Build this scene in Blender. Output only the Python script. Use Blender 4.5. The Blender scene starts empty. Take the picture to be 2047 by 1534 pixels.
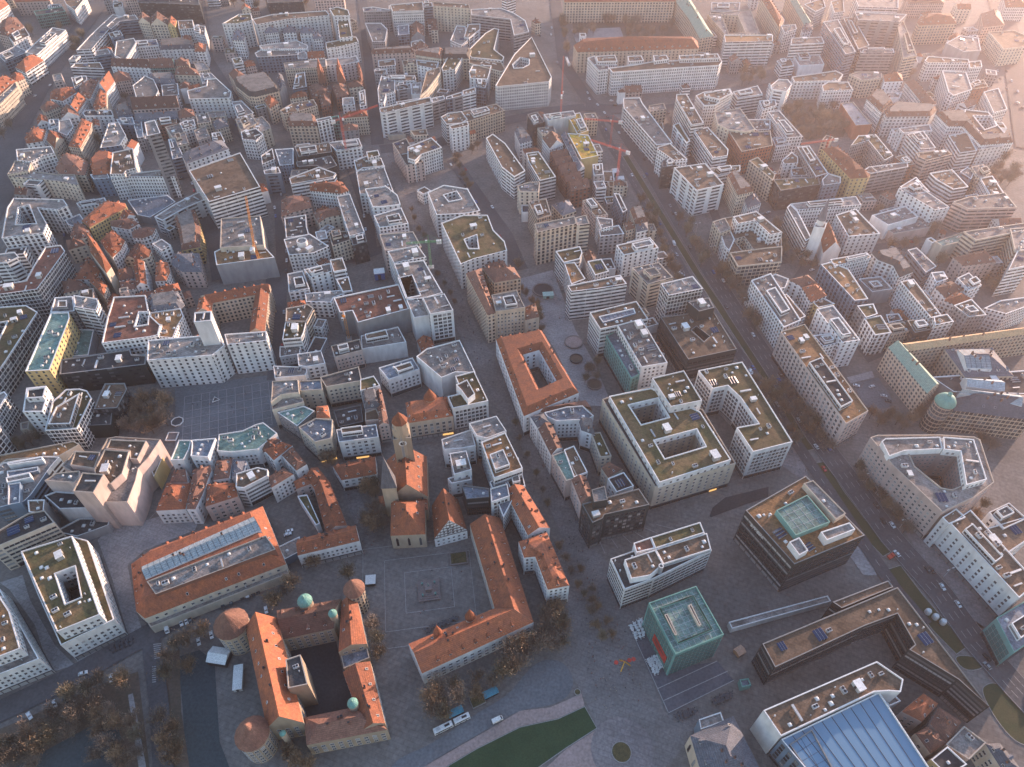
import bpy, math, random
from mathutils import Vector, Matrix
from mathutils.geometry import tessellate_polygon
random.seed(11)
scene = bpy.context.scene
C = scene.collection
R = math.radians
# ------------------------------------------------------------------ camera, sky, sun, exposure
H_CAM = 361.0
cam_data = bpy.data.cameras.new('camera')
cam = bpy.data.objects.new('camera', cam_data); C.objects.link(cam)
cam.location = (0, 0, H_CAM); cam.rotation_euler = (R(90 - 46.597), 0, 0)
cam_data.sensor_width = 36; cam_data.lens = 1420 / 2047 * 36
cam_data.clip_start = 1; cam_data.clip_end = 9000
scene.camera = cam
SUN_EL, SUN_AZ = 9.0, 47.0          # degrees; azimuth clockwise from +Y
world = bpy.data.worlds.new('World'); scene.world = world; world.use_nodes = True
nt = world.node_tree; bg = nt.nodes['Background']
sky = nt.nodes.new('ShaderNodeTexSky'); sky.sky_type = 'NISHITA'; sky.sun_disc = False
sky.sun_elevation = R(SUN_EL); sky.sun_rotation = R(SUN_AZ); sky.air_density = 1.6; sky.dust_density = 0.6; sky.ozone_density = 4.0
tint = nt.nodes.new('ShaderNodeMix'); tint.data_type = 'RGBA'; tint.blend_type = 'MULTIPLY'; tint.inputs[0].default_value = 1; tint.inputs[7].default_value = (1.21, .965, .95, 1)
nt.links.new(sky.outputs[0], tint.inputs[6]); nt.links.new(tint.outputs[2], bg.inputs[0]); bg.inputs[1].default_value = 0.15
sd = bpy.data.lights.new('sun', 'SUN'); sun = bpy.data.objects.new('sun', sd); C.objects.link(sun)
sd.energy = 3.1; sd.angle = R(0.5); sd.color = (1.0, 0.70, 0.53)
to_sun = Vector((math.sin(R(SUN_AZ)) * math.cos(R(SUN_EL)), math.cos(R(SUN_AZ)) * math.cos(R(SUN_EL)), math.sin(R(SUN_EL))))
sun.rotation_euler = to_sun.to_track_quat('Z', 'Y').to_euler(); sun.location = (300, 300, 500)
vs = scene.view_settings; vs.view_transform = 'Standard'; vs.look = 'None'; vs.exposure = 2.0; vs.gamma = 1.0
scene.cycles.max_bounces = 6; scene.cycles.diffuse_bounces = 3; scene.cycles.volume_bounces = 0
# ------------------------------------------------------------------ materials
MATS = {}
def new_mat(name, col, rough=0.8, metal=0.0, spec=0.4):
    m = bpy.data.materials.new(name); m.use_nodes = True
    b = m.node_tree.nodes['Principled BSDF']
    b.inputs['Base Color'].default_value = (*col, 1); b.inputs['Roughness'].default_value = rough
    b.inputs['Metallic'].default_value = metal; b.inputs['Specular IOR Level'].default_value = spec
    return m, m.node_tree, b
def math_node(t, op, a, b=None, c=None):
    n = t.nodes.new('ShaderNodeMath'); n.operation = op
    for i, v in enumerate((a, b, c)):
        if v is None: continue
        if isinstance(v, (int, float)): n.inputs[i].default_value = v
        else: t.links.new(v, n.inputs[i])
    return n.outputs[0]
def mix_col(t, fac, a, b, mode='MIX'):
    n = t.nodes.new('ShaderNodeMix'); n.data_type = 'RGBA'; n.blend_type = mode
    for s, v in ((n.inputs[0], fac), (n.inputs[6], a), (n.inputs[7], b)):
        if isinstance(v, (int, float)): s.default_value = v
        elif isinstance(v, tuple): s.default_value = (*v, 1)
        else: t.links.new(v, s)
    return n.outputs[2]
def noise(t, scale, detail=3, coord='Object', stretch=None):
    tc = t.nodes.new('ShaderNodeTexCoord'); n = t.nodes.new('ShaderNodeTexNoise')
    n.inputs['Scale'].default_value = scale; n.inputs['Detail'].default_value = detail
    if stretch:
        mp = t.nodes.new('ShaderNodeMapping'); mp.inputs['Scale'].default_value = stretch
        t.links.new(tc.outputs[coord], mp.inputs[0]); t.links.new(mp.outputs[0], n.inputs['Vector'])
    else: t.links.new(tc.outputs[coord], n.inputs['Vector'])
    return n.outputs[0]
def ramp(t, fac, lo, hi, a, b):
    n = t.nodes.new('ShaderNodeMapRange'); t.links.new(fac, n.inputs[0])
    for i, v in enumerate((lo, hi, a, b)): n.inputs[i + 1].default_value = v
    return n.outputs[0]
def per_object(t, a=0.8, b=1.2):
    oi = t.nodes.new('ShaderNodeObjectInfo'); return ramp(t, oi.outputs['Random'], 0, 1, a, b)
def mottled(name, c1, c2, scale=0.12, fine=1.2, rough=0.85, lo=0.35, hi=0.65, spread=0.15, coord='Object', metal=0.0, bump=0.0):
    if name in MATS: return MATS[name]
    m, t, b = new_mat(name, c1, rough, metal)
    col = mix_col(t, ramp(t, noise(t, scale, 4, coord), lo, hi, 0, 1), c1, c2)
    f = ramp(t, noise(t, fine, 3, coord), .25, .75, .72, 1.25)
    col = mix_col(t, 1.0, col, f, 'MULTIPLY')
    if spread: col = mix_col(t, 1.0, col, per_object(t, 1 - spread, 1 + spread), 'MULTIPLY')
    t.links.new(col, b.inputs['Base Color'])
    if bump:
        bn = t.nodes.new('ShaderNodeBump'); bn.inputs['Strength'].default_value = bump; bn.inputs['Distance'].default_value = .5
        t.links.new(noise(t, fine, 4, coord), bn.inputs['Height']); t.links.new(bn.outputs[0], b.inputs['Normal'])
    MATS[name] = m; return m
WALLC = dict(W=(.74, .73, .72), C=(.60, .52, .42), S=(.56, .45, .35), G=(.29, .29, .30), D=(.022, .030, .034), R=(.22, .10, .07), O=(.40, .13, .07), B=(.15, .21, .28), T=(.13, .30, .28), P=(.52, .41, .37), Y=(.56, .42, .20), N=(.38, .30, .22))
WIN = dict(p=(3.0, 1.5, 1.8, 3.3), h=(3.0, 1.3, 1.5, 3.3), b=(9.0, 8.5, 1.5, 3.3), g=(2.6, 2.1, 2.5, 3.4))
VAR = ((1, 1), (.85, .8), (1.3, 1.35), (1.5, 1.0))
def wall_mat(c, w, plain, var=0):
    key = 'wall_%s_%s_%d' % (c, w, plain) + ('' if plain else '_%d' % var)
    if key in MATS: return MATS[key]
    col = WALLC[c]; m, t, b = new_mat(key, col, .85)
    out = mix_col(t, 1.0, col, ramp(t, noise(t, .25, 4, 'Object', (1, 1, .35)), .3, .7, .80, 1.12), 'MULTIPLY')
    out = mix_col(t, 1.0, out, per_object(t, .80, 1.10), 'MULTIPLY')
    if not plain and w in WIN:
        pitch, ww, wh, fl = WIN[w]; pitch *= VAR[var][0]; ww *= VAR[var][1]
        uv = t.nodes.new('ShaderNodeUVMap'); sp = t.nodes.new('ShaderNodeSeparateXYZ'); t.links.new(uv.outputs[0], sp.inputs[0])
        u, v = sp.outputs[0], sp.outputs[1]
        uu = math_node(t, 'DIVIDE', u, pitch); vv = math_node(t, 'DIVIDE', v, fl)
        mu = math_node(t, 'LESS_THAN', math_node(t, 'ABSOLUTE', math_node(t, 'SUBTRACT', math_node(t, 'FRACT', uu), .5)), ww / pitch / 2)
        mv = math_node(t, 'LESS_THAN', math_node(t, 'ABSOLUTE', math_node(t, 'SUBTRACT', math_node(t, 'FRACT', vv), .5)), wh / fl / 2)
        mk = math_node(t, 'MULTIPLY', mu, mv)
        cb = t.nodes.new('ShaderNodeCombineXYZ'); t.links.new(math_node(t, 'FLOOR', math_node(t, 'DIVIDE', u, pitch if w != 'b' else 3.0)), cb.inputs[0]); t.links.new(math_node(t, 'FLOOR', vv), cb.inputs[1])
        wn = t.nodes.new('ShaderNodeTexWhiteNoise'); t.links.new(cb.outputs[0], wn.inputs[0])
        gl = mix_col(t, math_node(t, 'POWER', wn.outputs[0], 3.0), (.018, .022, .03), (.16, .17, .19))
        out = mix_col(t, mk, out, gl)
        t.links.new(ramp(t, mk, 0, 1, .85, .15), b.inputs['Roughness'])
        bn = t.nodes.new('ShaderNodeBump'); bn.inputs['Distance'].default_value = .25; bn.invert = True
        t.links.new(mk, bn.inputs['Height']); t.links.new(bn.outputs[0], b.inputs['Normal'])
    t.links.new(out, b.inputs['Base Color']); MATS[key] = m; return m
ROOFC = dict(b=((.135, .085, .055), (.19, .125, .085)), g=((.085, .075, .03), (.15, .10, .05)), y=((.17, .15, .14), (.23, .205, .19)), l=((.30, .265, .245), (.19, .165, .15)), d=((.04, .04, .045), (.085, .075, .07)), o=((.33, .17, .07), (.24, .13, .07)), r=((.17, .065, .045), (.22, .10, .07)), s=((.15, .17, .20), (.20, .22, .26)), t=((.15, .25, .22), (.20, .30, .27)), Y=((.55, .36, .05), (.42, .24, .05)), B=((.13, .24, .36), (.20, .32, .44)))
def flat_mat(c):
    a, b2 = ROOFC[c]
    if c == 'B':
        if 'blue_glass' not in MATS: MATS['blue_glass'] = new_mat('blue_glass', (.15, .25, .35), .22, 0, .5)[0]
        return MATS['blue_glass']
    if 'roof_flat_' + c in MATS: return MATS['roof_flat_' + c]
    m = mottled('roof_flat_' + c, a, b2, .09, 1.1, .45 if c in 'sB' else .9, .38, .62, .25, 'Object', .3 if c in 'sB' else 0, 0 if c in 'sBt' else .25)
    t = m.node_tree; b = t.nodes['Principled BSDF']; src = b.inputs['Base Color'].links[0].from_socket
    tc = t.nodes.new('ShaderNodeTexCoord'); mp = t.nodes.new('ShaderNodeMapping'); mp.inputs['Rotation'].default_value = (0, 0, .45); t.links.new(tc.outputs['Object'], mp.inputs[0])
    br = t.nodes.new('ShaderNodeTexBrick'); br.inputs['Scale'].default_value = .16; br.inputs['Mortar Size'].default_value = .012; br.inputs['Color1'].default_value = (.86, .86, .86, 1); br.inputs['Color2'].default_value = (1.12, 1.1, 1.08, 1); br.inputs['Mortar'].default_value = (.6, .6, .6, 1)
    t.links.new(mp.outputs[0], br.inputs[0]); src = mix_col(t, 1.0, src, br.outputs[0], 'MULTIPLY')
    st = ramp(t, noise(t, .3, 5), .52, .60, 1, .68); t.links.new(mix_col(t, 1.0, src, st, 'MULTIPLY'), b.inputs['Base Color']); return m
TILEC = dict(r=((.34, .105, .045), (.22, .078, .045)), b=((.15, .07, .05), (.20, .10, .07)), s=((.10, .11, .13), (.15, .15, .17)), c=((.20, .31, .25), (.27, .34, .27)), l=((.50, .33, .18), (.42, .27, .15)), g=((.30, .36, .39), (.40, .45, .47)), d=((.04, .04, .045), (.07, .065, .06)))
def tile_mat(c):
    a, b2 = TILEC[c]
    if 'roof_tile_' + c in MATS: return MATS['roof_tile_' + c]
    m = mottled('roof_tile_' + c, a, b2, .22, 2.2, .8, .3, .7, .34, 'Object', 0, .5)
    t = m.node_tree; b = t.nodes['Principled BSDF']; src = b.inputs['Base Color'].links[0].from_socket
    tc = t.nodes.new('ShaderNodeTexCoord'); wv = t.nodes.new('ShaderNodeTexWave'); wv.bands_direction = 'Z'; wv.inputs['Scale'].default_value = .55; wv.inputs['Distortion'].default_value = 1.5; wv.inputs['Detail'].default_value = 2
    t.links.new(tc.outputs['Object'], wv.inputs[0]); f = ramp(t, wv.outputs['Fac'], 0, 1, .82, 1.1)
    f = math_node(t, 'MULTIPLY', f, ramp(t, noise(t, .9, 3, 'Object', (1, 1, .15)), .3, .7, .78, 1.2))
    t.links.new(mix_col(t, 1.0, src, f, 'MULTIPLY'), b.inputs['Base Color']); return m
def plain(name, col, rough=.7, metal=0, spread=0.0):
    return mottled(name, col, tuple(x * .82 for x in col), .3, 2.0, rough, .3, .7, spread, 'Object', metal)
M_RIM = plain('rim_white', (.74, .72, .70), .7, 0, .12); M_RIMD = plain('rim_grey', (.24, .235, .23), .7, 0, .2); M_RIMT = plain('rim_stone', (.42, .36, .30), .7, 0, .12)
M_GLASS, _t, _b = new_mat('window_glass', (.02, .025, .035), .15, 0, .3)
_t.links.new(mix_col(_t, math_node(_t, 'POWER', per_object(_t, 0, 1), 4.0), (.012, .016, .024), (.40, .40, .40)), _b.inputs['Base Color'])
M_FRAME = plain('window_frame', (.50, .49, .48)); M_FRAMED = plain('window_frame_dark', (.07, .07, .075))
M_PLANT = plain('plant_metal', (.50, .50, .50), .5, .2, .25); M_DARK = plain('dark_metal', (.05, .05, .055), .5, .3); M_BRICK = plain('chimney_brick', (.26, .13, .09))
M_GREENC = plain('copper_green', (.15, .33, .28), .6, 0, .1); M_WHITE = plain('white_paint', (.72, .71, .69), .5)
# ------------------------------------------------------------------ mesh helpers
class MB:
    def __init__(s): s.v = []; s.f = []; s.uv = []; s.mi = []
    def face(s, pts, mi=0, uv=None):
        n = len(s.v); s.v += [tuple(p) for p in pts]; s.f.append(tuple(range(n, n + len(pts)))); s.mi.append(mi)
        s.uv += uv if uv else [(0, 0)] * len(pts)
    def box(s, x0, y0, z0, x1, y1, z1, mi=0, M=None, bottom=True):
        p = [Vector(q) for q in ((x0, y0, z0), (x1, y0, z0), (x1, y1, z0), (x0, y1, z0), (x0, y0, z1), (x1, y0, z1), (x1, y1, z1), (x0, y1, z1))]
        if M is not None: p = [M @ q for q in p]
        for q in ((4, 5, 6, 7), (0, 1, 5, 4), (1, 2, 6, 5), (2, 3, 7, 6), (3, 0, 4, 7)) + (((3, 2, 1, 0),) if bottom else ()):
            s.face([p[i] for i in q], mi)
    def bar(s, a, b, w, mi=0, w2=None):
        a = Vector(a); b = Vector(b); d = b - a; L = d.length
        if L < 1e-6: return
        M = Matrix.Translation(a) @ d.to_track_quat('Z', 'Y').to_matrix().to_4x4()
        w2 = w if w2 is None else w2; n = 4
        lo = [M @ Vector((math.cos(i * 1.5708 + .785) * w * .7, math.sin(i * 1.5708 + .785) * w * .7, 0)) for i in range(4)]
        hi = [M @ Vector((math.cos(i * 1.5708 + .785) * w2 * .7, math.sin(i * 1.5708 + .785) * w2 * .7, L)) for i in range(4)]
        for i in range(4): j = (i + 1) % 4; s.face([lo[i], lo[j], hi[j], hi[i]], mi)
        s.face(hi, mi); s.face(lo[::-1], mi)
    def lathe(s, prof, n=16, mi=0, c=(0, 0)):
        for (r0, z0), (r1, z1) in zip(prof, prof[1:]):
            for i in range(n):
                a0, a1 = i * 2 * math.pi / n, (i + 1) * 2 * math.pi / n
                P = lambda r, a, z: (c[0] + r * math.cos(a), c[1] + r * math.sin(a), z)
                if r1 < 1e-4: s.face([P(r0, a0, z0), P(r0, a1, z0), P(0, 0, z1)], mi)
                elif r0 < 1e-4: s.face([P(0, 0, z0), P(r1, a1, z1), P(r1, a0, z1)], mi)
                else: s.face([P(r0, a0, z0), P(r0, a1, z0), P(r1, a1, z1), P(r1, a0, z1)], mi)
    def mesh(s, name, mats):
        me = bpy.data.meshes.new(name); me.from_pydata(s.v, [], s.f); me.update()
        for m in mats: me.materials.append(m)
        me.polygons.foreach_set('material_index', s.mi)
        ul = me.uv_layers.new(name='UVMap'); ul.data.foreach_set('uv', [c for p in s.uv for c in p])
        return me
def obj(name, me, parent=None, loc=(0, 0, 0), rz=0, scale=None):
    o = bpy.data.objects.new(name, me); C.objects.link(o); o.location = loc
    if rz: o.rotation_euler = (0, 0, rz)
    if scale: o.scale = scale
    if parent: o.parent = parent
    return o
def thing(name, label, cat, loc=(0, 0, 0), rz=0, group=None):
    o = obj(name, None, None, loc, rz); o['label'] = label; o['category'] = cat
    if group: o['group'] = group
    return o
def tag(o, label, cat, group=None):
    o['label'] = label; o['category'] = cat
    if group: o['group'] = group
    return o
def unit_window(name, frame, mull=1, cross=True):
    b = MB(); t = .07
    b.face([(-.5, -.05, 0), (.5, -.05, 0), (.5, -.05, 1), (-.5, -.05, 1)], 0)
    for x in (-.5, .5 - t): b.box(x, -.14, 0, x + t, 0, 1, 1)
    b.box(-.5 + t, -.14, 1 - t, .5 - t, 0, 1, 1); b.box(-.5 + t, -.18, 0, .5 - t, 0, t, 1)
    if cross: b.box(-.02, -.1, t, .02, -.05, 1 - t, 1)
    return b.mesh(name, [M_GLASS, frame])
def unit_band(name, frame, n=10):
    b = MB()
    b.face([(-.5, -.05, 0), (.5, -.05, 0), (.5, -.05, 1), (-.5, -.05, 1)], 0)
    for i in range(n + 1):
        x = -.5 + i / n; b.box(x - .005, -.12, 0, x + .005, -.04, 1, 1)
    b.box(-.5, -.16, 0, .5, -.04, .06, 1)
    return b.mesh(name, [M_GLASS, frame])
def lancet(name):
    b = MB(); pts = [(-.5, 0), (.5, 0), (.5, .75), (.25, .92), (0, 1), (-.25, .92), (-.5, .75)]
    b.face([(x, -.05, z) for x, z in pts], 0)
    for (x0, z0), (x1, z1) in zip(pts, pts[1:] + pts[:1]): b.face([(x0, -.2, z0), (x1, -.2, z1), (x1 * .8, -.2, .05 + z1 * .92), (x0 * .8, -.2, .05 + z0 * .92)], 1); b.face([(x0, -.2, z0), (x0, 0, z0), (x1, 0, z1), (x1, -.2, z1)], 1)
    return b.mesh(name, [M_GLASS, M_RIMT])
M_GTEAL, _t, _b = new_mat('teal_glass', (.07, .22, .21), .12, 0, .5)
W_ME = {k: (unit_window('window_' + n, f), unit_band('window_band_' + n, f)) for k, n, f in ((0, 'light', M_FRAME), (1, 'dark', M_FRAMED))}
W_LAN = lancet('lancet_window')
W_ME[2] = []
for fn in (unit_window, unit_band):
    me = fn('window_teal', M_FRAMED); me.materials[0] = M_GTEAL; W_ME[2].append(me)
def shopfront_mesh():
    b = MB(); b.face([(-.5, -.05, 0), (.5, -.05, 0), (.5, -.05, 1), (-.5, -.05, 1)], 0)
    for i in range(9): x = -.5 + i / 8; b.box(x - .008, -.14, 0, x + .008, -.04, 1, 1)
    b.box(-.5, -.5, .93, .5, -.04, 1, 1)
    return b.mesh('shopfront', [M_GLASS, M_FRAMED])
SHOP = shopfront_mesh()
def dormer_mesh(tile):
    b = MB(); w, d, h = .8, 2.2, 1.3
    b.face([(-w, 0, 0), (w, 0, 0), (w, 0, h), (0, 0, h + .7), (-w, 0, h)], 0)
    b.face([(-w, 0, 0), (-w, 0, h), (-w, d, h)], 0); b.face([(w, 0, h), (w, 0, 0), (w, d, h)], 0)
    b.face([(-w - .15, -.2, h - .1), (0, -.2, h + .8), (0, d + 1, h + .8), (-w - .15, d, h - .1)], 1)
    b.face([(0, -.2, h + .8), (w + .15, -.2, h - .1), (w + .15, d, h - .1), (0, d + 1, h + .8)], 1)
    b.face([(-w * .7, -.03, .25), (w * .7, -.03, .25), (w * .7, -.03, h), (-w * .7, -.03, h)], 2)
    return b.mesh('dormer', [M_RIM, tile_mat(tile), M_GLASS])
DORMERS = {}
def small_props():
    b = MB(); b.box(-1.3, -.8, .3, 1.3, .8, 1.7)
    for sx in (-1.2, 1.1):
        for sy in (-.7, .6): b.box(sx, sy, 0, sx + .1, sy + .1, .3, 1)
    for cx in (-.6, .6): b.lathe([(.55, 1.7), (.55, 1.85), (.42, 1.85), (.42, 1.72), (0, 1.72)], 10, 1, (cx, 0))
    ac = b.mesh('air_conditioner', [M_PLANT, M_DARK])
    b = MB(); b.box(-.8, -.8, 0, .8, .8, .35, 1); b.lathe([(.75, .35), (.65, .7), (.35, .9), (0, .97)], 10, 0); dome = b.mesh('skylight_dome', [M_WHITE, M_PLANT])
    b = MB(); b.box(-2.2, -1.6, 0, 2.2, 1.6, 2.6); b.box(-2.35, -1.75, 2.6, 2.35, 1.75, 2.8, 1); b.box(-.5, -1.66, .2, .5, -1.6, 2.2, 2); plantroom = b.mesh('plant_room', [plain('plant_wall', (.45, .44, .42), .8, 0, .25), M_RIM, M_DARK])
    b = MB(); b.lathe([(.22, 0), (.22, 1.1), (.4, 1.1), (.3, 1.45), (0, 1.5)], 8); vent = b.mesh('vent_pipe', [M_PLANT])
    b = MB(); b.box(-3, -.45, .5, 3, .45, 1.25)
    for x in (-2.6, 0, 2.5): b.box(x, -.4, 0, x + .12, .4, .5, 1)
    duct = b.mesh('air_duct', [M_PLANT, M_DARK])
    b = MB()
    for k in range(3):
        y = -1.6 + k * 1.5; b.face([(-2.4, y, .2), (2.4, y, .2), (2.4, y + 1.1, .8), (-2.4, y + 1.1, .8)], 0); b.box(-2.4, y + 1.0, 0, 2.4, y + 1.08, .78, 1)
    solar = b.mesh('solar_array', [plain('solar_panel', (.03, .05, .11), .2), M_PLANT])
    b = MB(); b.box(-.45, -.35, -1.5, .45, .35, 1.6); b.box(-.55, -.45, 1.6, .55, .45, 1.8, 1); b.lathe([(.16, 1.8), (.13, 2.3), (0, 2.3)], 6, 1, (-.2, 0)); b.lathe([(.16, 1.8), (.13, 2.3), (0, 2.3)], 6, 1, (.2, 0)); chim = b.mesh('chimney', [M_BRICK, M_DARK])
    b = MB(); b.box(-.55, -.75, 0, .55, .75, .16, 1); b.face([(-.45, -.65, .17), (.45, -.65, .17), (.45, .65, .17), (-.45, .65, .17)], 0); rwin = b.mesh('roof_window', [M_GLASS, M_RIM])
    return ac, dome, plantroom, vent, duct, solar, chim, rwin
AC, DOME, PLANTROOM, VENT, DUCT, SOLAR, CHIM, RWIN = small_props()
SHORTS = ['white walled brown roof block', 'white vertical windowed store', 'white block with roof storeys', 'copper green flat roof office', 'department store tower block', 'white gridded red roof house', 'curved brick red roof office', 'long far sandstone barracks', 'yellow fronted orange house', 'slate roofed colonnade hall', 'green copper sandstone wing', 'silver ribbed hospital wing', 'brown roofed sandstone wing', 'black banded parking block', 'slanted white strip office', 'brown pentagon roof office', 'sandstone department store', 'shop sign department store', 'white stepped corner store', 'red roofed courtyard block', 'boat shaped roof building', 'slim white courtyard wing', 'curved cream office front', 'dormered red corner store', 'brown gravel glass office', 'big sandstone court block', 'orange angled chancellery', 'L shaped brown deck tower', 'bright orange slope house', 'long white red roof house', 'brown roofed cream courts', 'white barrel roofed store', 'bright orange narrow roof', 'white barrel court office', 'half timbered gable house', 'brown terrace court block', 'dormered red brown house', 'white banded lane office', 'glass roofed market hall', 'white grid windowed slab', 'red pyramid corner house', 'white corner tower store', 'white blue window office', 'playground roof building', 'long white banded office', 'curved grey bridge block', 'green netted orange roof', 'grey curved ribbon block', 'long brown column office', 'dormered red court house', 'white ribbed roof school', 'green roofed white hotel', 'long curved rim building', 'white red pillared block', 'yellow green roof corner', 'red roofed banded corner', 'sandstone skylight block', 'duct covered court block', 'arched white roof office', 'grey green market house', 'orange gravel roof wing', 'sheeted junk roof block', 'white glass cube corner', 'steep white gable house', 'brown roof plant office', 'twin green strip office', 'long yellow palace wing', 'flat brown court office', 'grey striped tower slab', 'dark glass corner store', 'long pink facade office', 'green roof corner store', 'glass strip roof office', 'green glass cube museum', 'dark gridded roof block', 'long white avenue store', 'long brown dormer house', 'white junk topped house', 'white split level block', 'pink brick hipped block', 'vent topped flat house', 'round drum roof office', 'green court roof block', 'dotted orange tenement', 'green rimmed flat roof', 'black banded bank cube', 'domed sandstone museum', 'long white dotted slab', 'grey metal roofed wing', 'long grey terrace wing', 'orange town hall court', 'dark roof market block', 'green glass court hall', 'red brown dormer slope', 'long grey ribbon house', 'yellow brown site deck', 'domed sandstone corner', 'grey seam roof office', 'white terraced office', 'yellow insulated site', 'curved striped office', 'trapezoid ring office', 'lamplit corner office', 'blue metal roofed row', 'white boulevard front', 'green terrace offices', 'curved balcony corner', 'dark metal roof block', 'oval courtyard office', 'sandstone office slab', 'rounded brown mansard', 'low red hipped house', 'orange roofed school', 'blank concrete store', 'blue glass mall roof', 'green roofed C block', 'dark V shaped office', 'long red roofed wing', 'half demolished roof', 'pink striped corner', 'big grey roof store', 'blue skylight block', 'skylight tile house', 'long orange terrace', 'cream market corner', 'big brown roof shed', 'white spired church', 'pale gymnasium cube', 'dark terrace office', 'concrete shell site', 'white gridded tower', 'dark town hall wing', 'green rimmed office', 'white arcaded mall', 'white striped slab', 'ribbed pink office', 'white stepped bank', 'silver barrel duct', 'white banded tower', 'striped tan office', 'solar panel office', 'banded pink office', 'banded beige store', 'cream banded stack', 'renaissance castle', 'red terrace office', 'gridded court wing', 'grey theatre hall', 'long cream office', 'glass grid office', 'dark glass arcade', 'orange solar hall', 'dark domed corner', 'brown topped slab', 'teal glass office', 'teal slope house', 'blue glass slope', 'scaffolded tower', 'red brick office', 'teal glass front', 'brown lane house', 'courtyard school', 'low dark canopy', 'sandstone range', 'chequered store', 'black glass box', 'white town hall', 'red crane block', 'tall white slab', 'barn like hall', 'pale ramp roof', 'sawtooth hall', 'great church', 'glass kiosk', 'black cube', 'tower']
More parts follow.
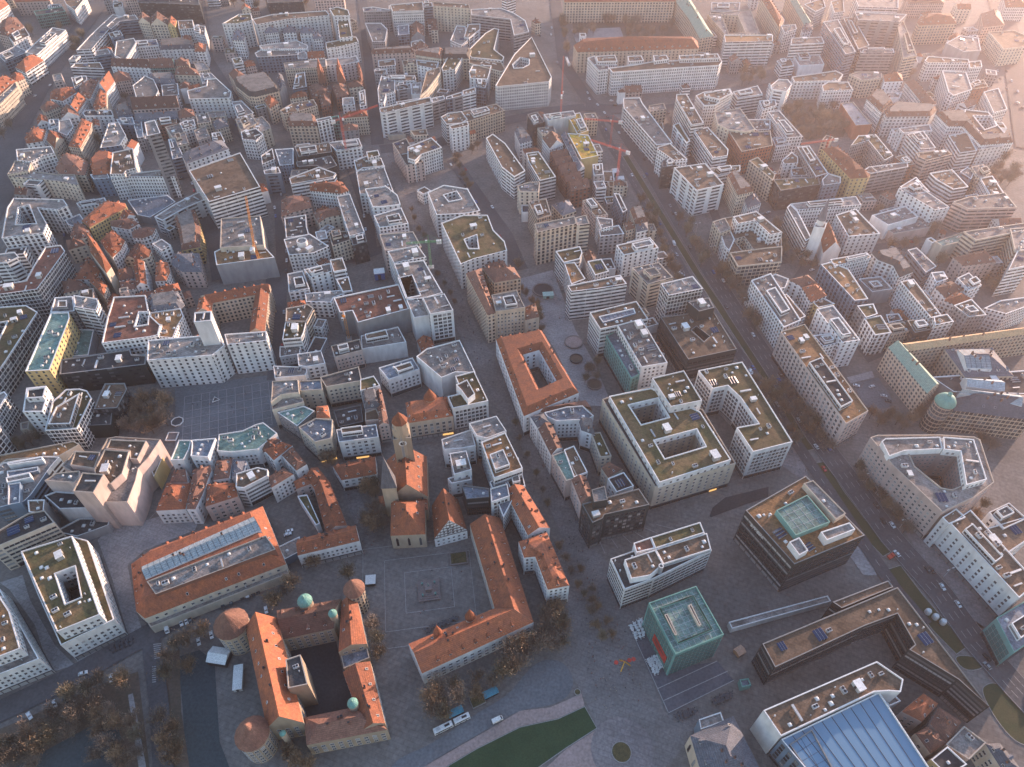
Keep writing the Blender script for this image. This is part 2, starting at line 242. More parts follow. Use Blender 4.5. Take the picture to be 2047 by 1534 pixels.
BUILDINGS = [
('a','white apartment block with hipped orange tiled roof near @154@',19.88,'Wp','hr',0,'-6728 9814 19 361 -223 283 -60 -283',[]),
('o','low teal glass office with a dark flat roof behind the avenue',16.25,'Tg','fd',0,'-6221 9874 318 156 -111 160 -312 -160',[]),
('a','pinkish building, hipped brown tiled roof, between @154@ and ~55@',17.63,'Pp','hb',0,'-6408 9246 163 -80 48 326 -239 298 -105 -214',[]),
('a','white building, brown flat roof, between @75@ and ~154@',15.01,'Wp','fb',0,'-6101 9000 90 236 -233 328 -48 -328',[]),
('s','long white store with a pale flat roof lining the tree avenue',18.39,'Wp','fl',0,'-5598 8560 16 766 -209 82 18 -776',[]),
('a','white banded corner block under a red roof at the avenue junction',15.76,'Wb','hr',0,'-5553 8154 59 328 -163 162 -83 -354',[]),
('o','blue glass office block with blue grey metal roof next to @75@',14.14,'Bg','fs',0,'-5952 8469 144 289 -240 188 -99 -262',[]),
('a','cream building, hipped orange tiled roof, between @55@ and ~123@',19.52,'Cp','hr',0,'-5486 7466 -3 371 -169 146 -31 -272',[]),
('a','cream apartment block with hipped orange tiled roof next to @55@',17.89,'Cp','hr',0,'-5507 7827 51 128 -105 132 -102 -66',[]),
('a','cream building, pale flat roof, between @55@ and ~123@',20.27,'Cp','fl',0,'-5394 7131 20 143 -14 389 -80 109 -6 -322 -21 -118',[]),
('a','cream apartment block with hipped brown tiled roof near @154@',13.65,'Cp','hb',0,'-7090 10503 153 146 -224 353 -136 -153',[]),
('a','pinkish apartment block with hipped orange tiled roof near @154@',17.02,'Pp','hr',0,'-6726 10354 453 47 -210 393 -434 -150',[]),
('a','white apartment block with brown flat roof next to @154@',18.40,'Wp','fb',0,'-5967 10219 215 -229 -64 514 -133 196 -133 -293',[]),
('s','long low building with pointed boat shaped grey roof beside the avenue',14.78,'Wb','fy',0,'-5069 8816 -33 609 6 447 -165 88 -4 -718 20 -456',[]),
('o','blue glass office block with pale flat roof next to @20@',17.16,'Bb','fl',0,'-5043 9380 12 260 221 55 -117 188 -207 -101 -13 -298',[]),
('o','blue glass office block with brown flat roof next to @20@',13.53,'Bb','fb',0,'-4979 9176 111 99 -101 163 -119 -82',[]),
('s','huge black building with horizontal bands and white light strips',23.91,'Db','fd',0,'-4947 10123 840 -92 -176 497 -818 -97',[]),
('t','cream house, pitched brown tiled roof, between @20@ and ~133@',20.29,'Cp','nb',0,'-4759 9565 158 -43 -62 201 -166 35',[]),
('t','cream house, pitched brown tiled roof, between @133@ and ~75@',19.66,'Cp','nb',0,'-4574 9485 209 -8 -66 221 -236 43',[]),
('t','pale yellow town house with pitched orange tiled roof near @13@',20.04,'Yp','nr',0,'-4345 9446 108 -42 -55 219 -129 64',[]),
('a','white building, brown flat roof, between @133@ and ~13@',18.42,'Wp','fb',0,'-4177 9346 183 20 -107 294 -186 -22',[]),
('a','white building, grey flat roof, between @133@ and ~13@',17.79,'Wp','fy',0,'-3952 9221 164 -79 -96 324 -156 42',[]),
('a','white corner house under a steep red pyramid roof',18.17,'Wp','hr',0,'-3775 8675 127 0 -52 224 -151 0',[]),
('a','white apartment block with mansard slate grey roof next to @40@',17.55,'Wp','ms',0,'-4211 8746 396 37 -58 170 -183 105 -246 -66',[]),
('a','white building, grey flat roof, between @40@ and ~20@',15.93,'Wp','fy',0,'-4530 8843 245 57 -96 193 -241 -39',[]),
('a','white building, pale flat roof, between @20@ and ~40@',20.30,'Wp','fl',0,'-4650 8494 177 -141 -62 529 -79 134 -177 -96',[]),
('o','blue glass building, pale flat roof, between @20@ and ~83@',16.68,'Bb','fl',0,'-4922 8567 157 72 -88 148 -128 -56',[]),
('a','white building, pitched brown tiled roof, between @40@ and ~83@',18.06,'Wp','nb',0,'-4144 8218 -74 190 -401 0 3 -139',[]),
('o','green glass office block with pitched brown tiled roof next to @30@',18.43,'Tg','nb',0,'-4136 8209 270 17 -64 173 -272 0',[]),
('a','cream apartment block with hipped brown tiled roof next to @30@',18.81,'Cp','hb',0,'-3866 8251 153 17 -62 174 -155 -17',[]),
('o','white building, brown flat roof, between @55@ and ~83@',15.19,'Wb','fb',0,'-4701 8252 -115 180 -279 -31 -3 -115',[]),
('a','cream block with two courtyard recesses under a brown hipped roof',19.56,'Cp','hb',0,'-3502 7982 -85 166 -237 -17 36 -133',[]),
('o','blue glass office block with mansard slate grey roof next to @30@',15.94,'Bp','ms',0,'-3975 7871 223 0 -86 222 -290 -27',[]),
('a','white apartment block with grey flat roof next to @30@',14.32,'Wp','fy',0,'-3794 7565 170 30 -110 291 -168 -42',[]),
('a','blue glass building, grey flat roof, between @83@ and ~55@',16.70,'Bp','fy',0,'-4784 7681 33 253 -55 98 -148 -49',[]),
('a','white apartment block with pitched brown tiled roof next to @83@',18.07,'Wp','nb',0,'-4647 7498 132 -60 -92 465 -113 -65 -30 -126',[]),
('a','white apartment block with pitched orange tiled roof next to @83@',18.45,'Wp','nr',0,'-4395 7580 -20 282 -139 195 29 -353',[]),
('a','pinkish building, hipped brown tiled roof, between @83@ and ~40@',15.83,'Pp','hb',0,'-4443 7890 172 64 -96 182 -179 -17',[]),
('a','orange tiled tenement with a row of white dormers near the avenue',18.20,'Cp','hr',0,'-4354 7174 84 86 -134 341 -112 77 101 -418',[]),
('a','white building, hipped orange tiled roof, between @83@ and ~55@',16.58,'Wp','hr',0,'-4965 7471 160 -60 59 211 -80 124 -97 -63 -110 -61',[]),
('a','white building, pitched orange tiled roof, between @83@ and ~55@',17.96,'Wp','nr',0,'-4517 7123 -33 303 -159 89 65 -307',[]),
('a','cream building, hipped brown tiled roof, between @83@ and ~55@',15.33,'Cp','hb',0,'-4893 7178 95 143 -118 117 -81 -146',[]),
('a','white building, pitched brown tiled roof, between @83@ and ~36@',16.71,'Wp','nb',0,'-4643 7010 171 55 -110 169 -146 -28',[]),
('a','white apartment block with dark flat roof next to @83@',16.09,'Wp','fd',0,'-4423 7064 293 14 -75 126 -262 0 -16 -56',[]),
('a','white building, pitched orange tiled roof, between @123@ and ~55@',16.46,'Wp','nr',0,'-4829 6880 84 67 -87 137 -72 -69',[]),
('a','white building, blue grey metal roof, between @83@ and ~36@',15.84,'Wp','fs',0,'-4675 6786 91 79 -90 149 -91 -27',[]),
('a','white apartment block with pale flat roof next to @123@',18.22,'Wp','fl',0,'-4520 6687 120 -76 -14 181 -113 174 -97 -41',[]),
('a','white building, hipped orange tiled roof, between @83@ and ~22@',15.60,'Wp','hr',0,'-4774 6510 137 50 -67 231 -151 53 3 -209',[]),
('a','cream apartment block with pitched orange tiled roof next to @123@',16.97,'Cp','nr',0,'-4430 6386 -1 198 -106 128 -56 -153',[]),
('a','long orange tiled terrace bending beside the bare garden trees',19.35,'Cp','nr',0,'-4163 6353 -52 364 -46 158 -147 95 114 -580',[]),
('a','white apartment block with pitched orange tiled roof next to @123@',14.73,'Wp','nr',0,'-4268 6861 66 27 -67 135 -67 -27',[]),
('a','blue glass apartment block with pale flat roof next to @123@',18.10,'Bp','fl',0,'-3805 6413 -13 200 -184 288 -92 -27 114 -509',[]),
('a','white apartment block with pale flat roof next to @36@',20.48,'Wp','fl',0,'-4633 6086 140 -23 51 92 99 70 -94 132 -309 -61',[]),
('a','cream apartment block with pale flat roof next to @22@',19.86,'Cp','fl',0,'-4634 5961 19 -111 164 66 -50 158 -164 23',[]),
('a','red brown hipped house ringed by white dormers near the curved corner block',18.23,'Cp','hb',0,'-4163 5900 239 -22 -57 225 -177 140 -143 0 52 -254',[]),
('o','curved cream office front facing the tunnel road junction',17.61,'Cp','fl',0,'-4578 5845 283 -43 213 -43 175 -64 -116 194 -150 0 -284 66 -194 -55',[]),
('a','blue glass apartment block with mansard orange tiled roof next to @36@',17.99,'Bp','mr',0,'-3857 5882 164 22 -118 367 -153 23 -14 -187',[]),
('a','blue glass apartment block with mansard slate grey roof next to @76@',17.37,'Bp','ms',0,'-4075 7052 135 55 -111 229 -115 -116',[]),
('a','long pink block under a brown roof with a line of dormers',19.74,'Pp','nb',0,'-3944 7142 470 57 -97 218 -451 -44',[]),
('a','blue glass apartment block with blue grey metal roof next to @76@',16.12,'Bp','fs',0,'-3992 6887 153 0 -85 163 -148 -55',[]),
('a','blue glass apartment block with pitched slate grey roof next to @76@',17.50,'Bp','ns',0,'-3863 6967 426 55 -60 125 -388 -84',[]),
('a','grey building, blue grey metal roof, between @76@ and ~123@',14.87,'Gp','fs',0,'-3723 6624 53 25 -158 371 -80 -27',[]),
('a','white building, grey flat roof, between @30@ and ~83@',18.25,'Wp','fy',0,'-4017 7434 201 0 -22 181 -152 283 -132 98 -47 -256',[]),
('o','tall grey apartment tower with a balcony on every storey',61.63,'Gb','fl',0,'-3151 5762 100 56 -132 242 -79 -47',[]),
('a','red brown apartment block with brown flat roof next to @76@',16.00,'Rp','fb',0,'-3601 6862 180 54 -51 136 -195 -55',[]),
('a','cream building, pale flat roof, between @76@ and ~103@',15.38,'Cp','fl',0,'-3369 6614 100 77 -126 237 -127 -80',[]),
('a','cream apartment block with pale flat roof next to @103@',16.76,'Cp','fl',0,'-3258 6438 95 50 -109 228 -88 -77',[]),
('a','pinkish apartment block with hipped brown tiled roof next to @76@',18.14,'Pp','hb',0,'-3416 6981 150 55 -56 140 -160 -29',[]),
('a','white building, grey flat roof, between @76@ and ~103@',17.51,'Wp','fy',0,'-3307 6753 108 79 -60 135 -122 -81',[]),
('a','cream building, grey flat roof, between @18@ and ~103@',17.89,'Cp','fy',0,'-3184 6851 124 54 -99 206 -107 -56',[]),
('a','cream building, grey flat roof, between @16@ and ~76@',15.27,'Cp','fy',0,'-3134 7039 164 42 -42 126 -176 -28',[]),
('s','white corner store with stepped roof terraces above the market hall street',21.64,'Wp','fl',0,'-3411 7332 429 29 -28 149 -259 342 -94 -32 39 -157 -172 -123',[]),
('a','blue glass apartment block with blue grey metal roof next to @30@',17.02,'Bp','fs',0,'-3420 7799 130 128 -118 164 -142 0',[]),
('a','cream apartment block with pale flat roof next to @30@',15.40,'Cp','fl',0,'-3591 8163 123 67 -133 208 -125 0',[]),
('a','white apartment block with grey flat roof next to @16@',17.77,'Wp','fy',0,'-2815 6989 140 110 -205 287 -99 -30',[]),
('a','cream building, pale flat roof, between @103@ and ~16@',18.15,'Cp','fl',0,'-2697 6689 117 184 -124 190 -126 -109',[]),
('a','pinkish apartment block with grey flat roof next to @103@',16.53,'Pp','fy',0,'-3095 6542 101 76 -119 234 -82 -106',[]),
('a','cream building, hipped slate grey roof, between @103@ and ~16@',15.91,'Cp','hs',0,'-2994 6785 118 79 -84 162 -118 -81',[]),
('a','white apartment block with brown flat roof next to @103@',17.28,'Wp','fb',0,'-2940 6528 130 -25 -107 203 -80 -26',[]),
('a','white row with a pale blue metal mansard above punched windows',19.66,'Wp','hs',0,'-3042 6054 321 282 -120 171 -300 -291',[]),
('o','blue glass office block with blue grey metal roof next to @103@',15.04,'Bb','fs',0,'-3237 6206 93 47 -204 368 -60 -26',[]),
('o','white office slab with a square brown gravel roof below @175@',24.41,'Wp','fb',0,'-3627 5772 125 0 -2 65 75 44 -163 366 -164 -82',[('wing',20.79,'Wp','fl',0,'-3621 5748 143 43 420 0 -123 131 -352 -77 -124 -32')]),
('s','massive white department store with ribbed parapet and brown flat roof',28.17,'Wb','fb',0,'-2573 5262 378 238 -331 596 -376 -324',[]),
('o','blue glass office block with pale flat roof next to @153@',17.55,'Bp','fl',0,'-3815 5803 140 21 -57 88 -153 -22',[]),
('a','pinkish building, brown flat roof, between @13@ and ~154@',19.92,'Pp','fb',0,'-5234 10361 254 48 -139 344 -260 -50',[]),
('a','dark block with a grid of white roof windows at the far edge',18.30,'Dp','fd',0,'-3279 10268 462 47 -87 388 -538 0',[]),
('a','pinkish building, brown flat roof, between @74@ and ~169@',19.68,'Pp','fb',0,'-2663 10321 389 47 -48 292 -388 -49',[]),
('s','white shopping mall with curved corners, arched fronts and small courtyard pavilions',30.05,'Wp','fg',0,'-3376 9209 159 102 -74 231 -152 -21 -118 -312',[('wing',30.43,'Wp','fb',0,'-3132 9158 343 184 507 126 -78 171 -654 -129 -210 -168'),('wing',32.81,'Wp','fg',0,'-2215 9378 199 21 -54 192 -153 109 -92 -65'),('wing',27.18,'Wp','fg',0,'-2064 8834 151 39 -158 666 -139 -21'),('wing',23.56,'Wp','fg',0,'-2188 8611 111 37 110 55 132 113 -53 153 -61 0 -163 -115 -117 -57')]),
('a','white apartment block with hipped slate grey roof next to @133@',21.94,'Wp','hs',0,'-3387 8934 142 -19 -30 175 -104 160 -61 -120',[]),
('a','white building, hipped slate grey roof, between @133@ and ~16@',22.31,'Wp','hs',0,'-3036 9120 160 40 -55 141 -141 -61',[]),
('a','white building, hipped slate grey roof, between @133@ and ~169@',21.69,'Wp','hs',0,'-2822 9156 154 20 -54 162 -135 -61',[]),
('a','white building, hipped slate grey roof, between @40@ and ~169@',22.07,'Wp','hs',0,'-2607 9126 169 0 4 100 -135 94 -70 -74',[]),
('a','white building, hipped slate grey roof, between @169@ and ~40@',22.45,'Wp','hs',0,'-2409 8940 110 19 -14 78 -60 79 -70 -79',[]),
('s','white commercial block with pale flat roof between @133@ and ~16@',19.82,'Wp','fl',0,'-2969 8688 398 18 135 0 -11 94 -160 152 -426 -152',[]),
('o','blue glass building, grey flat roof, between @133@ and ~16@',18.20,'Bp','fy',0,'-2985 8493 470 72 -34 164 -444 -18 -52 -92',[]),
('o','blue glass building, pale flat roof, between @16@ and ~133@',17.58,'Bp','fl',0,'-2501 8455 106 18 -25 125 -59 110 -67 -73',[]),
('o','white building, pitched orange tiled roof, between @16@ and ~169@',17.95,'Wp','nr',0,'-2388 8481 191 36 -30 127 -197 -19',[]),
('o','cream office block with grey flat roof between @16@ and ~169@',20.33,'Cp','fy',0,'-2566 8113 449 67 -48 225 -460 -122',[]),
('o','blue glass building, brown flat roof, between @18@ and ~164@',17.71,'Bb','fb',0,'-2391 7658 138 62 -98 388 -89 -50',[]),
('a','white apartment block with pale flat roof between @16@ and ~169@',18.09,'Wp','fl',0,'-2137 8268 225 35 141 69 -63 177 -53 -35 -289 -72',[]),
('t','red brown house, pitched orange tiled roof, between @16@ and ~169@',20.46,'Rp','nr',14,'-2128 7784 77 32 -89 294 -71 0',[]),
('t','red brown house, pitched orange tiled roof, between @164@ and ~18@',19.84,'Rp','nr',14,'-1925 7798 85 32 -83 294 -71 0',[]),
('t','red brown house, pitched orange tiled roof, between @164@ and ~169@',18.22,'Rp','nr',0,'-1680 7803 28 96 -106 435 -38 -34',[]),
('t','red brown house, hipped brown tiled roof, between @16@ and ~164@',15.59,'Rp','hb',0,'-2157 7522 184 30 -13 154 -133 125 -147 -31',[]),
('t','red brown house, hipped brown tiled roof, between @164@ and ~18@',15.97,'Rp','hb',0,'-1897 7514 125 60 -72 280 -156 -63',[]),
('t','red brown house, hipped brown tiled roof, between @16@ and ~167@',15.35,'Rp','hb',0,'-2025 7320 96 59 -69 239 -104 -30',[]),
('a','cream apartment block with hipped brown tiled roof between @164@ and ~16@',17.72,'Cp','hb',0,'-1783 7705 145 46 -37 111 -146 -47',[]),
('a','white apartment block with pale flat roof between @164@ and ~16@',18.10,'Wp','fl',0,'-1785 7262 128 29 -41 176 -116 -29',[]),
('a','cream building, hipped orange tiled roof, between @16@ and ~96@',18.48,'Cp','hr',0,'-2374 7429 169 60 -28 106 -147 -76',[]),
('a','cream apartment block with brown flat roof next to @96@',17.85,'Cp','fb',0,'-2363 7070 131 55 182 142 -68 146 -208 -88 -95 -171',[]),
('a','sandstone apartment block with hipped orange tiled roof next to @16@',18.23,'Sp','hr',0,'-2535 7202 59 144 -108 179 -66 -120',[]),
('s','sandstone commercial block with hipped brown tiled roof next to @18@',19.61,'Sp','hb',0,'-3038 7772 97 160 -182 215 -68 -117',[]),
('s','sandstone department store with a white framed dark mansard roof',23.99,'Sp','md',0,'-2982 7610 197 -241 83 -15 208 134 -21 91 -218 348 -318 -161',[]),
('o','grey office block with pitched slate grey roof next to @16@',20.36,'Gs','ns',0,'-2501 7538 34 154 -105 287 -55 -65',[]),
('s','sandstone corner house with arched shop windows and a red brown roof',21.74,'Sp','mb',0,'-2233 6748 288 0 -66 214 -235 27 -34 -108',[]),
('o','narrow office with white gridded glass front beside the red crane',24.12,'Wg','fy',0,'-1943 6766 130 80 -22 54 -136 -67',[]),
('a','green glass apartment block with dark flat roof next to @149@',20.49,'Tg','fd',0,'-1826 6879 80 14 -28 95 -72 -28',[]),
('a','cream apartment block with hipped orange tiled roof next to @149@',19.87,'Cp','hr',0,'-1719 6959 243 41 -38 140 -229 -112',[]),
('a','white building, pale flat roof, between @149@ and ~27@',18.25,'Wp','fl',0,'-1595 7230 61 29 -68 387 -59 -61',[]),
('o','cream office block with pale flat roof next to @96@',17.62,'Cp','fl',0,'-2582 6699 88 0 69 78 -31 80 -119 176 -73 -69',[]),
('a','white building, dark flat roof, between @103@ and ~96@',20.00,'Wp','fd',0,'-2636 6501 141 -25 43 126 -106 128 -130 -77',[]),
('s','dark commercial block with brown flat roof next to @167@',20.38,'Dp','fb',0,'-2013 6157 302 94 -58 193 -320 -98',[]),
('a','pale block under renovation wrapped in sheeting beneath the red crane',19.76,'Wp','fl',0,'-1682 6286 241 72 -61 172 -286 -87',[]),
('o','blue glass office block with grey flat roof next to @142@',20.13,'Bb','fy',0,'-2259 5846 144 22 -48 110 -123 -66',[]),
('o','white building, dark flat roof, between @103@ and ~142@',17.51,'Wp','fd',0,'-2343 6070 97 92 -73 214 -75 -144',[]),
('o','blue glass building, blue grey metal roof, between @142@ and ~96@',17.89,'Bp','fs',0,'-2170 6040 124 23 -65 305 -176 -24',[]),
('s','beige store with long horizontal window bands beside the wrapped block',20.26,'Wb','fb',0,'-1981 5672 360 128 11 65 -181 111 -230 -197',[]),
('o','dark office block with dark flat roof next to @142@',17.64,'Dp','fd',0,'-2003 6022 171 23 106 -68 93 68 -91 185 -310 -117',[]),
('a','white apartment block with brown flat roof next to @77@',20.02,'Wp','fb',0,'-1434 5913 257 67 -55 160 -146 35 -106 -81',[]),
('a','white apartment block with planted green brown roof next to @77@',24.40,'Wp','fg',0,'-1337 6050 104 57 -32 105 -107 -35',[]),
('a','white block with cluttered pale roof plant beside the fountain street',19.77,'Wp','fl',0,'-1341 5515 294 41 -145 451 -193 -34 -46 -77',[]),
('a','pinkish apartment block with dark flat roof next to @1@',18.15,'Pp','fd',0,'-987 6036 158 68 -114 211 -98 246 -124 -100',[]),
('a','cream apartment block with brown flat roof next to @62@',18.53,'Cp','fb',0,'-970 6605 141 12 -29 129 -160 -39',[]),
('s','white store with narrow upright windows and a brown roof',21.90,'Wp','fb',0,'-978 6106 74 -46 49 116 186 130 -117 196 -214 -184',[]),
('s','cream commercial block with pale flat roof next to @164@',4.28,'Cs','fl',0,'-1269 6879 172 27 -124 121 -108 -27',[]),
('s','white store with a chequered pattern of slanted black windows',26.66,'Wb','fb',0,'-1335 6929 52 -14 455 251 -28 115 -335 -172 -163 -84',[]),
('a','white building, grey flat roof, between @27@ and ~149@',20.03,'Wp','fy',0,'-1402 7279 53 0 1 206 87 60 -35 312 -165 97 3 -347',[]),
('s','white commercial block with brown flat roof next to @164@',22.41,'Wp','fb',0,'-1185 7128 199 100 16 116 -242 -87',[]),
('a','white building, brown flat roof, between @27@ and ~164@',19.79,'Wp','fb',0,'-1363 7831 305 0 -26 129 -308 0',[]),
('o','grey building, dark flat roof, between @164@ and ~27@',18.16,'Gb','fd',0,'-1251 7617 151 62 -19 126 -152 -63',[]),
('s','white building, pale flat roof, between @27@ and ~164@',17.54,'Ws','fl',0,'-1087 7540 108 0 -26 295 -109 -16',[]),
('o','cream office block with brown flat roof next to @27@',23.92,'Cp','fb',0,'-971 7370 67 150 110 441 -16 133 -144 -133',[]),
('a','cream apartment block with brown flat roof between @105@ and ~164@',21.30,'Cp','fb',0,'-1239 8191 153 34 -20 138 -162 -35',[]),
('a','white apartment block with brown flat roof next to @27@',20.67,'Wp','fb',0,'-1084 8206 229 -101 13 204 -264 52',[]),
('a','white building, brown flat roof, between @27@ and ~16@',18.05,'Wp','fb',0,'-1528 8235 190 34 -29 192 -190 -53',[]),
('a','grey building, brown flat roof, between @27@ and ~149@',18.43,'Gp','fb',0,'-1543 8025 142 0 -31 133 -140 -17',[]),
('a','white L shaped residential tower with brown roof deck',23.80,'Wp','fg',0,'-774 7981 137 49 69 324 -174 18 -52 -309',[]),
('a','white building, brown flat roof, between @27@ and ~108@',22.18,'Wp','fb',0,'-461 7840 194 -32 34 362 -214 17 -35 -185',[]),
('o','blue glass office block with brown flat roof between @108@ and ~164@',19.56,'Bg','fb',0,'-388 7679 97 -31 23 188 -155 65',[]),
('o','grey building, grey flat roof, between @164@ and ~27@',19.94,'Gb','fy',0,'-835 7281 126 87 -19 89 -130 -59',[]),
('o','blue glass building, dark flat roof, between @164@ and ~27@',20.31,'Bg','fd',0,'-695 7360 65 30 -11 74 -64 -45',[]),
('o','grey building, brown flat roof, between @109@ and ~27@',19.69,'Gb','fb',0,'-631 7403 103 60 -11 90 -110 -75',[]),
('o','white building, brown flat roof, between @109@ and ~27@',20.07,'Wb','fb',0,'-528 7469 138 76 -11 122 -132 -92',[]),
('o','cream office block with mansard brown tiled roof next to @27@',24.44,'Cp','mb',0,'-1116 8427 305 -106 -3 268 -316 -91',[]),
('o','cream office block with mansard dark roof next to @27@',23.82,'Cp','md',0,'-798 8336 303 0 19 250 -339 0',[]),
('o','pinkish office block with mansard brown tiled roof between @169@ and ~164@',22.20,'Pp','mb',0,'-1630 8501 486 54 -50 128 -462 -92',[]),
('o','grey office block with grey flat roof next to @2@',25.57,'Gp','fy',0,'-1904 9737 319 22 177 155 -201 45 16 -134 -222 89 -124 -45',[]),
('o','tall white office block with square windows and stepped roof plant',29.95,'Wp','fb',0,'-1514 9610 393 43 -43 312 -410 -113',[]),
('o','blue glass office block with brown flat roof next to @2@',28.33,'Bb','fb',0,'-1128 9810 104 23 -21 158 -112 -23',[]),
('o','long cream office slab with small windows and gravel roof',29.70,'Cp','fb',0,'-1014 9814 480 -88 -23 156 -477 90',[]),
('o','long curved office with white and grey striped storeys',26.08,'Gb','fy',0,'-515 9614 494 -149 46 -525 183 118 -41 365 -140 255 -162 176 -396 -44',[]),
('a','grey apartment block with grey flat roof between @169@ and ~133@',20.46,'Gp','fy',0,'-1685 8897 151 0 -17 393 -104 207 -207 0',[]),
('o','blue glass office block with blue grey metal roof next to @169@',17.84,'Bg','fs',0,'-1407 9160 135 40 -40 328 -139 -42',[]),
('t','plain hall with a steep brown gable roof in the courtyard',15.21,'Gs','nb',0,'-1250 9191 160 40 -38 348 -182 -21',[]),
('a','white apartment block with brown flat roof next to @169@',11.59,'Wp','fb',0,'-1233 8974 159 115 -57 118 -125 -79',[]),
('o','white office block with grey flat roof between @105@ and ~169@',17.97,'Wp','fy',0,'-610 8847 69 153 -51 461 -112 21 -51 -482',[]),
('o','white offices with a curving green roof terrace beside the round court',22.34,'Wp','fg',0,'-469 8390 363 -87 14 105 -120 216 51 615 -62 41 -105 -161 -206 -568',[]),
('o','white office block with brown flat roof next to @100@',19.72,'Wb','fb',0,'-526 9032 129 278 -5 186 -158 -21 -29 -404',[]),
('o','cream building, brown flat roof, between @27@ and ~108@',22.10,'Cp','fb',0,'-492 8240 375 -236 42 67 -45 186 -377 104',[]),
('o','white triangular office block with an oval courtyard in its brown roof',26.47,'Wp','fb',0,'-152 7523 554 123 32 126 -198 1119 -212 -515 -203 -822/9 8100 86 188 100 -52 -3 -136 -71 -84 -98 -16',[]),
('o','white office block with brown flat roof next to @62@',21.85,'Wb','fb',0,'-657 6772 150 27 59 80 -72 177 -139 -41 -65 -82',[]),
('o','white framed corner block with tall blue glass bays',24.23,'Wp','fb',0,'-596 6621 169 78 -16 91 -183 -91',[]),
('o','sandstone coloured office slab with gridded windows by the leafy square',21.61,'Sp','fb',0,'-446 6830 371 245 -87 156 -358 -184',[]),
('o','white office block with brown flat roof next to @65@',21.98,'Wb','fb',0,'-96 5946 115 -175 103 108 -187 510 -124 187 -65 -88',[]),
('s','very long sandstone range across the rear of the far park',26.36,'Sp','nr',0,'687 10073 1463 23 24 259 -1481 0',[('wing',25.74,'Sp','nc',0,'2167 10091 67 -574 25 -645 181 77 -76 1425 -169 0')]),
('s','long sandstone range under a red tiled roof beside the parking court',24.11,'Sp','nr',0,'763 8506 1438 109 29 243 -1388 -57 -111 -93',[]),
('o','white rounded corner with curved balcony bands on the boulevard',26.49,'Wp','fl',0,'961 7933 115 33 9 100 -124 33 -9 241 -91 -70',[]),
('o','long white boulevard building with glass bays and brown roof terraces',25.87,'Wp','fb',0,'1112 7899 811 132 403 50 56 101 -1 104 -816 -104 -150 -68 -334 -100',[('roof_storey',29.25,'Wp','fb',0,'959 8100 227 17 -11 172 -218 -35'),('roof_storey',28.62,'Wp','fb',0,'1313 8115 173 34 -11 138 -159 -18'),('roof_storey',29.00,'Wp','fb',0,'1602 8123 170 51 -10 121 -153 -18'),('roof_storey',29.38,'Wp','fb',0,'1897 8164 459 35 -4 121 -452 -52')]),
('o','white office block with pale flat roof between @7@ and ~171@',19.75,'Wb','fl',0,'2615 9950 356 -22 87 320 -386 0',[]),
('o','pale flat roofed school with two brown courts behind the striped block',20.13,'Cp','fl',0,'2623 9119 441 40 67 825 -594 -178/2716 9806 202 -43 -31 -565 -210 -39',[]),
('o','long white slab with four dark window stripes and orange lit roof',27.51,'Wb','fo',0,'2519 8694 572 37 48 190 -588 0',[]),
('o','long slanting office with white bands along the wide avenue',21.88,'Wb','fy',0,'1157 7126 230 -771 162 36 -183 848 -10 131 -174 -14 -13 -59',[]),
('a','cream apartment block with grey flat roof next to @14@',14.26,'Cp','fy',0,'1450 7200 180 57 -5 145 -169 -58',[]),
('a','cream apartment block with brown flat roof next to @14@',17.64,'Cp','fb',0,'1461 6751 63 0 9 145 -79 -13',[]),
('o','white office block with brown flat roof next to @174@',24.02,'Wp','fb',0,'1378 6231 122 -209 132 23 -117 306 -130 -72',[]),
('o','black cube shaped office on the wide avenue',22.39,'Db','fd',0,'1384 5928 132 33 -8 171 -112 -81',[]),
('o','tall white slab with a brown roof end between the rear courts',29.77,'Wb','fb',0,'1694 7156 58 -555 130 39 -63 646 -107 -15',[]),
('o','white office block with planted green brown roof next to @53@',22.15,'Wb','fg',0,'1681 6386 44 49 -49 371 -65 -53',[]),
('o','white block with reddish windows and sloping edge beside @174@',23.52,'Wb','fb',0,'1872 6077 149 46 31 117 -112 447 -150 -78',[]),
('o','white building, brown flat roof, between @94@ and ~14@',25.90,'Wp','fb',0,'1974 7097 119 14 233 245 2 135 -294 -75 -103 -89',[('upper_storey',29.28,'Wp','fb',0,'2007 7238 142 -72 147 145 -5 104 -283 -104')]),
('o','white building, pale flat roof, between @94@ and ~104@',19.65,'Wb','fl',0,'2404 7404 288 89 -3 215 -307 -154',[]),
('o','cream office block with pale flat roof next to @158@',26.03,'Cp','fl',0,'2035 6689 77 -103 173 -51 97 51 -47 452 -279 -82',[]),
('o','brick red office with many small windows and pale gravel roof',24.41,'Op','fb',0,'2160 6177 325 118 50 297 -153 -25 -84 63 -174 -63',[]),
('o','grey office block with grey flat roof next to @94@',17.78,'Gp','fy',0,'2447 6722 145 26 53 213 -269 0',[]),
('a','white apartment block with pale flat roof between @151@ and ~168@',20.16,'Wp','fl',0,'2604 7133 165 86 23 144 -179 -29',[]),
('o','white terraced office with blue window bands and brown roof',25.54,'Wb','fb',0,'1588 5543 22 -61 261 102 -97 366 -300 -78',[]),
('o','white office block with planted green brown roof next to @98@',19.92,'Wb','fg',0,'1876 5828 225 87 23 101 -314 -56',[]),
('a','cream apartment block with mansard brown tiled roof next to @98@',22.29,'Cp','mb',0,'1977 5474 156 61 -92 339 -82 -65',[]),
('a','cream building, planted green brown roof, between @158@ and ~50@',21.67,'Cp','fg',0,'2345 5712 50 107 -85 314 -98 -69',[]),
('s','white commercial block with pale flat roof next to @99@',24.05,'Ws','fl',0,'367 6807 283 108 -19 109 -310 -82',[]),
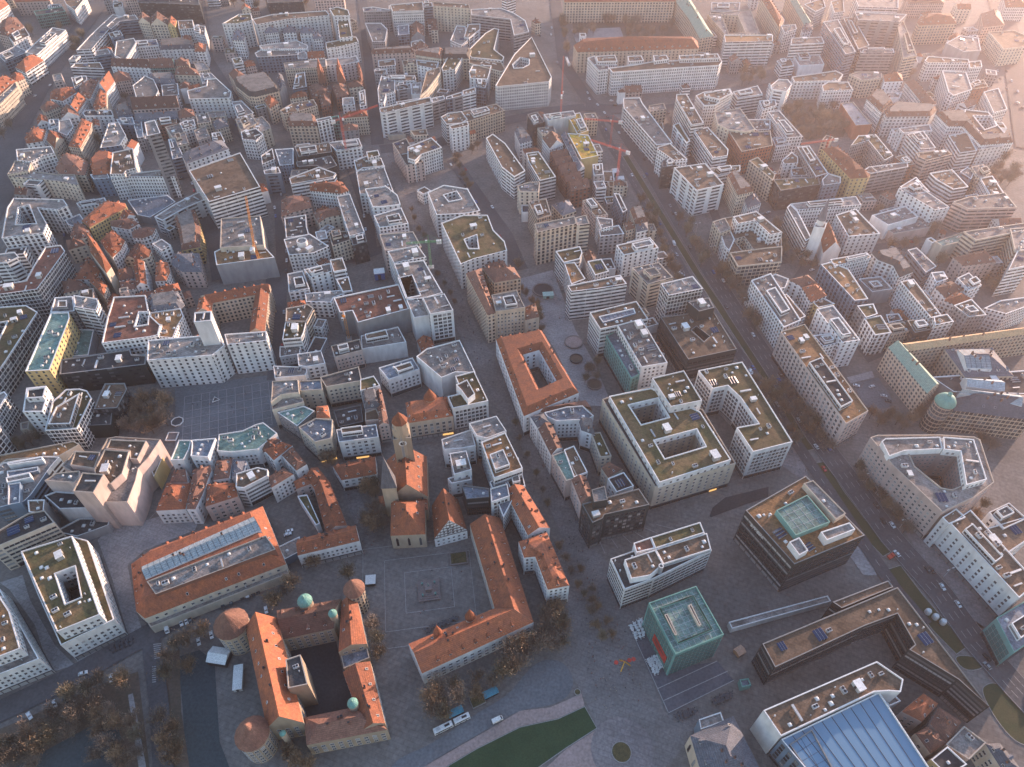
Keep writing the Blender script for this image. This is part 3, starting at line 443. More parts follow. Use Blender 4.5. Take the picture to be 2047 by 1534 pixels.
('s','building site deck covered in bright yellow insulation by the crane',22.42,'Ys','fo',0,'641 6555 116 76 -61 386 -132 -69',[]),
('s','yellow brown unfinished roof deck beside the silver round duct',21.80,'Ys','fo',0,'647 6085 169 69 -64 400 -207 38',[]),
('s','long silver barrel roof between the yellow deck and dark houses',20.18,'Wb','ns',0,'614 5922 61 55 -127 647 -64 -26',[]),
('a','dark apartment block with dark flat roof next to @99@',21.56,'Dp','fd',0,'215 6752 116 79 -71 217 -104 -55',[]),
('a','cream apartment block with grey flat roof next to @99@',19.93,'Cp','fy',0,'299 6603 138 51 -19 130 -165 -52',[]),
('a','white apartment block with pitched brown tiled roof next to @137@',20.31,'Wp','nb',0,'363 6324 137 97 -28 175 -175 -76',[]),
('t','red brown town house with pitched brown tiled roof next to @137@',17.69,'Rp','nb',0,'395 6182 145 47 -30 119 -147 -48',[]),
('t','red brown house, pitched brown tiled roof, between @65@ and ~174@',18.06,'Rp','nb',0,'412 6049 156 57 -29 104 -145 -46',[]),
('t','red brown town house with pitched brown tiled roof next to @65@',18.44,'Rp','nb',0,'451 5886 154 55 -38 146 -144 -56',[]),
('t','red brown house, pitched brown tiled roof, between @137@ and ~157@',17.82,'Rp','nb',0,'492 5766 151 54 -38 120 -153 -55',[]),
('t','red brown house, pitched brown tiled roof, between @65@ and ~157@',18.19,'Rp','nb',0,'528 5602 172 63 -35 149 -163 -65',[]),
('a','grey apartment block with grey flat roof next to @137@',19.57,'Gp','fy',0,'746 5833 93 22 6 201 -95 -23',[]),
('a','white building, mansard slate grey roof, between @99@ and ~109@',17.95,'Wp','ms',0,'76 6465 123 75 -83 231 -88 -52',[]),
('a','white apartment block with hipped orange tiled roof next to @65@',18.33,'Wp','hr',0,'122 6264 157 24 -11 72 -169 0',[]),
('o','white strip office with a brown planted roof beside the tram loops',21.70,'Wb','fg',0,'154 6041 96 -330 149 65 -147 462 -119 -35',[]),
('s','cream commercial block with pale flat roof next to @65@',22.08,'Cp','fl',0,'68 5518 166 0 15 166 -90 0 -112 -63',[]),
('s','sandstone building, pitched orange tiled roof, between @161@ and ~68@',24.46,'Sp','nr',0,'3326 9947 -13 -685 128 249 17 903 -124 -96',[]),
('s','sandstone commercial block with pitched copper roof between @68@ and ~161@',21.83,'Sp','nc',0,'3673 9355 118 83 52 1057 -102 0',[]),
('a','white apartment block with pale flat roof between @171@ and ~161@',24.21,'Wp','fl',0,'3325 9069 186 119 29 163 -198 -41',[]),
('a','white building, hipped slate grey roof, between @11@ and ~161@',21.59,'Wp','hs',0,'3593 9179 147 80 54 185 -89 21 -93 -165',[]),
('o','white office block with brown flat roof between @161@ and ~112@',21.96,'Wp','fb',0,'3941 9842 185 179 65 326 -320 -235',[]),
('o','white office block with brown flat roof between @112@ and ~161@',24.34,'Wp','fb',0,'4142 9729 143 44 144 501 -210 -140',[]),
('o','white office block with grey flat roof next to @171@',25.72,'Wb','fy',0,'3289 8666 416 56 27 189 -373 -38',[]),
('s','low hall with a white sawtooth roof behind the school yard',12.09,'Ws','fl',0,'3362 8413 304 35 28 343 -323 -18',[]),
('o','white office block with brown flat roof next to @171@',12.47,'Wb','fb',0,'3140 8352 160 52 13 213 -182 -72',[]),
('o','blue glass office block with grey flat roof next to @11@',29.85,'Bb','fy',0,'3804 8291 138 70 113 997 -212 -82',[]),
('o','long grey wing with bright metal roof strips in the haze',26.23,'Gb','fb',0,'4038 8525 170 109 108 911 -140 -42',[]),
('o','tall grey slab with many balcony stripes in the rear haze',33.60,'Gb','fy',0,'4249 9232 484 -61 187 248 -627 85',[]),
('o','grey building, pale flat roof, between @11@ and ~93@',23.98,'Gb','fl',0,'4058 8474 394 0 32 126 -404 -18',[]),
('o','cream building, pale flat roof, between @68@ and ~127@',26.36,'Cb','fl',0,'4469 8273 184 70 248 1072 -94 -42',[]),
('s','large sandstone school with an orange hipped roof in the far haze',23.73,'Sp','hr',0,'5087 9343 496 62 61 254 -416 0 -131 -212',[]),
('s','windowless pale grey hall with a skylit roof in the haze',22.11,'Gs','fl',0,'5299 8557 222 36 140 375 -194 78 -266 -230',[]),
('a','white building, brown flat roof, between @127@ and ~93@',20.49,'Wp','fb',0,'4782 8279 475 0 32 104 -429 89 -93 -124',[]),
('a','white apartment block with brown flat roof between @127@ and ~110@',19.86,'Wp','fb',0,'5206 8158 158 34 64 172 -161 -35',[]),
('o','white building, pale flat roof, between @93@ and ~127@',22.24,'Wp','fl',0,'4674 7497 16 -90 266 150 128 444 -253 33',[]),
('a','red brown building, brown flat roof, between @93@ and ~127@',17.62,'Rp','fb',0,'5038 7660 192 62 32 191 -224 -128',[]),
('o','white building, pale flat roof, between @67@ and ~127@',20.00,'Wp','fl',0,'5042 7367 -80 -314 182 84 145 501 -206 -92',[]),
('o','wide office with white stepped edges around a planted court',24.37,'Wp','mb',0,'4327 6696 149 0 4 -376 334 49 11 148 -268 -25 47 498 -102 0 -190 -27',[]),
('o','white office block with brown flat roof next to @67@',23.75,'Wp','fb',0,'4590 6921 -11 -442 243 0 11 255 36 269 -219 55/4679 6921 178 0 -49 -213 -148 -77',[]),
('a','white building, brown flat roof, between @67@ and ~135@',22.13,'Wp','fb',0,'4715 6338 82 98 -13 74 -190 -148 -140 -96',[]),
('o','white building, brown flat roof, between @67@ and ~141@',21.50,'Wb','fb',0,'4240 6206 187 48 68 369 -218 -76',[]),
('a','white apartment block with hipped orange tiled roof near @112@',17.88,'Wp','hr',0,'6577 10142 284 0 195 426 -310 0',[]),
('a','pinkish apartment block with hipped brown tiled roof near @112@',20.26,'Pp','hb',0,'5917 9378 307 82 161 476 -287 -89',[]),
('a','cream apartment block with brown flat roof near @127@',19.64,'Cp','fb',0,'5846 8693 305 74 183 306 -88 199 -330 -40',[]),
('o','white office block with pale flat roof between @112@ and ~161@',24.01,'Wb','fl',0,'4527 9960 507 -45 155 417 -589 0',[]),
('a','pinkish apartment block with hipped brown tiled roof near @68@',18.39,'Pp','hb',0,'5322 10266 487 0 124 336 -517 0',[]),
('a','cream apartment block with pale flat roof between @93@ and ~171@',19.77,'Cp','fl',0,'3871 7831 244 65 47 130 -257 33 -120 -66',[]),
('a','white apartment block with hipped orange tiled roof next to @93@',20.14,'Wp','hr',0,'4110 7807 213 16 53 178 -216 -16',[]),
('a','white house with long red brown mansard and rows of dormers',19.52,'Wp','hb',0,'4325 7232 155 58 -26 579 -114 -64',[]),
('a','white corner house with a rounded brown mansard and white coping',21.90,'Wp','mb',0,'3802 7041 188 198 -9 265 -97 30 -129 -179',[]),
('a','white apartment block with mansard brown tiled roof next to @110@',22.27,'Wp','mb',0,'3814 6938 452 13 120 138 -30 85 -370 57 -163 -197',[]),
('s','white commercial block with pale flat roof next to @93@',15.65,'Ws','fl',0,'4053 7491 122 0 84 151 -197 -15',[]),
('a','white apartment block with brown flat roof between @110@ and ~171@',20.03,'Wp','fb',0,'3359 7561 334 30 12 203 -221 0 -97 -95',[]),
('s','orange red hall with long dark solar panels on its roof',14.41,'Os','fs',0,'3509 6894 175 27 -25 507 -143 -29',[]),
('o','white office block with brown flat roof between @171@ and ~110@',19.78,'Wp','fb',0,'3114 7799 493 32 107 162 -53 99 -540 -164',[]),
('o','white office block with pale flat roof between @94@ and ~171@',26.16,'Wb','fl',0,'2765 7470 144 -60 103 182 -8 124 -109 0 -120 -155',[]),
('o','long white house with a grey ribbon roof beside the bare garden',21.54,'Wp','fy',0,'2680 6496 165 25 -89 556 -123 -28',[]),
('o','white office block with blue grey metal roof next to @94@',15.91,'Wp','fs',0,'2568 6430 160 49 10 176 -163 -51',[]),
('o','grey office block with brown flat roof next to @66@',22.29,'Gp','fb',0,'2744 5766 133 64 -26 505 -127 -24',[]),
('a','white apartment block with brown flat roof next to @158@',17.67,'Wp','fb',0,'2553 6067 135 23 32 116 -34 94 -139 -164',[]),
('a','white apartment block with brown flat roof next to @66@',14.04,'Wb','fb',0,'2596 5928 140 0 44 157 -159 -23',[]),
('o','dark office block with planted green brown roof next to @50@',20.42,'Db','fg',0,'2380 5566 386 104 16 127 -421 -43',[]),
('o','blue glass office block with pale flat roof next to @50@',23.80,'Bp','fl',0,'2755 5593 168 41 34 106 -93 64 -89 -107',[]),
('o','long cream wing with red roof and bright lit courtyard slope',26.17,'Yp','nr',0,'3019 5678 163 21 37 43 -135 496 -161 -23',[]),
('o','gridded office wing around the sunlit inner court',23.55,'Gp','fg',0,'3436 6409 21 -378 115 91 -20 411 -179 -25 -138 -197',[]),
('o','grey wing with curved metal roof and bands of windows',21.93,'Gb','fy',0,'3264 5826 388 121 23 90 -392 -90 -69 -67',[]),
('o','red brown office block with brown flat roof next to @141@',20.31,'Rp','fb',0,'3644 5998 107 22 -29 185 -112 -47',[]),
('a','white building, grey flat roof, between @67@ and ~151@',19.68,'Wp','fy',0,'3875 6633 306 52 28 131 -345 -79',[]),
('o','white office block with pale flat roof next to @141@',24.06,'Wb','fl',0,'3871 6230 152 24 18 345 -189 -76',[]),
('o','rounded office with pink and white horizontal bands among bare trees',24.44,'Pb','fb',0,'3788 6083 54 -68 281 114 -19 94 -312 -70',[]),
('o','white office block with brown flat roof next to @141@',21.81,'Wb','fb',0,'3818 5731 87 -167 151 41 -17 299 -234 -65',[]),
('o','blue glass office block with pale flat roof next to @141@',18.19,'Bb','fl',0,'4179 5792 102 153 -40 67 -108 -89',[]),
('a','white apartment block with brown flat roof next to @135@',19.57,'Wp','fb',0,'4201 5438 148 80 36 315 -134 -43',[]),
('a','white apartment block with pale flat roof next to @87@',19.95,'Wp','fl',0,'3527 5512 171 41 -23 252 -212 -169',[]),
('a','cream apartment block with pale flat roof next to @141@',20.32,'Cp','fl',0,'4230 5777 154 87 2 156 -136 -45',[]),
('s','white store with glazed bays and grey barrel roofs around a dark court',23.70,'Wg','fl',0,'-4129 4802 308 69 -30 134 -179 233 173 -29 61 67 -80 98 -442 20 17 -147/-4205 5247 73 39 184 -272 -158 -18',[]),
('s','curved gridded office with a brick red roof and roof garden edge',25.08,'Wg','fr',0,'-3825 4059 299 72 5 219 0 255 -71 83 -113 -25 21 -251 23 -172 -219 -72',[]),
('o','white office block with pale flat roof next to @6@',25.45,'Wb','fl',0,'-4013 4439 108 15 58 73 -66 65 -157 -41',[]),
('s','white department store with dark glazed bays and a green brown roof',19.83,'Wg','fg',0,'-3445 3215 4 211 -17 511 -123 78 -254 -29/-3717 3808 85 27 43 -248 -26 0',[]),
('o','cream office with a flat copper green roof beside the town hall',25.21,'Yp','ft',0,'-3213 3278 157 12 -89 518 -34 67 -127 -6',[]),
('o','grey office block with grey flat roof next to @58@',23.58,'Gp','fy',0,'-3328 3890 172 11 -87 172 -126 -17',[]),
('o','white office with a curved cream arched roof and stepped bands',26.96,'Wb','fl',0,'-3149 3910 174 -41 -12 76 -33 59 -190 39',[]),
('s','low hall with a dull green glass roof in the town hall yard',8.34,'Gs','ft',0,'-3186 3579 185 25 -69 270 -137 7',[]),
('o','long dark glass town hall wing with a banded black roof',17.72,'Db','fd',0,'-3039 3322 543 95 -26 92 -103 6 -33 53 -435 -102',[]),
('o','white office with red brown roof terraces and solar panels around a court',23.09,'Wp','fr',0,'-2902 3852 69 -281 311 64 50 19 -18 104 -120 114 -104 218 -228 -21/-2692 3900 68 0 37 -131 -81 -21',[]),
('s','white building with a colourful blue and orange playground on its roof',20.47,'Wp','fo',0,'-2588 3807 83 -20 25 -124 105 -13 -7 131 8 101 -51 90 -208 -49',[]),
('a','grey apartment block with mansard slate grey roof next to @43@',19.85,'Gp','ms',0,'-2628 3930 196 42 14 57 -93 145 -212 -52',[]),
('o','white town hall with rows of small square windows and a tall plain tower',26.22,'Wp','fl',0,'-2014 3419 57 100 -84 101 -115 -6 -345 -45 62 -198',[('wing',27.60,'Wp','fl',0,'-1937 3507 263 41 -27 98 -283 -31'),('clock_tower',46.98,'Ws','fd',0,'-2103 3520 111 16 -28 97 -109 -15')]),
('o','sandstone town hall wings around a court under sunlit orange roofs',20.35,'Sp','nr',0,'-2220 4037 405 130 -41 93 -473 -137',[('wing',19.73,'Sp','nr',0,'-1865 3729 112 -6 -91 542 -89 -83'),('wing',20.11,'Sp','nr',0,'-2305 3934 115 0 -22 106 -119 57')]),
('s','long yellow fronted house with an orange roof and white dormers',16.48,'Yp','nr',0,'-3559 5066 123 187 75 117 -37 69 -188 30 -84 -301',[]),
('t','white town house with pitched orange tiled roof next to @8@',15.86,'Wp','nr',0,'-3299 5168 60 85 -81 87 -54 -87',[]),
('t','white town house with pitched brown tiled roof next to @8@',16.24,'Wp','nb',0,'-3389 5088 170 -46 55 83 -95 84 -164 -47',[]),
('t','white town house with hipped brown tiled roof next to @46@',15.62,'Wp','hb',0,'-3150 4934 86 -9 63 45 -3 100 -75 18 -111 -73',[]),
('t','orange roofed house with scaffolding wrapped in green netting',15.99,'Wp','hr',0,'-3330 4789 123 -135 27 101 -12 130 -166 161 -41 -161',[]),
('t','narrow house with a tall sunlit white gable and steep roof',24.37,'Cs','nr',9,'-3336 4615 236 -272 8 78 -248 328 -83 43',[]),
('t','white town house with hipped orange tiled roof next to @63@',15.75,'Wp','hr',0,'-3227 4376 -8 94 -102 130 -77 66 12 -290',[]),
('t','cream town house with hipped brown tiled roof next to @6@',15.12,'Cp','hb',0,'-3413 4216 172 68 -114 91 -142 -10',[]),
('t','cream town house with hipped orange tiled roof next to @63@',15.50,'Cp','hr',0,'-3093 4182 -23 120 -138 140 -27 -78',[]),
('t','cream town house with pitched orange tiled roof next to @32@',16.88,'Cp','nr',0,'-3000 4593 90 57 -10 84 -131 112 1 -171',[]),
('t','narrow house with a bright orange roof in the old lane',16.25,'Wp','nr',0,'-2881 4285 74 23 -130 298 -77 -21',[]),
('t','white town house with hipped brown tiled roof next to @32@',14.63,'Wp','hb',0,'-3056 4375 111 31 -73 143 -102 -32',[]),
('t','white house, hipped brown tiled roof, between @32@ and ~145@',15.01,'Wp','hb',0,'-2982 4248 94 30 -41 100 -113 -24',[]),
('a','cream corner house with red brown dormered mansard on the wide street',16.39,'Yp','mb',0,'-2776 4977 96 -236 137 51 -70 248 -136 292 -141 -134',[]),
('a','pinkish apartment block with hipped slate grey roof next to @32@',15.76,'Pp','hs',0,'-2706 4567 115 -97 158 0 -99 246 -210 -9',[]),
('a','white apartment block with hipped orange tiled roof next to @32@',16.14,'Wp','hr',0,'-2759 4348 85 8 -7 109 -63 129 -95 0',[]),
('t','white town house with hipped orange tiled roof next to @32@',15.52,'Wp','hr',0,'-2707 4219 179 23 -56 98 -148 -76',[]),
('s','low arcade with dark glass roofs beside @45@',7.89,'Gs','fs',0,'-3297 5375 124 -39 144 249 -111 113 -335 -83',[]),
('s','curved grey roofed link block running to the department store',15.27,'Wb','fl',0,'-2984 5177 132 192 156 159 -74 155 -192 -245 -111 -204',[]),
('a','white apartment block with pale flat roof next to @8@',14.65,'Wp','fl',0,'-3781 5388 209 70 -53 90 -218 -90',[]),
('a','white apartment block with blue grey metal roof next to @31@',14.03,'Wp','fs',0,'-3772 5130 91 -37 25 93 -91 114 -89 -95',[]),
('t','cream town house with hipped brown tiled roof next to @8@',14.40,'Cp','hb',0,'-3694 4979 85 -54 89 63 -110 164 -111 10',[]),
('t','cream town house with hipped brown tiled roof next to @46@',13.78,'Cp','hb',0,'-3630 4786 120 69 -60 70 -141 0',[]),
('t','white town house with hipped orange tiled roof next to @8@',14.16,'Wp','hr',0,'-3537 5376 98 59 -30 50 -132 -30',[]),
('s','bare concrete block under construction with two dark roof openings',22.53,'Cs','fl',0,'-2334 4687 345 34 -133 421 -321 -42',[('site_deck',18.91,'Gs','fo',0,'-2321 4506 435 101 -122 154 -345 -38 -36 -42')]),
('t','pinkish town house with hipped brown tiled roof next to @142@',18.29,'Pp','hb',0,'-1970 5197 102 77 132 67 -55 169 -131 21 -106 -71',[]),
('o','grey office block with dark flat roof next to @81@',17.66,'Gp','fd',0,'-1862 4893 184 39 -46 126 -40 172 -176 -51',[]),
('o','grey white corner office with a round white drum on its roof',18.04,'Wp','fl',0,'-1785 4648 193 28 109 93 -192 175 -198 -79',[('drum',21.42,'Ws','fl',0,'-1664 4808 -6 15 -12 12 -15 6 -17 0 -15 -6 -12 -12 -7 -15 0 -17 7 -15 12 -12 15 -7 17 0 15 7 12 12 6 15')]),
('a','white apartment block with hipped orange tiled roof next to @142@',21.80,'Wp','hr',0,'-1501 5504 58 51 -80 146 -289 -42 25 -104',[]),
('a','long block with a plain grey flat roof following the side street',20.17,'Wp','fy',0,'-1441 5188 107 -310 121 53 -216 590 -110 -41',[]),
('t','cream town house with pitched brown tiled roof next to @47@',15.55,'Cp','nb',0,'-1645 5145 54 84 127 48 -52 117 -213 -88',[]),
('a','cream apartment block with dark flat roof next to @81@',17.93,'Cp','fd',0,'-1458 4771 143 95 -40 124 -168 -27',[]),
('o','dark office block with dark flat roof next to @47@',18.30,'Dg','fd',0,'-1293 4774 110 52 -39 132 -117 -35',[]),
('o','white office block with grey flat roof next to @15@',16.68,'Wp','fy',0,'-1693 4205 152 37 -97 224 -114 -39',[]),
('o','white office block with grey flat roof next to @81@',18.06,'Wp','fy',0,'-1556 4362 155 78 -33 109 -194 -85',[]),
('a','white apartment block with brown flat roof next to @81@',19.43,'Wb','fb',0,'-1384 4415 97 31 -59 154 -94 -33',[]),
('s','white commercial block with brown flat roof next to @125@',15.81,'Wb','fb',0,'-1288 4216 74 14 -58 176 -91 -38',[]),
('o','white office block with pale flat roof next to @15@',14.19,'Wp','fl',0,'-1550 4117 190 -7 9 58 126 75 -23 22 -332 -45',[]),
('s','large store with wide red brown flat roof dotted with white vents',21.56,'Gs','fr',0,'-1248 3911 88 20 58 -129 352 150 -108 287 -464 -162',[]),
('s','block wrapped in white sheeting with a grey rubble covered roof',13.94,'Ws','fy',0,'-1056 3608 305 73 -76 163 -256 -98',[]),
('a','pinkish apartment block with dark flat roof next to @61@',16.32,'Pp','fd',0,'-1224 3504 181 69 -35 115 -192 -71',[]),
('o','narrow office with a dark brown five sided roof and round plant room',20.70,'Cb','fb',0,'-1625 3822 152 0 23 147 -55 50 -31 -17 -117 -33',[]),
('o','white office block with planted green brown roof next to @15@',20.07,'Wb','fg',0,'-1609 3641 128 17 8 55 -5 116 -150 -4',[]),
('t','white town house with hipped orange tiled roof next to @15@',15.45,'Wp','hr',0,'-1668 4035 128 46 -21 49 -125 -23',[]),
('a','grey apartment block with grey flat roof next to @15@',11.83,'Gp','fy',0,'-1626 3550 134 31 -7 77 -151 0',[]),
('a','white apartment block with grey flat roof next to @107@',15.20,'Wp','fy',0,'-1463 3434 54 -12 127 32 -54 128 -159 -35',[]),
('a','white apartment block with grey flat roof next to @124@',13.58,'Wp','fy',0,'-1606 3330 202 26 6 36 -18 46 -227 8',[]),
('s','white block with a cluttered half stripped roof beside the green crane',23.96,'Wp','fl',0,'-918 4466 249 73 -85 162 -231 -81',[]),
('o','white block with a dark court and rows of ducts on its roof',24.34,'Wb','fl',0,'-771 4032 115 3 144 66 -175 400 -229 -48/-857 4275 96 35 83 -235 -99 -29',[]),
('s','white gridded corner tower with a square dark roof hatch on the main street',28.71,'Wg','fl',0,'-578 3812 160 43 -75 184 -156 -45',[('wing',24.09,'Ws','fl',0,'-699 3824 112 30 -73 195 -115 -21')]),
('a','white apartment block with pale flat roof next to @47@',22.47,'Wp','fl',0,'-1194 5276 85 0 152 39 -43 148 -116 143 -184 -41',[]),
('a','white apartment block with grey flat roof next to @47@',21.84,'Wp','fy',0,'-1098 4975 236 61 -86 240 -220 -123',[]),
('a','pinkish apartment block with grey flat roof next to @118@',22.22,'Pp','fy',0,'-1013 4658 289 50 -88 208 -272 -41',[]),
('a','white block with a blue glazed light well near the main shopping street',21.60,'Wp','fl',0,'-640 5166 233 19 136 47 -121 347 -216 62 -135 -123/-597 5477 107 61 50 -121 -107 -39',[]),
('o','white block with a pale green roof around a small dark court',23.97,'Wp','fg',0,'-399 4450 107 72 254 107 -21 126 -93 156 -52 219 -210 0 -173 -120/-382 4780 93 61 22 -179 -75 0',[]),
('o','long sandstone office wing under a grey brown pitched roof',27.35,'Sp','hb',0,'-174 3824 57 23 -116 523 -117 -65',[('wing',26.73,'Sp','hb',0,'-134 4199 201 53 -51 138 -245 -8')]),
('o','sandstone office block with a square rooftop skylight on the main street',29.10,'Sp','fl',0,'-114 3837 209 41 -61 197 -183 -57',[]),
('o','sandstone office block with hipped brown tiled roof next to @56@',20.48,'Sp','hb',0,'96 3848 102 34 -25 153 -75 -42',[]),
('s','large windowless store with a plain grey roof on the main street corner',21.86,'Ws','fy',0,'-467 3253 89 52 135 -6 -122 319 -222 -88 -64 -76',[]),
('a','white apartment block with blue grey metal roof next to @120@',17.24,'Wp','fs',0,'-824 3280 197 100 -58 109 -220 -97',[]),
('o','sandstone office block with brown flat roof next to @157@',26.61,'Sg','fb',0,'209 5025 119 65 -33 251 -156 -47',[]),
('t','cream town house with hipped slate grey roof next to @157@',19.99,'Cp','hs',0,'428 5187 124 80 -57 176 -151 -89',[]),
('o','tall slab wrapped in brown scaffolding beside the banded cream end',31.37,'Sg','fl',0,'202 4766 319 122 -5 111 -333 -111',[('wing',30.74,'Cb','fl',0,'524 4874 105 23 -18 130 -92 -40')]),
('a','pinkish building, brown flat roof, between @136@ and ~65@',20.12,'Pp','fb',0,'703 5166 114 26 -101 269 -102 -50',[]),
('a','white apartment block with grey flat roof next to @136@',20.50,'Wp','fy',0,'740 4976 102 40 5 107 -134 31',[]),
('o','grey office block with grey flat roof next to @136@',17.88,'Gp','fy',0,'726 4907 205 36 -33 130 -174 -64',[]),
('o','blue glass office block with dark flat roof between @136@ and ~174@',20.25,'Bg','fd',0,'945 5220 43 43 -41 256 -49 10',[]),
('t','cream town house with hipped brown tiled roof next to @136@',19.63,'Cp','hb',0,'948 4971 79 40 -12 91 -81 -18',[]),
('t','cream house, mansard brown tiled roof, between @136@ and ~98@',20.01,'Cp','mb',0,'1033 5063 110 37 -24 201 -105 -19',[]),
('t','white town house with hipped slate grey roof next to @136@',20.38,'Wp','hs',0,'1032 4942 98 40 9 105 -105 -36',[]),
('o','white office with a stepped brown roof above a wider banded base',21.76,'Wp','fb',0,'882 4598 292 99 -49 144 -287 -110',[]),
('o','white office block with planted green brown roof next to @157@',22.14,'Wb','fg',0,'403 4495 131 52 25 82 -14 83 -199 -67',[('wing',21.51,'Wb','fo',0,'447 4235 114 68 -69 207 -86 -6')]),
('a','white apartment block with planted green brown roof next to @119@',21.89,'Wp','fg',0,'636 4341 112 50 -46 159 -111 -32',[]),
('o','white banded corner office with shop signs at the pedestrian plaza',27.27,'Wb','fb',0,'435 4076 196 36 224 56 -38 110 -215 -70 -193 -60',[]),
('o','cream office with stacked dark bands and a blue rooftop box',23.65,'Cb','fl',0,'1019 4208 206 83 -82 191 -218 -70',[]),
('o','white gridded office tower with blank grey blue side walls',35.02,'Wg','fl',0,'1120 3939 260 77 -51 148 -248 -90',[]),
('o','dark office block with grey flat roof next to @128@',31.40,'Ds','fy',0,'1318 3808 118 41 -18 113 -162 -49',[]),
('o','dark glass office with a pale roof terrace and a sunken black court',22.78,'Db','fb',0,'1191 3415 350 101 -86 408 -93 -14 -151 -34 -148 -27/1264 3709 42 39 73 -104 -49 -51',[]),
('o','white office with a long blue grey solar field on a brown roof',27.15,'Wb','fb',0,'614 3671 348 108 -60 194 -348 -127',[('solar_field',27.53,'Bs','fs',3,'639 3735 241 100 -7 55 -259 -89')]),
('o','pale office with a dark penthouse ringed in green on the roof',27.91,'Wp','fy',0,'852 3292 179 41 -119 440 -177 -68',[('wing',21.28,'Tp','fs',0,'789 3253 62 40 -112 430 -78 -56')]),
('t','white house, hipped slate grey roof, between @98@ and ~50@',15.66,'Wp','hs',0,'2056 5369 138 83 -13 166 -122 -65',[]),
('o','cream courtyard block with terraced brown roofs above bare street trees',14.04,'Cp','fb',0,'1757 4756 33 -202 369 60 106 406 -135 319 -224 -77 -70 -23 -118 -53/1842 4912 93 45 35 -184 -85 -37',[('wing',23.41,'Wp','fb',0,'1872 5006 151 49 80 -206 106 35 -137 311 -217 -85'),('wing',19.79,'Cg','fb',0,'1739 4658 26 -180 358 58 59 209 -163 -25'),('wing',20.17,'Cp','fy',0,'1716 4922 101 63 -14 159 -117 -59'),('wing',16.55,'Wp','fl',0,'1733 4790 22 -68 81 164 -8 134 -95 -54')]),
('s','white courtyard block with a wide red tiled ring roof on the main street',19.92,'Wp','mr',0,'75 2940 362 203 -226 600 -324 -91/75 3498 113 47 108 -296 -118 -71',[]),
('o','white slab with small square windows along the dual carriageway',22.30,'Wp','fy',0,'1922 3741 145 79 -79 542 -173 -87',[]),
('o','white school wing with a ribbed roof behind the church spire',17.68,'Wp','fl',0,'2459 5298 584 82 -2 140 -609 -120',[]),
('o','white office block with pale flat roof next to @126@',18.05,'Wb','fl',0,'2403 4838 61 53 -4 396 -34 103 -45 -55',[]),
('o','white office with a long glazed strip in its brown roof beside the church',18.43,'Wp','fb',0,'2770 4899 277 39 -79 372 -203 -96',[]),
('church','white church with a dark pointed spire and a single orange roof',12.81,'Ws','nr1',9,'2538 4756 167 60 7 304 -116 -82',[('tower',31.19,'Ws','fl',0,'2515 4824 39 79 -86 18 -36 -71'),('spire',36.56,'Ws','ks',20,'2523 4899 -4 11 -8 9 -11 4 -12 0 -11 -4 -8 -9 -5 -11 0 -11 5 -11 8 -9 11 -4 12 0 11 4 8 9 4 11')]),
('s','windowless hall with a grey sloped metal roof beside brown trees',13.94,'Ws','fy',0,'3200 5128 306 126 -44 169 -350 -144',[]),
('s','pinkish commercial block with grey flat roof next to @147@',8.32,'Ps','fy',0,'3248 5081 348 96 64 91 -101 61 -342 -171',[]),
('a','long white apartment slab with a grid of tiny windows',20.69,'Wp','fl',0,'3616 5252 149 42 -140 363 -192 -63',[]),
('o','pinkish office with ribbed bands and raised rooftop plant floor',23.07,'Pb','fl',0,'3887 5234 422 23 9 233 -348 -66 -170 -80',[]),
('s','cream commercial block with green metal roof next to @79@',15.45,'Cs','ft',0,'3518 4805 287 105 -22 104 -300 -143',[]),
('o','cream office block with pale flat roof next to @138@',25.82,'Cb','fl',0,'3717 4742 532 160 16 93 -595 -132',[('wing',26.20,'Cb','fl',0,'3952 4590 136 16 135 308 -163 -17')]),
('o','pink brick block under a shallow hipped roof among bare trees',17.58,'Pp','hb',0,'3559 4523 286 52 -10 163 -306 -100',[]),
('o','tall white block with many horizontal balcony bands in the garden quarter',25.96,'Wb','fl',0,'3794 4361 200 55 106 210 -119 -20',[]),
('o','white wing with a bright orange gravel roof near the church',20.33,'Wp','fo',0,'2516 4471 329 116 -11 63 -324 -87',[]),
('o','white corner house with a dark mansard and small round dome',19.71,'Wp','md',0,'2896 4571 93 -73 -7 -149 133 70 -26 310 -215 -67',[]),
('o','blue glass office block with orange brown roof next to @60@',20.09,'Bg','fo',0,'2538 4061 109 19 -30 366 -110 88 -88 -33',[]),
('o','grey office block with grey flat roof next to @152@',12.46,'Gs','fy',0,'2764 4256 172 35 -36 158 -188 -31',[]),
('o','slim white wing with rows of square windows facing the grassy court',21.84,'Wp','fb',0,'3010 3850 89 27 -39 422 -113 -34',[]),
('o','white office block with brown flat roof next to @21@',24.22,'Wp','fb',0,'2986 3743 150 40 -11 83 -113 -30',[]),
('t','white town house with hipped brown tiled roof next to @21@',17.59,'Wp','hb',0,'3254 4125 192 106 -63 109 -157 -86',[]),
('t','white town house with hipped orange tiled roof next to @21@',17.97,'Wp','hr',0,'3292 4044 163 62 -91 105 -136 -110',[]),
('o','grey office block with brown flat roof next to @21@',22.35,'Gp','fb',0,'3281 3854 140 20 -30 182 -163 -74',[]),
('a','white apartment block with grey flat roof next to @79@',19.72,'Wp','fy',0,'3440 4187 128 63 -30 153 -118 -65',[]),
('a','white apartment block with pale flat roof next to @89@',18.10,'Wp','fl',0,'3247 4297 112 49 5 94 -104 -16',[]),
('o','long low wing with a grey roof and dark balcony fronts',16.48,'Bb','fy',0,'3233 4442 119 83 -61 249 -89 -34',[]),
('o','white building, pale flat roof, between @138@ and ~21@',17.86,'Wp','fl',0,'3613 3937 260 115 36 90 -268 -50 -163 -90',[]),
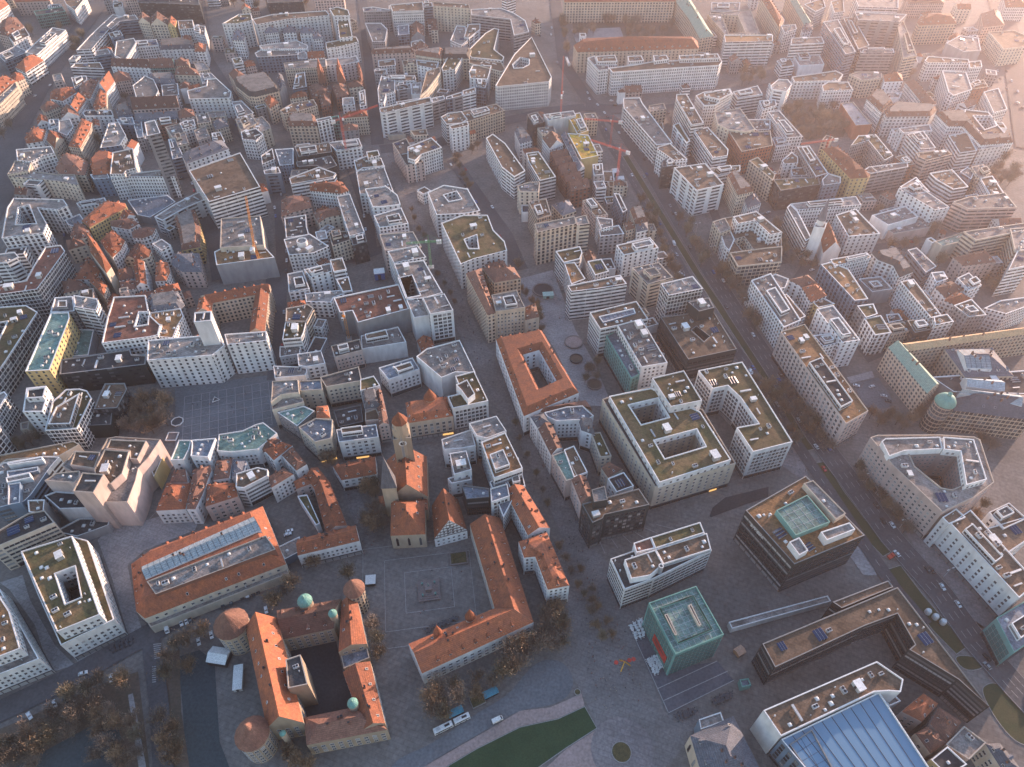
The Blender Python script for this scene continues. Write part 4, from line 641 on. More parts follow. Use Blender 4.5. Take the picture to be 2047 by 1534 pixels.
('a','grey apartment block with planted green brown roof next to @54@',20.23,'Gp','fg',0,'2555 3868 102 44 8 115 -130 -24',[]),
('o','white gridded corner block with a yellow green planted roof',19.61,'Wg','fg',0,'2561 3691 127 27 -9 187 -134 -34',[]),
('a','grey apartment block with dark flat roof next to @54@',13.99,'Gp','fd',0,'2748 3884 116 30 -3 73 -98 -10',[]),
('a','cream apartment block with planted green brown roof next to @54@',16.36,'Cp','fg',0,'2708 3737 168 42 -33 92 -172 -24',[]),
('o','dark office block with planted green brown roof next to @54@',19.74,'Db','fg',0,'2850 3713 152 43 -35 107 -121 -16',[]),
('o','slim white office with a long curved white roof strip',24.12,'Wp','fl',0,'2273 3564 135 28 -71 372 -134 -44',[]),
('o','white office block with grey flat roof next to @33@',20.50,'Wp','fy',0,'2155 3564 147 47 3 97 -188 -29',[]),
('a','white apartment block with brown flat roof next to @39@',17.87,'Wp','fb',0,'1990 3827 152 85 -71 256 -93 -32',[]),
('a','white apartment block with hipped orange tiled roof next to @39@',18.25,'Wp','hr',0,'2222 4073 146 76 -23 149 -139 -48',[]),
('a','white apartment block with hipped brown tiled roof next to @39@',17.63,'Wp','hb',0,'2219 4253 130 46 -46 116 -168 -66',[]),
('a','pale yellow apartment block with brown flat roof next to @33@',16.00,'Yp','fb',0,'2272 4028 140 46 -78 84 -88 -58',[]),
('a','white apartment block with grey flat roof next to @39@',18.38,'Wp','fy',0,'1976 4206 102 30 53 107 -86 62 -89 -47',[]),
('a','grey apartment block with grey flat roof next to @39@',16.76,'Gp','fy',0,'1913 4167 69 -29 56 73 -109 60',[]),
('o','long office with upright window strips and an orange lit brown roof',25.13,'Pg','fo',0,'2058 2828 175 105 -170 813 -189 -78',[]),
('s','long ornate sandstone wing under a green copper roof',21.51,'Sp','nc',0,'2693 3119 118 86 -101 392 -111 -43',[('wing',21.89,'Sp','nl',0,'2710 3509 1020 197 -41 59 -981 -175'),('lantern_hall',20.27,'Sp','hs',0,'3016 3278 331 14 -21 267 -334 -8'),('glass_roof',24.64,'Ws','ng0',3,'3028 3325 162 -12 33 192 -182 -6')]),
('s','white commercial block with pale flat roof next to @78@',20.02,'Wg','fl',0,'-3278 2887 8 78 -6 151 -37 33 -67 -60',[]),
('s','white building, pale flat roof, between @78@ and ~139@',20.40,'Wg','fl',0,'-3186 2723 10 105 -26 35 -57 -10',[]),
('o','white block of two roof levels beside the brown glass sided office',21.77,'Wp','fl',0,'-2967 2955 -33 151 -45 75 -121 -20 73 -206',[('upper_storey',25.15,'Wp','fd',0,'-2988 3048 -25 93 -111 -23 29 -78')]),
('o','glass sided office with a wide brown gravel roof and white rim',19.53,'Wg','fg',0,'-2708 2835 -13 258 -58 66 -56 17 -88 -5 -41 -111 61 -240',[('upper_storey',22.90,'Gg','fb',0,'-2741 2847 -50 259 -101 -119 13 -145')]),
('o','low dark block with a patchy brown roof beside the market square trees',16.28,'Dg','fb',0,'-2709 3156 12 -132 149 11 3 166 -38 57 -131 -6',[]),
('s','dark commercial block with dark flat roof next to @91@',11.66,'Ds','fd',0,'-2725 2924 157 11 -34 108 -126 9',[]),
('s','cream commercial block with pale flat roof next to @78@',8.03,'Cs','fl',0,'-3158 2920 44 10 -23 67 -52 -19',[]),
('s','long curving roof edge with a pale orange terrace beside the city road',17.41,'Cs','fo',0,'-3085 2565 38 45 305 29 85 89 -50 27 -415 -114',[]),
('s','shopping arcade with strips of blue glass and white roof boxes',18.79,'Bb','fy',0,'-3074 2527 139 -276 146 51 18 47 24 197 20 75 -102 7 -217 -50',[('roof_box',22.17,'Ws','fl',0,'-2979 2534 187 40 -14 24 -186 -50'),('roof_box',20.54,'Bs','fs',0,'-2953 2458 159 46 -14 31 -169 -34'),('roof_box',21.92,'Ws','fl',0,'-2926 2410 125 36 -27 36 -122 -36'),('roof_box',21.30,'Bs','fs',0,'-2850 2260 61 16 -63 143 -68 -13')]),
('s','massive windowless concrete department store with stepped brown roof decks',23.67,'Ps','fl',0,'-2500 2436 127 -64 65 -109 142 0 -8 146 -15 91 31 79 24 138 -279 22 -46 -14 -6 -104 -154 9 -26 -113',[('upper_storey',29.05,'Ps','fb',0,'-2406 2452 47 -93 88 -8 37 72 -20 161 -149 14'),('upper_storey',27.43,'Ps','fb',0,'-2411 2618 146 -19 25 -59 45 -4 4 139 -220 11'),('upper_storey',26.81,'Ps','fb',0,'-2425 2475 -12 119 -152 7 12 -101'),('stair_tower',36.18,'Ps','fd',0,'-2295 2240 9 126 -126 11 -1 -127'),('roof_box',26.56,'Ps','fl',0,'-2499 2377 12 40 -18 44 -130 -18 -42 -53'),('planted_wall',12.94,'Ys','fg',0,'-2144 2515 4 150 -53 59 -4 -125')]),
('s','white commercial block with dark flat roof next to @162@',16.31,'Ws','fd',0,'-2584 2267 175 9 -137 103 -113 9 -52 -31',[]),
('o','grey office block with brown flat roof next to @139@',19.69,'Gs','fb',0,'-2722 2223 86 -7 -35 92 -96 -4',[]),
('o','tan office with long dark stripes sweeping along its rounded facade',22.07,'Cb','fd',0,'-2805 1972 42 23 233 145 -92 81 -82 -20 -144 -145',[]),
('s','low triangular dark roof between the concrete store and the green roofed hotel',6.44,'Gs','fd',0,'-2477 2147 149 74 -7 47 -178 0 -107 -88',[]),
('o','white house with a pale teal metal roof beside the market square',19.82,'Wp','ft',0,'-2046 2587 79 5 8 78 -9 73 -77 0',[]),
('o','white office block with blue grey metal roof next to @155@',20.20,'Wp','fs',0,'-1932 2617 108 -9 4 147 -141 -15',[]),
('o','long market square house with a dull grey green flat roof',17.57,'Wp','ft',0,'-1798 2676 90 -10 155 22 90 128 -107 87 -44 -16 -69 -51 -141 -30',[]),
('t','white town house with hipped brown tiled roof next to @122@',14.95,'Wp','hb',0,'-2027 2462 107 2 -47 101 -64 -11',[]),
('t','long brown tiled house bordering the narrow lane',15.33,'Wp','hb',0,'-1867 2276 50 0 11 110 2 167 -18 37 -94 -28',[]),
('t','brown tiled house with a large pale skylight beside the paved square',13.71,'Wp','hr',0,'-2049 2276 166 11 -22 186 -145 0',[]),
('t','white town house with hipped brown tiled roof next to @160@',15.08,'Wp','hb',0,'-1776 2480 92 18 -18 149 -94 -19',[]),
('t','pinkish town house with hipped orange tiled roof next to @160@',15.46,'Pp','hr',0,'-1764 2292 169 71 -43 93 -64 5 -97 -11',[]),
('t','white town house with hipped slate grey roof next to @37@',14.84,'Wp','hs',0,'-1670 2499 59 46 -3 85 -87 9',[]),
('o','white office with grey bands above the old town lane',18.21,'Wb','fb',0,'-1560 2398 118 88 -11 46 -64 16 -115 -46 23 -98',[]),
('t','white town house with hipped brown tiled roof next to @37@',15.59,'Wp','hb',0,'-1415 2422 111 99 -70 47 -78 -68',[]),
('t','white town house with hipped orange tiled roof next to @59@',15.97,'Wp','hr',0,'-1445 2621 89 116 -76 30 -89 -69',[]),
('t','white town house with hipped brown tiled roof next to @102@',16.34,'Wp','hb',0,'-1291 2541 54 49 -116 134 -50 -67',[]),
('t','white town house with hipped brown tiled roof next to @59@',15.72,'Wp','hb',0,'-1521 2681 85 98 -61 30 -58 -70',[]),
('o','pinkish office block with pitched orange tiled roof next to @117@',12.10,'Pp','nr',0,'-1165 2426 80 57 -98 117 -57 -62',[]),
('o','long red tiled wing curving along the church lane',12.48,'Pp','nr',0,'-1045 2129 110 57 -149 294 -84 -54',[]),
('t','pinkish town house with hipped orange tiled roof next to @117@',11.85,'Pp','hr',0,'-1280 2439 97 47 -62 60 -63 -52',[]),
('s','white commercial block with planted green brown roof next to @117@',8.23,'Ws','fg',0,'-1125 2210 21 13 -113 198 -57 -10',[]),
('o','white house with a dense window grid under a red tiled roof',13.61,'Wp','nr',0,'-849 2080 -36 101 -310 -91 21 -102',[]),
('o','tall cream market corner block with junk filled roof terrace',21.98,'Cs','fl',0,'-1543 3036 50 65 114 19 -32 116 -166 -15',[]),
('o','cream office block with blue grey metal roof next to @124@',20.36,'Cp','fs',0,'-1383 3149 145 12 -27 90 -142 -11',[]),
('s','large dark metal roofed block beside @124@',19.74,'Cp','fd',0,'-1221 3189 224 57 -38 133 -243 -99',[]),
('s','white commercial block with planted green brown roof next to @107@',20.12,'Wp','fg',0,'-991 3152 125 45 -54 91 -86 -34',[]),
('o','cream office block with pale flat roof next to @124@',18.49,'Cp','fl',0,'-1535 3000 189 67 -15 33 -145 25 -50 -66',[]),
('o','grey office block with green metal roof next to @124@',15.87,'Gp','ft',0,'-1356 2886 86 129 -81 43 -158 -57',[]),
('o','corner office with a grey angular roof and lit shop windows below',20.25,'Cp','fs',0,'-1204 2723 94 29 -18 152 -107 12 -95 -74',[]),
('o','cream office block with hipped orange tiled roof next to @102@',19.62,'Cs','hr',0,'-1238 2928 88 2 -34 106 -72 -11',[]),
('o','white office with a grey seamed roof and lit shopfront by the church',18.00,'Wp','fs',0,'-1065 2739 238 41 -27 104 -245 -43',[]),
('a','pinkish apartment block with mansard slate grey roof next to @107@',18.38,'Pp','ms',0,'-943 3015 95 21 -45 143 -94 -22',[]),
('a','pinkish apartment block with brown flat roof next to @97@',17.75,'Pp','fb',0,'-929 2915 102 10 -46 95 -66 -32',[]),
('a','pinkish apartment block with pitched brown tiled roof next to @97@',18.13,'Pp','nb',0,'-839 2877 64 14 -84 290 -31 -11',[]),
('s','dark commercial block with dark flat roof next to @97@',10.51,'Dp','fd',0,'-1111 2923 153 45 -37 149 -172 -55',[]),
('s','ornate sandstone store with red roof, oval dormers and round turret',17.88,'Sg','mr',0,'-375 2959 -51 166 -265 -52 38 -173',[('turret',23.26,'Sp','kr',0,'-491 3083 -6 13 -10 10 -13 6 -15 0 -13 -6 -10 -10 -6 -13 0 -15 6 -13 10 -10 13 -6 15 0 13 6 10 10 6 13')]),
('s','white store with tall windows and green roof on the main street',23.64,'Wg','fg',0,'-373 2968 222 64 -100 265 -123 -46 52 -152 -91 -29',[('upper_storey',28.02,'Ws','fb',0,'-323 3081 44 -78 44 51 -56 124 -70 -48')]),
('o','office with a pale flat roof edged in green near the church',22.39,'Wp','fy',0,'-217 2755 61 -20 122 59 -63 122 -171 -61',[]),
('o','white office block with pale flat roof next to @84@',17.77,'Wp','fl',0,'-416 2684 107 10 87 21 -32 130 -92 -41 -90 -40',[]),
('o','white office block with pale flat roof next to @165@',20.15,'Wp','fl',0,'-341 2479 103 37 -38 142 -101 -21',[]),
('o','white office with a brown roof crowned by one white plant block',25.52,'Wb','fo',0,'-104 2415 167 72 -104 269 -143 -75',[]),
('o','white office block with blue grey metal roof next to @165@',21.90,'Wg','fs',0,'-116 2275 103 42 -15 87 -97 -35',[]),
('o','black glass walled block beside @34@',16.28,'Db','fs',0,'-263 2334 131 13 -1 63 -163 25',[]),
('a','white apartment block with pale flat roof between @165@ and ~172@',14.66,'Wp','fl',0,'-358 2455 119 28 -19 64 -125 -55',[]),
('house','steep orange roofed house with a white half timbered gable',9.03,'Wh','nr1',15,'-438 2121 182 57 -63 207 -152 -44',[]),
('church','gothic church with orange roof and two unlike towers on the cobbled square',14.41,'Nn','nr1',13,'-709 2360 218 9 -31 293 -242 -29',[('choir',13.79,'Nv','hr',11,'-680 2111 195 10 -24 226 -195 0'),('clock_stage',43.16,'Ns','fl',0,'-577 2571 -21 63 -90 -9 6 -70'),('gallery',49.54,'Ns','fd',0,'-591 2628 -27 27 -38 0 -28 -27 0 -38 28 -27 38 0 27 27'),('tower',55.92,'Nv','kr',7,'-595 2616 -23 23 -32 0 -23 -23 0 -32 23 -23 32 0 23 23'),('tower',29.29,'Ns','ks',24,'-655 2331 -17 70 -67 -8 2 -67'),('side_chapel',8.67,'Nn','hr',0,'-775 2348 45 -9 -17 79 -47 -8'),('side_chapel',11.05,'Nn','hr',0,'-548 2306 60 -8 -9 95 -85 -4')]),
('o','low house with a broad red hipped roof beside the church tower',11.43,'Wp','hr',0,'-818 2552 -26 135 -251 -75 72 -106',[]),
('o','huge sandstone block with white courtyards and brown planted roofs',22.80,'Cp','fd',0,'823 2373 501 169 -118 425 -298 196 -173 -50 -157 -58/742 2999 196 59 47 -164 -184 -61/865 2704 274 89 31 -137 -261 -89',[('upper_storey',27.18,'Wp','fg',0,'841 2373 443 163 -113 372 -277 203 -177 -44 -101 -27/733 2965 193 59 45 -159 -179 -59/853 2681 271 88 31 -133 -258 -91'),('upper_storey',32.56,'Wp','fg',0,'978 2902 203 52 -70 261 -215 -67')]),
('o','white gridded C shaped office with green roofs and long plant units',26.93,'Wg','fg',0,'1288 3107 103 28 58 -104 64 -215 -142 -32 56 -189 255 76 -150 681 -307 -81',[]),
('t','white town house with hipped slate grey roof next to @84@',20.31,'Wp','hs',0,'158 2842 79 43 -33 78 -88 -29',[]),
('t','white town house with pitched brown tiled roof next to @64@',19.69,'Wp','nb',0,'236 2631 72 57 -62 202 -84 -53',[]),
('o','pinkish office block with green metal roof next to @28@',20.06,'Pp','ft',0,'316 2435 71 27 -67 196 -79 -36',[]),
('o','white office block with brown flat roof next to @69@',20.44,'Wb','fb',0,'363 2459 83 36 -69 199 -63 -31',[]),
('o','white building, blue grey metal roof, between @84@ and ~132@',19.82,'Wp','fs',0,'223 2930 54 -33 198 10 42 32 -65 86 -105 -10 -142 -48',[]),
('o','cream office block with hipped brown tiled roof next to @19@',17.19,'Cp','hb',0,'202 2995 147 47 106 12 61 -48 -34 86 -332 -84',[]),
('o','white building, mansard slate grey roof, between @25@ and ~165@',18.57,'Wp','ms',0,'432 2836 84 -40 -8 122 -87 0',[]),
('o','cream office block with planted green brown roof next to @25@',17.95,'Cp','fg',0,'533 2625 69 10 -52 186 -56 -10',[]),
('o','cream office block with hipped brown tiled roof next to @69@',19.33,'Cp','hb',0,'565 2467 93 64 -78 55 -49 -46',[]),
('o','white office block with dark flat roof next to @69@',19.70,'Wp','fd',0,'603 2358 105 44 -48 99 -99 -46',[]),
('o','pinkish office block with pitched brown tiled roof next to @69@',20.08,'Pp','nb',0,'393 2279 73 59 -30 133 -90 -18',[]),
('s','dark glass fronted store with a brown roof and black rooftop plant',26.46,'Dg','fb',0,'439 2110 57 28 13 24 257 66 -46 109 -331 -105',[('plant_box',32.83,'Ds','fl',0,'449 2202 77 16 -7 92 -77 -26')]),
('o','white house whose orange roof slope glows beside the shopping street',18.21,'Wp','nr',0,'88 2086 124 48 -145 287 -109 -40',[]),
('o','white office block with dark flat roof next to @64@',17.59,'Wp','fd',0,'-28 2392 106 27 -39 206 -105 -56',[]),
('o','white building, blue grey metal roof, between @165@ and ~28@',17.97,'Wb','fs',0,'-48 2202 64 144 -59 151 -88 -54',[]),
('o','broad office ring with pale roofs around an inner court by the highway',27.34,'Pp','fl',0,'2218 2489 153 -316 80 38 145 64 153 99 61 311 -25 22 -200 17 -380 -3 -48 -19/2344 2590 213 12 91 -12 -64 -227 -100 -40 -52 14 -91 150',[('upper_storey',30.72,'Wp','fl',0,'2196 2534 107 41 228 14 21 90 -330 -11 -30 -22'),('upper_storey',31.50,'Wp','fl',0,'2530 2578 92 -13 -73 -240 134 39 55 290 -172 19')]),
('o','white office block with brown flat roof next to @70@',24.47,'Wp','fb',0,'2394 2116 112 43 -28 57 -102 -57',[]),
('o','white office block with brown flat roof between @101@ and ~159@',21.85,'Wp','fb',0,'2704 2103 157 66 -48 104 -143 -63',[]),
('o','white building, brown flat roof, between @70@ and ~86@',21.23,'Wp','fb',0,'2532 2006 89 -69 221 121 17 123 -278 -82',[]),
('s','ornate sandstone museum wing with a green dome and glass roofs',19.60,'Sg','hs',0,'3280 2909 107 214 -473 34 -100 -164',[('dome_tower',24.98,'Sg','oc',0,'2810 3028 -9 22 -16 16 -21 9 -23 0 -22 -9 -16 -16 -9 -22 0 -23 9 -21 16 -16 22 -9 23 0 21 9 16 16 9 21'),('glass_hall',22.36,'Ws','ng',3,'2973 3176 227 -43 24 101 -240 21'),('glass_hall',24.74,'Ws','ng',3,'3225 2982 32 96 -360 31 -17 -11'),('inner_roof',17.11,'Gs','fd',0,'2904 3168 509 -20 105 225 -707 -67')]),
('o','white house with a notched red roof at the square end',18.49,'Wp','hr',0,'65 1947 60 7 61 -193 114 24 -107 320 -157 -59',[]),
('old_chancellery','L shaped historic building with orange dormered roofs on the cobbled square',12.87,'Cp','nr',0,'-90 1687 200 -76 -177 625 -173 -43',[('wing',13.24,'Wp','nr',0,'110 1609 -200 76 -428 -189 80 -148'),('turret',17.62,'Cs','kr',0,'-354 1540 -3 7 -5 5 -6 3 -7 0 -7 -3 -5 -5 -3 -7 0 -7 3 -6 5 -5 7 -3 7 0 6 3 5 5 3 6'),('turret',18.00,'Cs','kr',0,'-190 1622 -4 8 -6 6 -8 4 -9 0 -8 -4 -7 -6 -3 -8 0 -9 3 -8 7 -7 8 -3 9 0 8 3 6 7 4 8')]),
('o','white banded office with a brown roof and a round stair column',21.37,'Wb','fd',0,'580 1744 159 61 334 166 -29 176 -386 -176 -134 -50',[('upper_storey',25.75,'Ws','fb',0,'613 1781 101 19 77 64 -30 86 -170 -59'),('upper_storey',24.13,'Wb','fb',0,'795 1873 268 89 -4 100 -294 -100'),('upper_storey',24.50,'Ws','fr',0,'660 1940 103 26 -13 68 -97 -36'),('upper_storey',24.88,'Ws','fg',0,'764 1963 280 96 -12 67 -283 -95'),('stair_column',27.26,'Gs','fl',0,'788 1849 -2 5 -4 4 -5 2 -5 0 -5 -2 -4 -4 -2 -5 0 -6 2 -5 4 -3 5 -3 5 0 5 3 4 3 2 5')]),
('museum_cube','square green glass cube museum with a framed glass roof on the plaza',25.64,'Tg','ft',2.8,'779 1388 251 98 -89 256 -255 -92',[('skylight_strip',26.61,'Cs','fl',0,'788 1478 13 4 -32 106 -16 -6'),('skylight_strip',26.99,'Cs','fl',0,'912 1524 14 4 -31 109 -17 -7'),('roof_frame',26.07,'Ts','fd',0,'798 1439 179 70 -62 179 -182 -65/740 1618 171 64 60 -169 -168 -67')]),
('s','long pale sloping slab roof crossing the plaza',4.14,'Ws','fl',0,'1144 1612 563 153 -8 33 -564 -149',[]),
('o','large black office cube with white sign letters and a teal glass roof',29.52,'Db','fo',0,'1458 1842 423 172 -204 389 -396 -232',[('glass_roof',32.90,'Tg','ft',3.6,'1497 1993 208 83 -74 174 -197 -101'),('roof_box',34.28,'Ws','fl',0,'1645 1955 171 66 -17 43 -170 -58'),('roof_box',33.65,'Ws','fl',0,'1480 1871 54 29 -25 77 -60 -27'),('roof_box',33.03,'Cs','fl',0,'1739 2091 66 38 -113 218 -59 -21')]),
('s','orange tiled market hall with a long glass roof and arcade of awnings',12.41,'Cp','mr',8,'-1949 1673 61 -41 658 311 -218 374 -553 -288 -73 -86',[('glass_roof',21.28,'Ws','ng0',2.6,'-1914 1807 532 295 -63 87 -515 -310'),('clerestory',20.46,'Rs','fl',0,'-1832 1721 558 261 -74 87 -556 -275'),('arcade',6.54,'Cs','fl',0,'-1870 1608 649 307 -28 52 -662 -316')]),
('s','blue glass commercial block with pale flat roof next to @5@',5.91,'Bs','fl',0,'-1264 2004 69 47 -15 100 -111 -68',[]),
('o','dark V shaped glass office with planted roof beside the highway',21.29,'Db','fb',0,'1254 1343 494 205 190 65 26 -158 -38 -25 177 -143 88 -125 -199 596 -771 -299',[('wing',18.67,'Db','fb',0,'1680 1655 306 117 -13 37 -330 -120')]),
('o','white block with planted brown roof beside @156@',25.04,'Ws','fb',0,'1189 1025 479 191 70 4 53 -4 33 57 -94 85 -592 -223',[]),
('s','huge blue glass panelled roof beside @0@',22.42,'Bg','fs',4.5,'1325 815 495 51 -116 359 -509 -205',[('solar_field',22.40,'Ds','fd',3.5,'1308 828 95 32 -59 202 -118 -63')]),
('t','pinkish town house with hipped orange tiled roof next to @80@',16.18,'Pp','hr',0,'1813 1161 75 -45 109 82 -50 46 -102 -61',[]),
('t','pinkish town house with hipped brown tiled roof next to @80@',15.55,'Pp','hb',0,'1966 1021 109 98 -79 67 -69 -76',[]),
('s','white commercial block with pale flat roof next to @116@',11.93,'Ws','fl',0,'1780 1197 65 24 -31 46 -51 -9',[]),
('t','sandstone town house with hipped brown tiled roof next to @80@',16.31,'Sp','hb',0,'1871 981 93 43 -58 71 -69 -29',[]),
('t','old house with a flat roof full of small white vents',16.68,'Pp','fl',0,'2028 953 108 70 -69 71 -117 -79',[]),
('t','pale yellow town house with dark flat roof next to @80@',18.06,'Yp','fd',0,'1897 884 106 46 -56 74 -96 -55',[]),
('t','sandstone town house with hipped slate grey roof next to @80@',16.44,'Sp','hs',0,'2164 895 87 13 -48 116 -68 -2',[]),
('o','long pinkish office with many small windows lining the highway',23.81,'Wp','fb',0,'2572 1686 135 82 -147 445 -150 -89',[]),
('s','teal glass fronted building at the junction',17.19,'Tg','fs',0,'2457 1431 245 127 -63 142 -187 -91',[]),
('s','neoclassical hall with a slate hipped roof and a row of columns',14.57,'Sv','hs',0,'849 808 264 78 -83 262 -216 -87',[]),
('s','blue glass commercial block with pale flat roof next to @9@',11.95,'Bs','fl',0,'872 1093 115 36 -7 43 -109 -34',[]),
('kiosk','small green glass lift kiosk beside @116@',4.32,'Ts','fs',0,'1129 1313 49 10 -6 34 -46 -6',[]),
('o','white tapering hotel with planted roofs around a deep dark court',17.70,'Wp','fg',0,'-2450 1725 229 -259 212 133 -321 455 -94 26 -236 -103/-2416 1843 87 44 101 -166 -66 -37',[('upper_storey',26.08,'Wp','fg',0,'-2394 1701 179 -204 175 89 -330 446 -229 -94/-2361 1808 83 43 104 -172 -64 -36')]),
('o','white office with rows of blue tinted windows along the city road',16.45,'Wp','fl',0,'-2589 1266 284 139 -380 373 -107 -128',[('upper_storey',23.83,'Wp','fo',0,'-2579 1324 209 100 -145 190 -121 110 -73 -153')]),
('old_castle','moated renaissance castle with orange roofs, round towers and a dark courtyard',17.21,'Np','nr',12,'-1119 1085 162 25 -234 503 -150 -48',[('wing',14.59,'Np','nb',0,'-1145 1513 244 57 11 160 -323 -64'),('wing',14.96,'Np','nr',0,'-857 1447 134 42 -87 246 -76 -21'),('wing',15.34,'Np','nr',0,'-679 1087 93 26 -108 287 -125 -53'),('wing',13.72,'Np','hb',0,'-933 1023 360 67 -127 108 -271 -55'),('stair_block',25.09,'Ns','fd',0,'-1035 1231 88 19 -63 140 -66 -24'),('gatehouse',9.47,'Ns','fs',0,'-829 1384 120 54 -21 55 -129 -30'),('tower',19.85,'Np','kb',11,'-1328 1588 -12 29 -23 23 -29 12 -32 0 -30 -12 -22 -23 -12 -29 0 -32 12 -30 22 -22 30 -12 32 0 29 12 23 22 12 30'),('tower',19.22,'Np','kb',11,'-1103 1072 -11 26 -20 21 -26 11 -29 0 -27 -11 -20 -21 -11 -26 0 -29 11 -27 20 -20 27 -11 29 0 26 11 20 20 11 27'),('tower',20.60,'Np','kb',9,'-768 1767 -8 19 -14 14 -19 8 -20 0 -19 -8 -14 -14 -8 -19 0 -20 8 -19 14 -14 19 -8 20 0 19 8 14 14 8 19'),('dome_tower',19.98,'Ns','oc',0,'-1026 1698 -6 13 -9 10 -13 5 -14 0 -13 -5 -10 -10 -5 -13 0 -14 5 -13 10 -10 13 -5 14 0 13 5 9 10 6 13'),('dome_tower',21.35,'Ns','oc',0,'-883 1621 -3 8 -6 6 -8 3 -8 0 -7 -3 -6 -6 -3 -8 0 -8 3 -7 6 -6 7 -3 8 0 8 3 6 6 3 7'),('dome_tower',19.73,'Ns','oc',0,'-715 1191 -4 8 -6 7 -9 4 -9 0 -9 -4 -6 -7 -4 -8 0 -10 4 -8 6 -7 9 -3 9 0 9 3 6 7 4 8'),('dome_tower',17.11,'Ns','oc',0,'-1029 1067 -2 4 -4 4 -5 2 -5 0 -5 -2 -4 -4 -2 -4 0 -6 2 -5 4 -3 5 -3 5 0 5 3 4 3 2 5')]),  # brown tiled wings have their shaded slopes painted in; lit wings keep orange tile
('s','white commercial block with dark flat roof next to @90@',10.89,'Ws','fd',0,'-2033 4326 -99 -28 27 -95 99 28',[]),
('t','cream town house with hipped brown tiled roof near @112@',16.03,'Cp','hb',0,'5047 10559 -195 0 0 -80 195 0',[]),
('s','white commercial block with grey flat roof next to @6@',10.31,'Wb','fy',0,'-3424 4076 156 61 -46 115 -155 -60',[]),
('s','grey commercial block with grey flat roof next to @68@',16.15,'Gp','fy',0,'4705 9673 -140 19 -10 -74 140 -19',[]),
('t','cream town house with pitched orange tiled roof near @112@',17.78,'Cp','nr',0,'5905 10073 183 0 0 129 -183 0',[]),
('s','white building, brown flat roof, between @103@ and ~4@',13.58,'Wp','fb',0,'-2798 6090 128 113 -76 87 -129 -113',[]),
('s','white commercial block with planted green brown roof next to @89@',14.38,'Ws','fg',0,'3487 4948 -48 -23 27 -57 48 23',[]),
('s','pinkish commercial block with brown flat roof next to @58@',16.30,'Pp','fb',0,'-3142 4124 -53 133 -93 -36 52 -133',[]),
('t','white town house with pitched brown tiled roof next to @32@',11.33,'Wp','nb',0,'-2863 4173 136 43 -27 85 -135 -42',[]),
('t','white town house with pitched brown tiled roof next to @157@',13.08,'Ws','nb',0,'698 4628 -23 134 -99 -17 23 -134',[]),
('s','white building, brown flat roof, between @121@ and ~77@',9.89,'Wp','fb',0,'-804 5810 -67 -61 66 -73 67 62',[]),
('t','cream town house with hipped brown tiled roof next to @169@',16.13,'Cp','hb',0,'-934 9404 -18 162 -86 -9 17 -162',[]),
('t','pinkish town house with pitched orange tiled roof next to @18@',17.94,'Pp','nr',0,'-3453 7770 -107 -75 66 -93 106 76',[]),
('s','white building, brown flat roof, between @68@ and ~7@',11.42,'Ws','fb',0,'3928 10163 7 142 -84 4 -7 -142',[]),
('s','white commercial block with dark flat roof next to @31@',15.08,'Wb','fd',0,'-4096 4674 150 34 -23 106 -151 -34',[]),
('s','white commercial block with brown flat roof next to @134@',14.31,'Wp','fb',0,'3200 9077 -134 0 0 -129 134 0',[]),
('s','pinkish commercial block with planted green brown roof next to @40@',9.58,'Pp','fg',0,'-3523 8973 43 -158 116 31 -43 158',[]),
('s','grey commercial block with brown flat roof next to @166@',7.38,'Gp','fb',0,'-2016 3828 22 -141 109 16 -21 141',[]),
('s','white commercial block with grey flat roof next to @95@',12.57,'Wb','fy',0,'887 6407 -23 145 -94 -15 23 -146',[]),
('s','grey commercial block with grey flat roof between @169@ and ~164@',15.04,'Gp','fy',0,'-1528 8733 133 0 0 103 -133 0',[]),
('s','cream commercial block with planted green brown roof next to @127@',6.74,'Cp','fg',0,'5009 8881 50 -135 82 31 -50 135',[]),
('s','pinkish commercial block with brown flat roof next to @22@',11.11,'Pp','fb',0,'-4392 5507 12 -109 77 9 -13 109',[]),
('s','white building, grey flat roof, between @55@ and ~40@',16.81,'Wb','fy',0,'-5189 8592 -3 -130 84 -2 2 130',[]),
('s','grey commercial block with grey flat roof near @112@',16.36,'Gp','fy',0,'5737 9337 138 37 -30 110 -138 -37',[]),
('s','grey commercial block with planted green brown roof next to @45@',8.50,'Gp','fg',0,'-2929 5120 37 54 -63 43 -37 -54',[]),
('s','white building, grey flat roof, between @15@ and ~125@',10.00,'Wp','fy',0,'-1389 3873 15 93 -71 11 -15 -92',[]),
('t','white town house with pitched brown tiled roof next to @148@',14.91,'Wb','nb',0,'-965 9646 -15 111 -114 -15 15 -112',[]),
('s','white commercial block with brown flat roof next to @95@',7.50,'Wp','fb',0,'959 5927 5 194 -99 3 -5 -194',[]),
('t','white house, hipped orange tiled roof, between @20@ and ~83@',13.40,'Ws','hr',0,'-4884 8925 -139 -60 35 -79 138 60',[]),
('s','white building, brown flat roof, between @133@ and ~18@',8.72,'Ws','fb',0,'-3001 8965 -113 -40 28 -79 113 40',[]),
('s','white building, dark flat roof, between @112@ and ~7@',12.42,'Wp','fd',0,'4170 10402 33 164 -95 19 -32 -164',[]),
('s','white building, planted green brown roof, between @11@ and ~100@',6.88,'Ws','fg',0,'2438 10590 -146 0 0 -72 146 0',[]),
('s','cream commercial block with brown flat roof between @174@ and ~137@',9.18,'Cp','fb',0,'893 5817 174 -5 3 96 -174 5',[]),
('s','white building, pale flat roof, between @31@ and ~17@',13.30,'Wb','fl',0,'-4138 4517 60 -119 61 31 -59 119',[]),
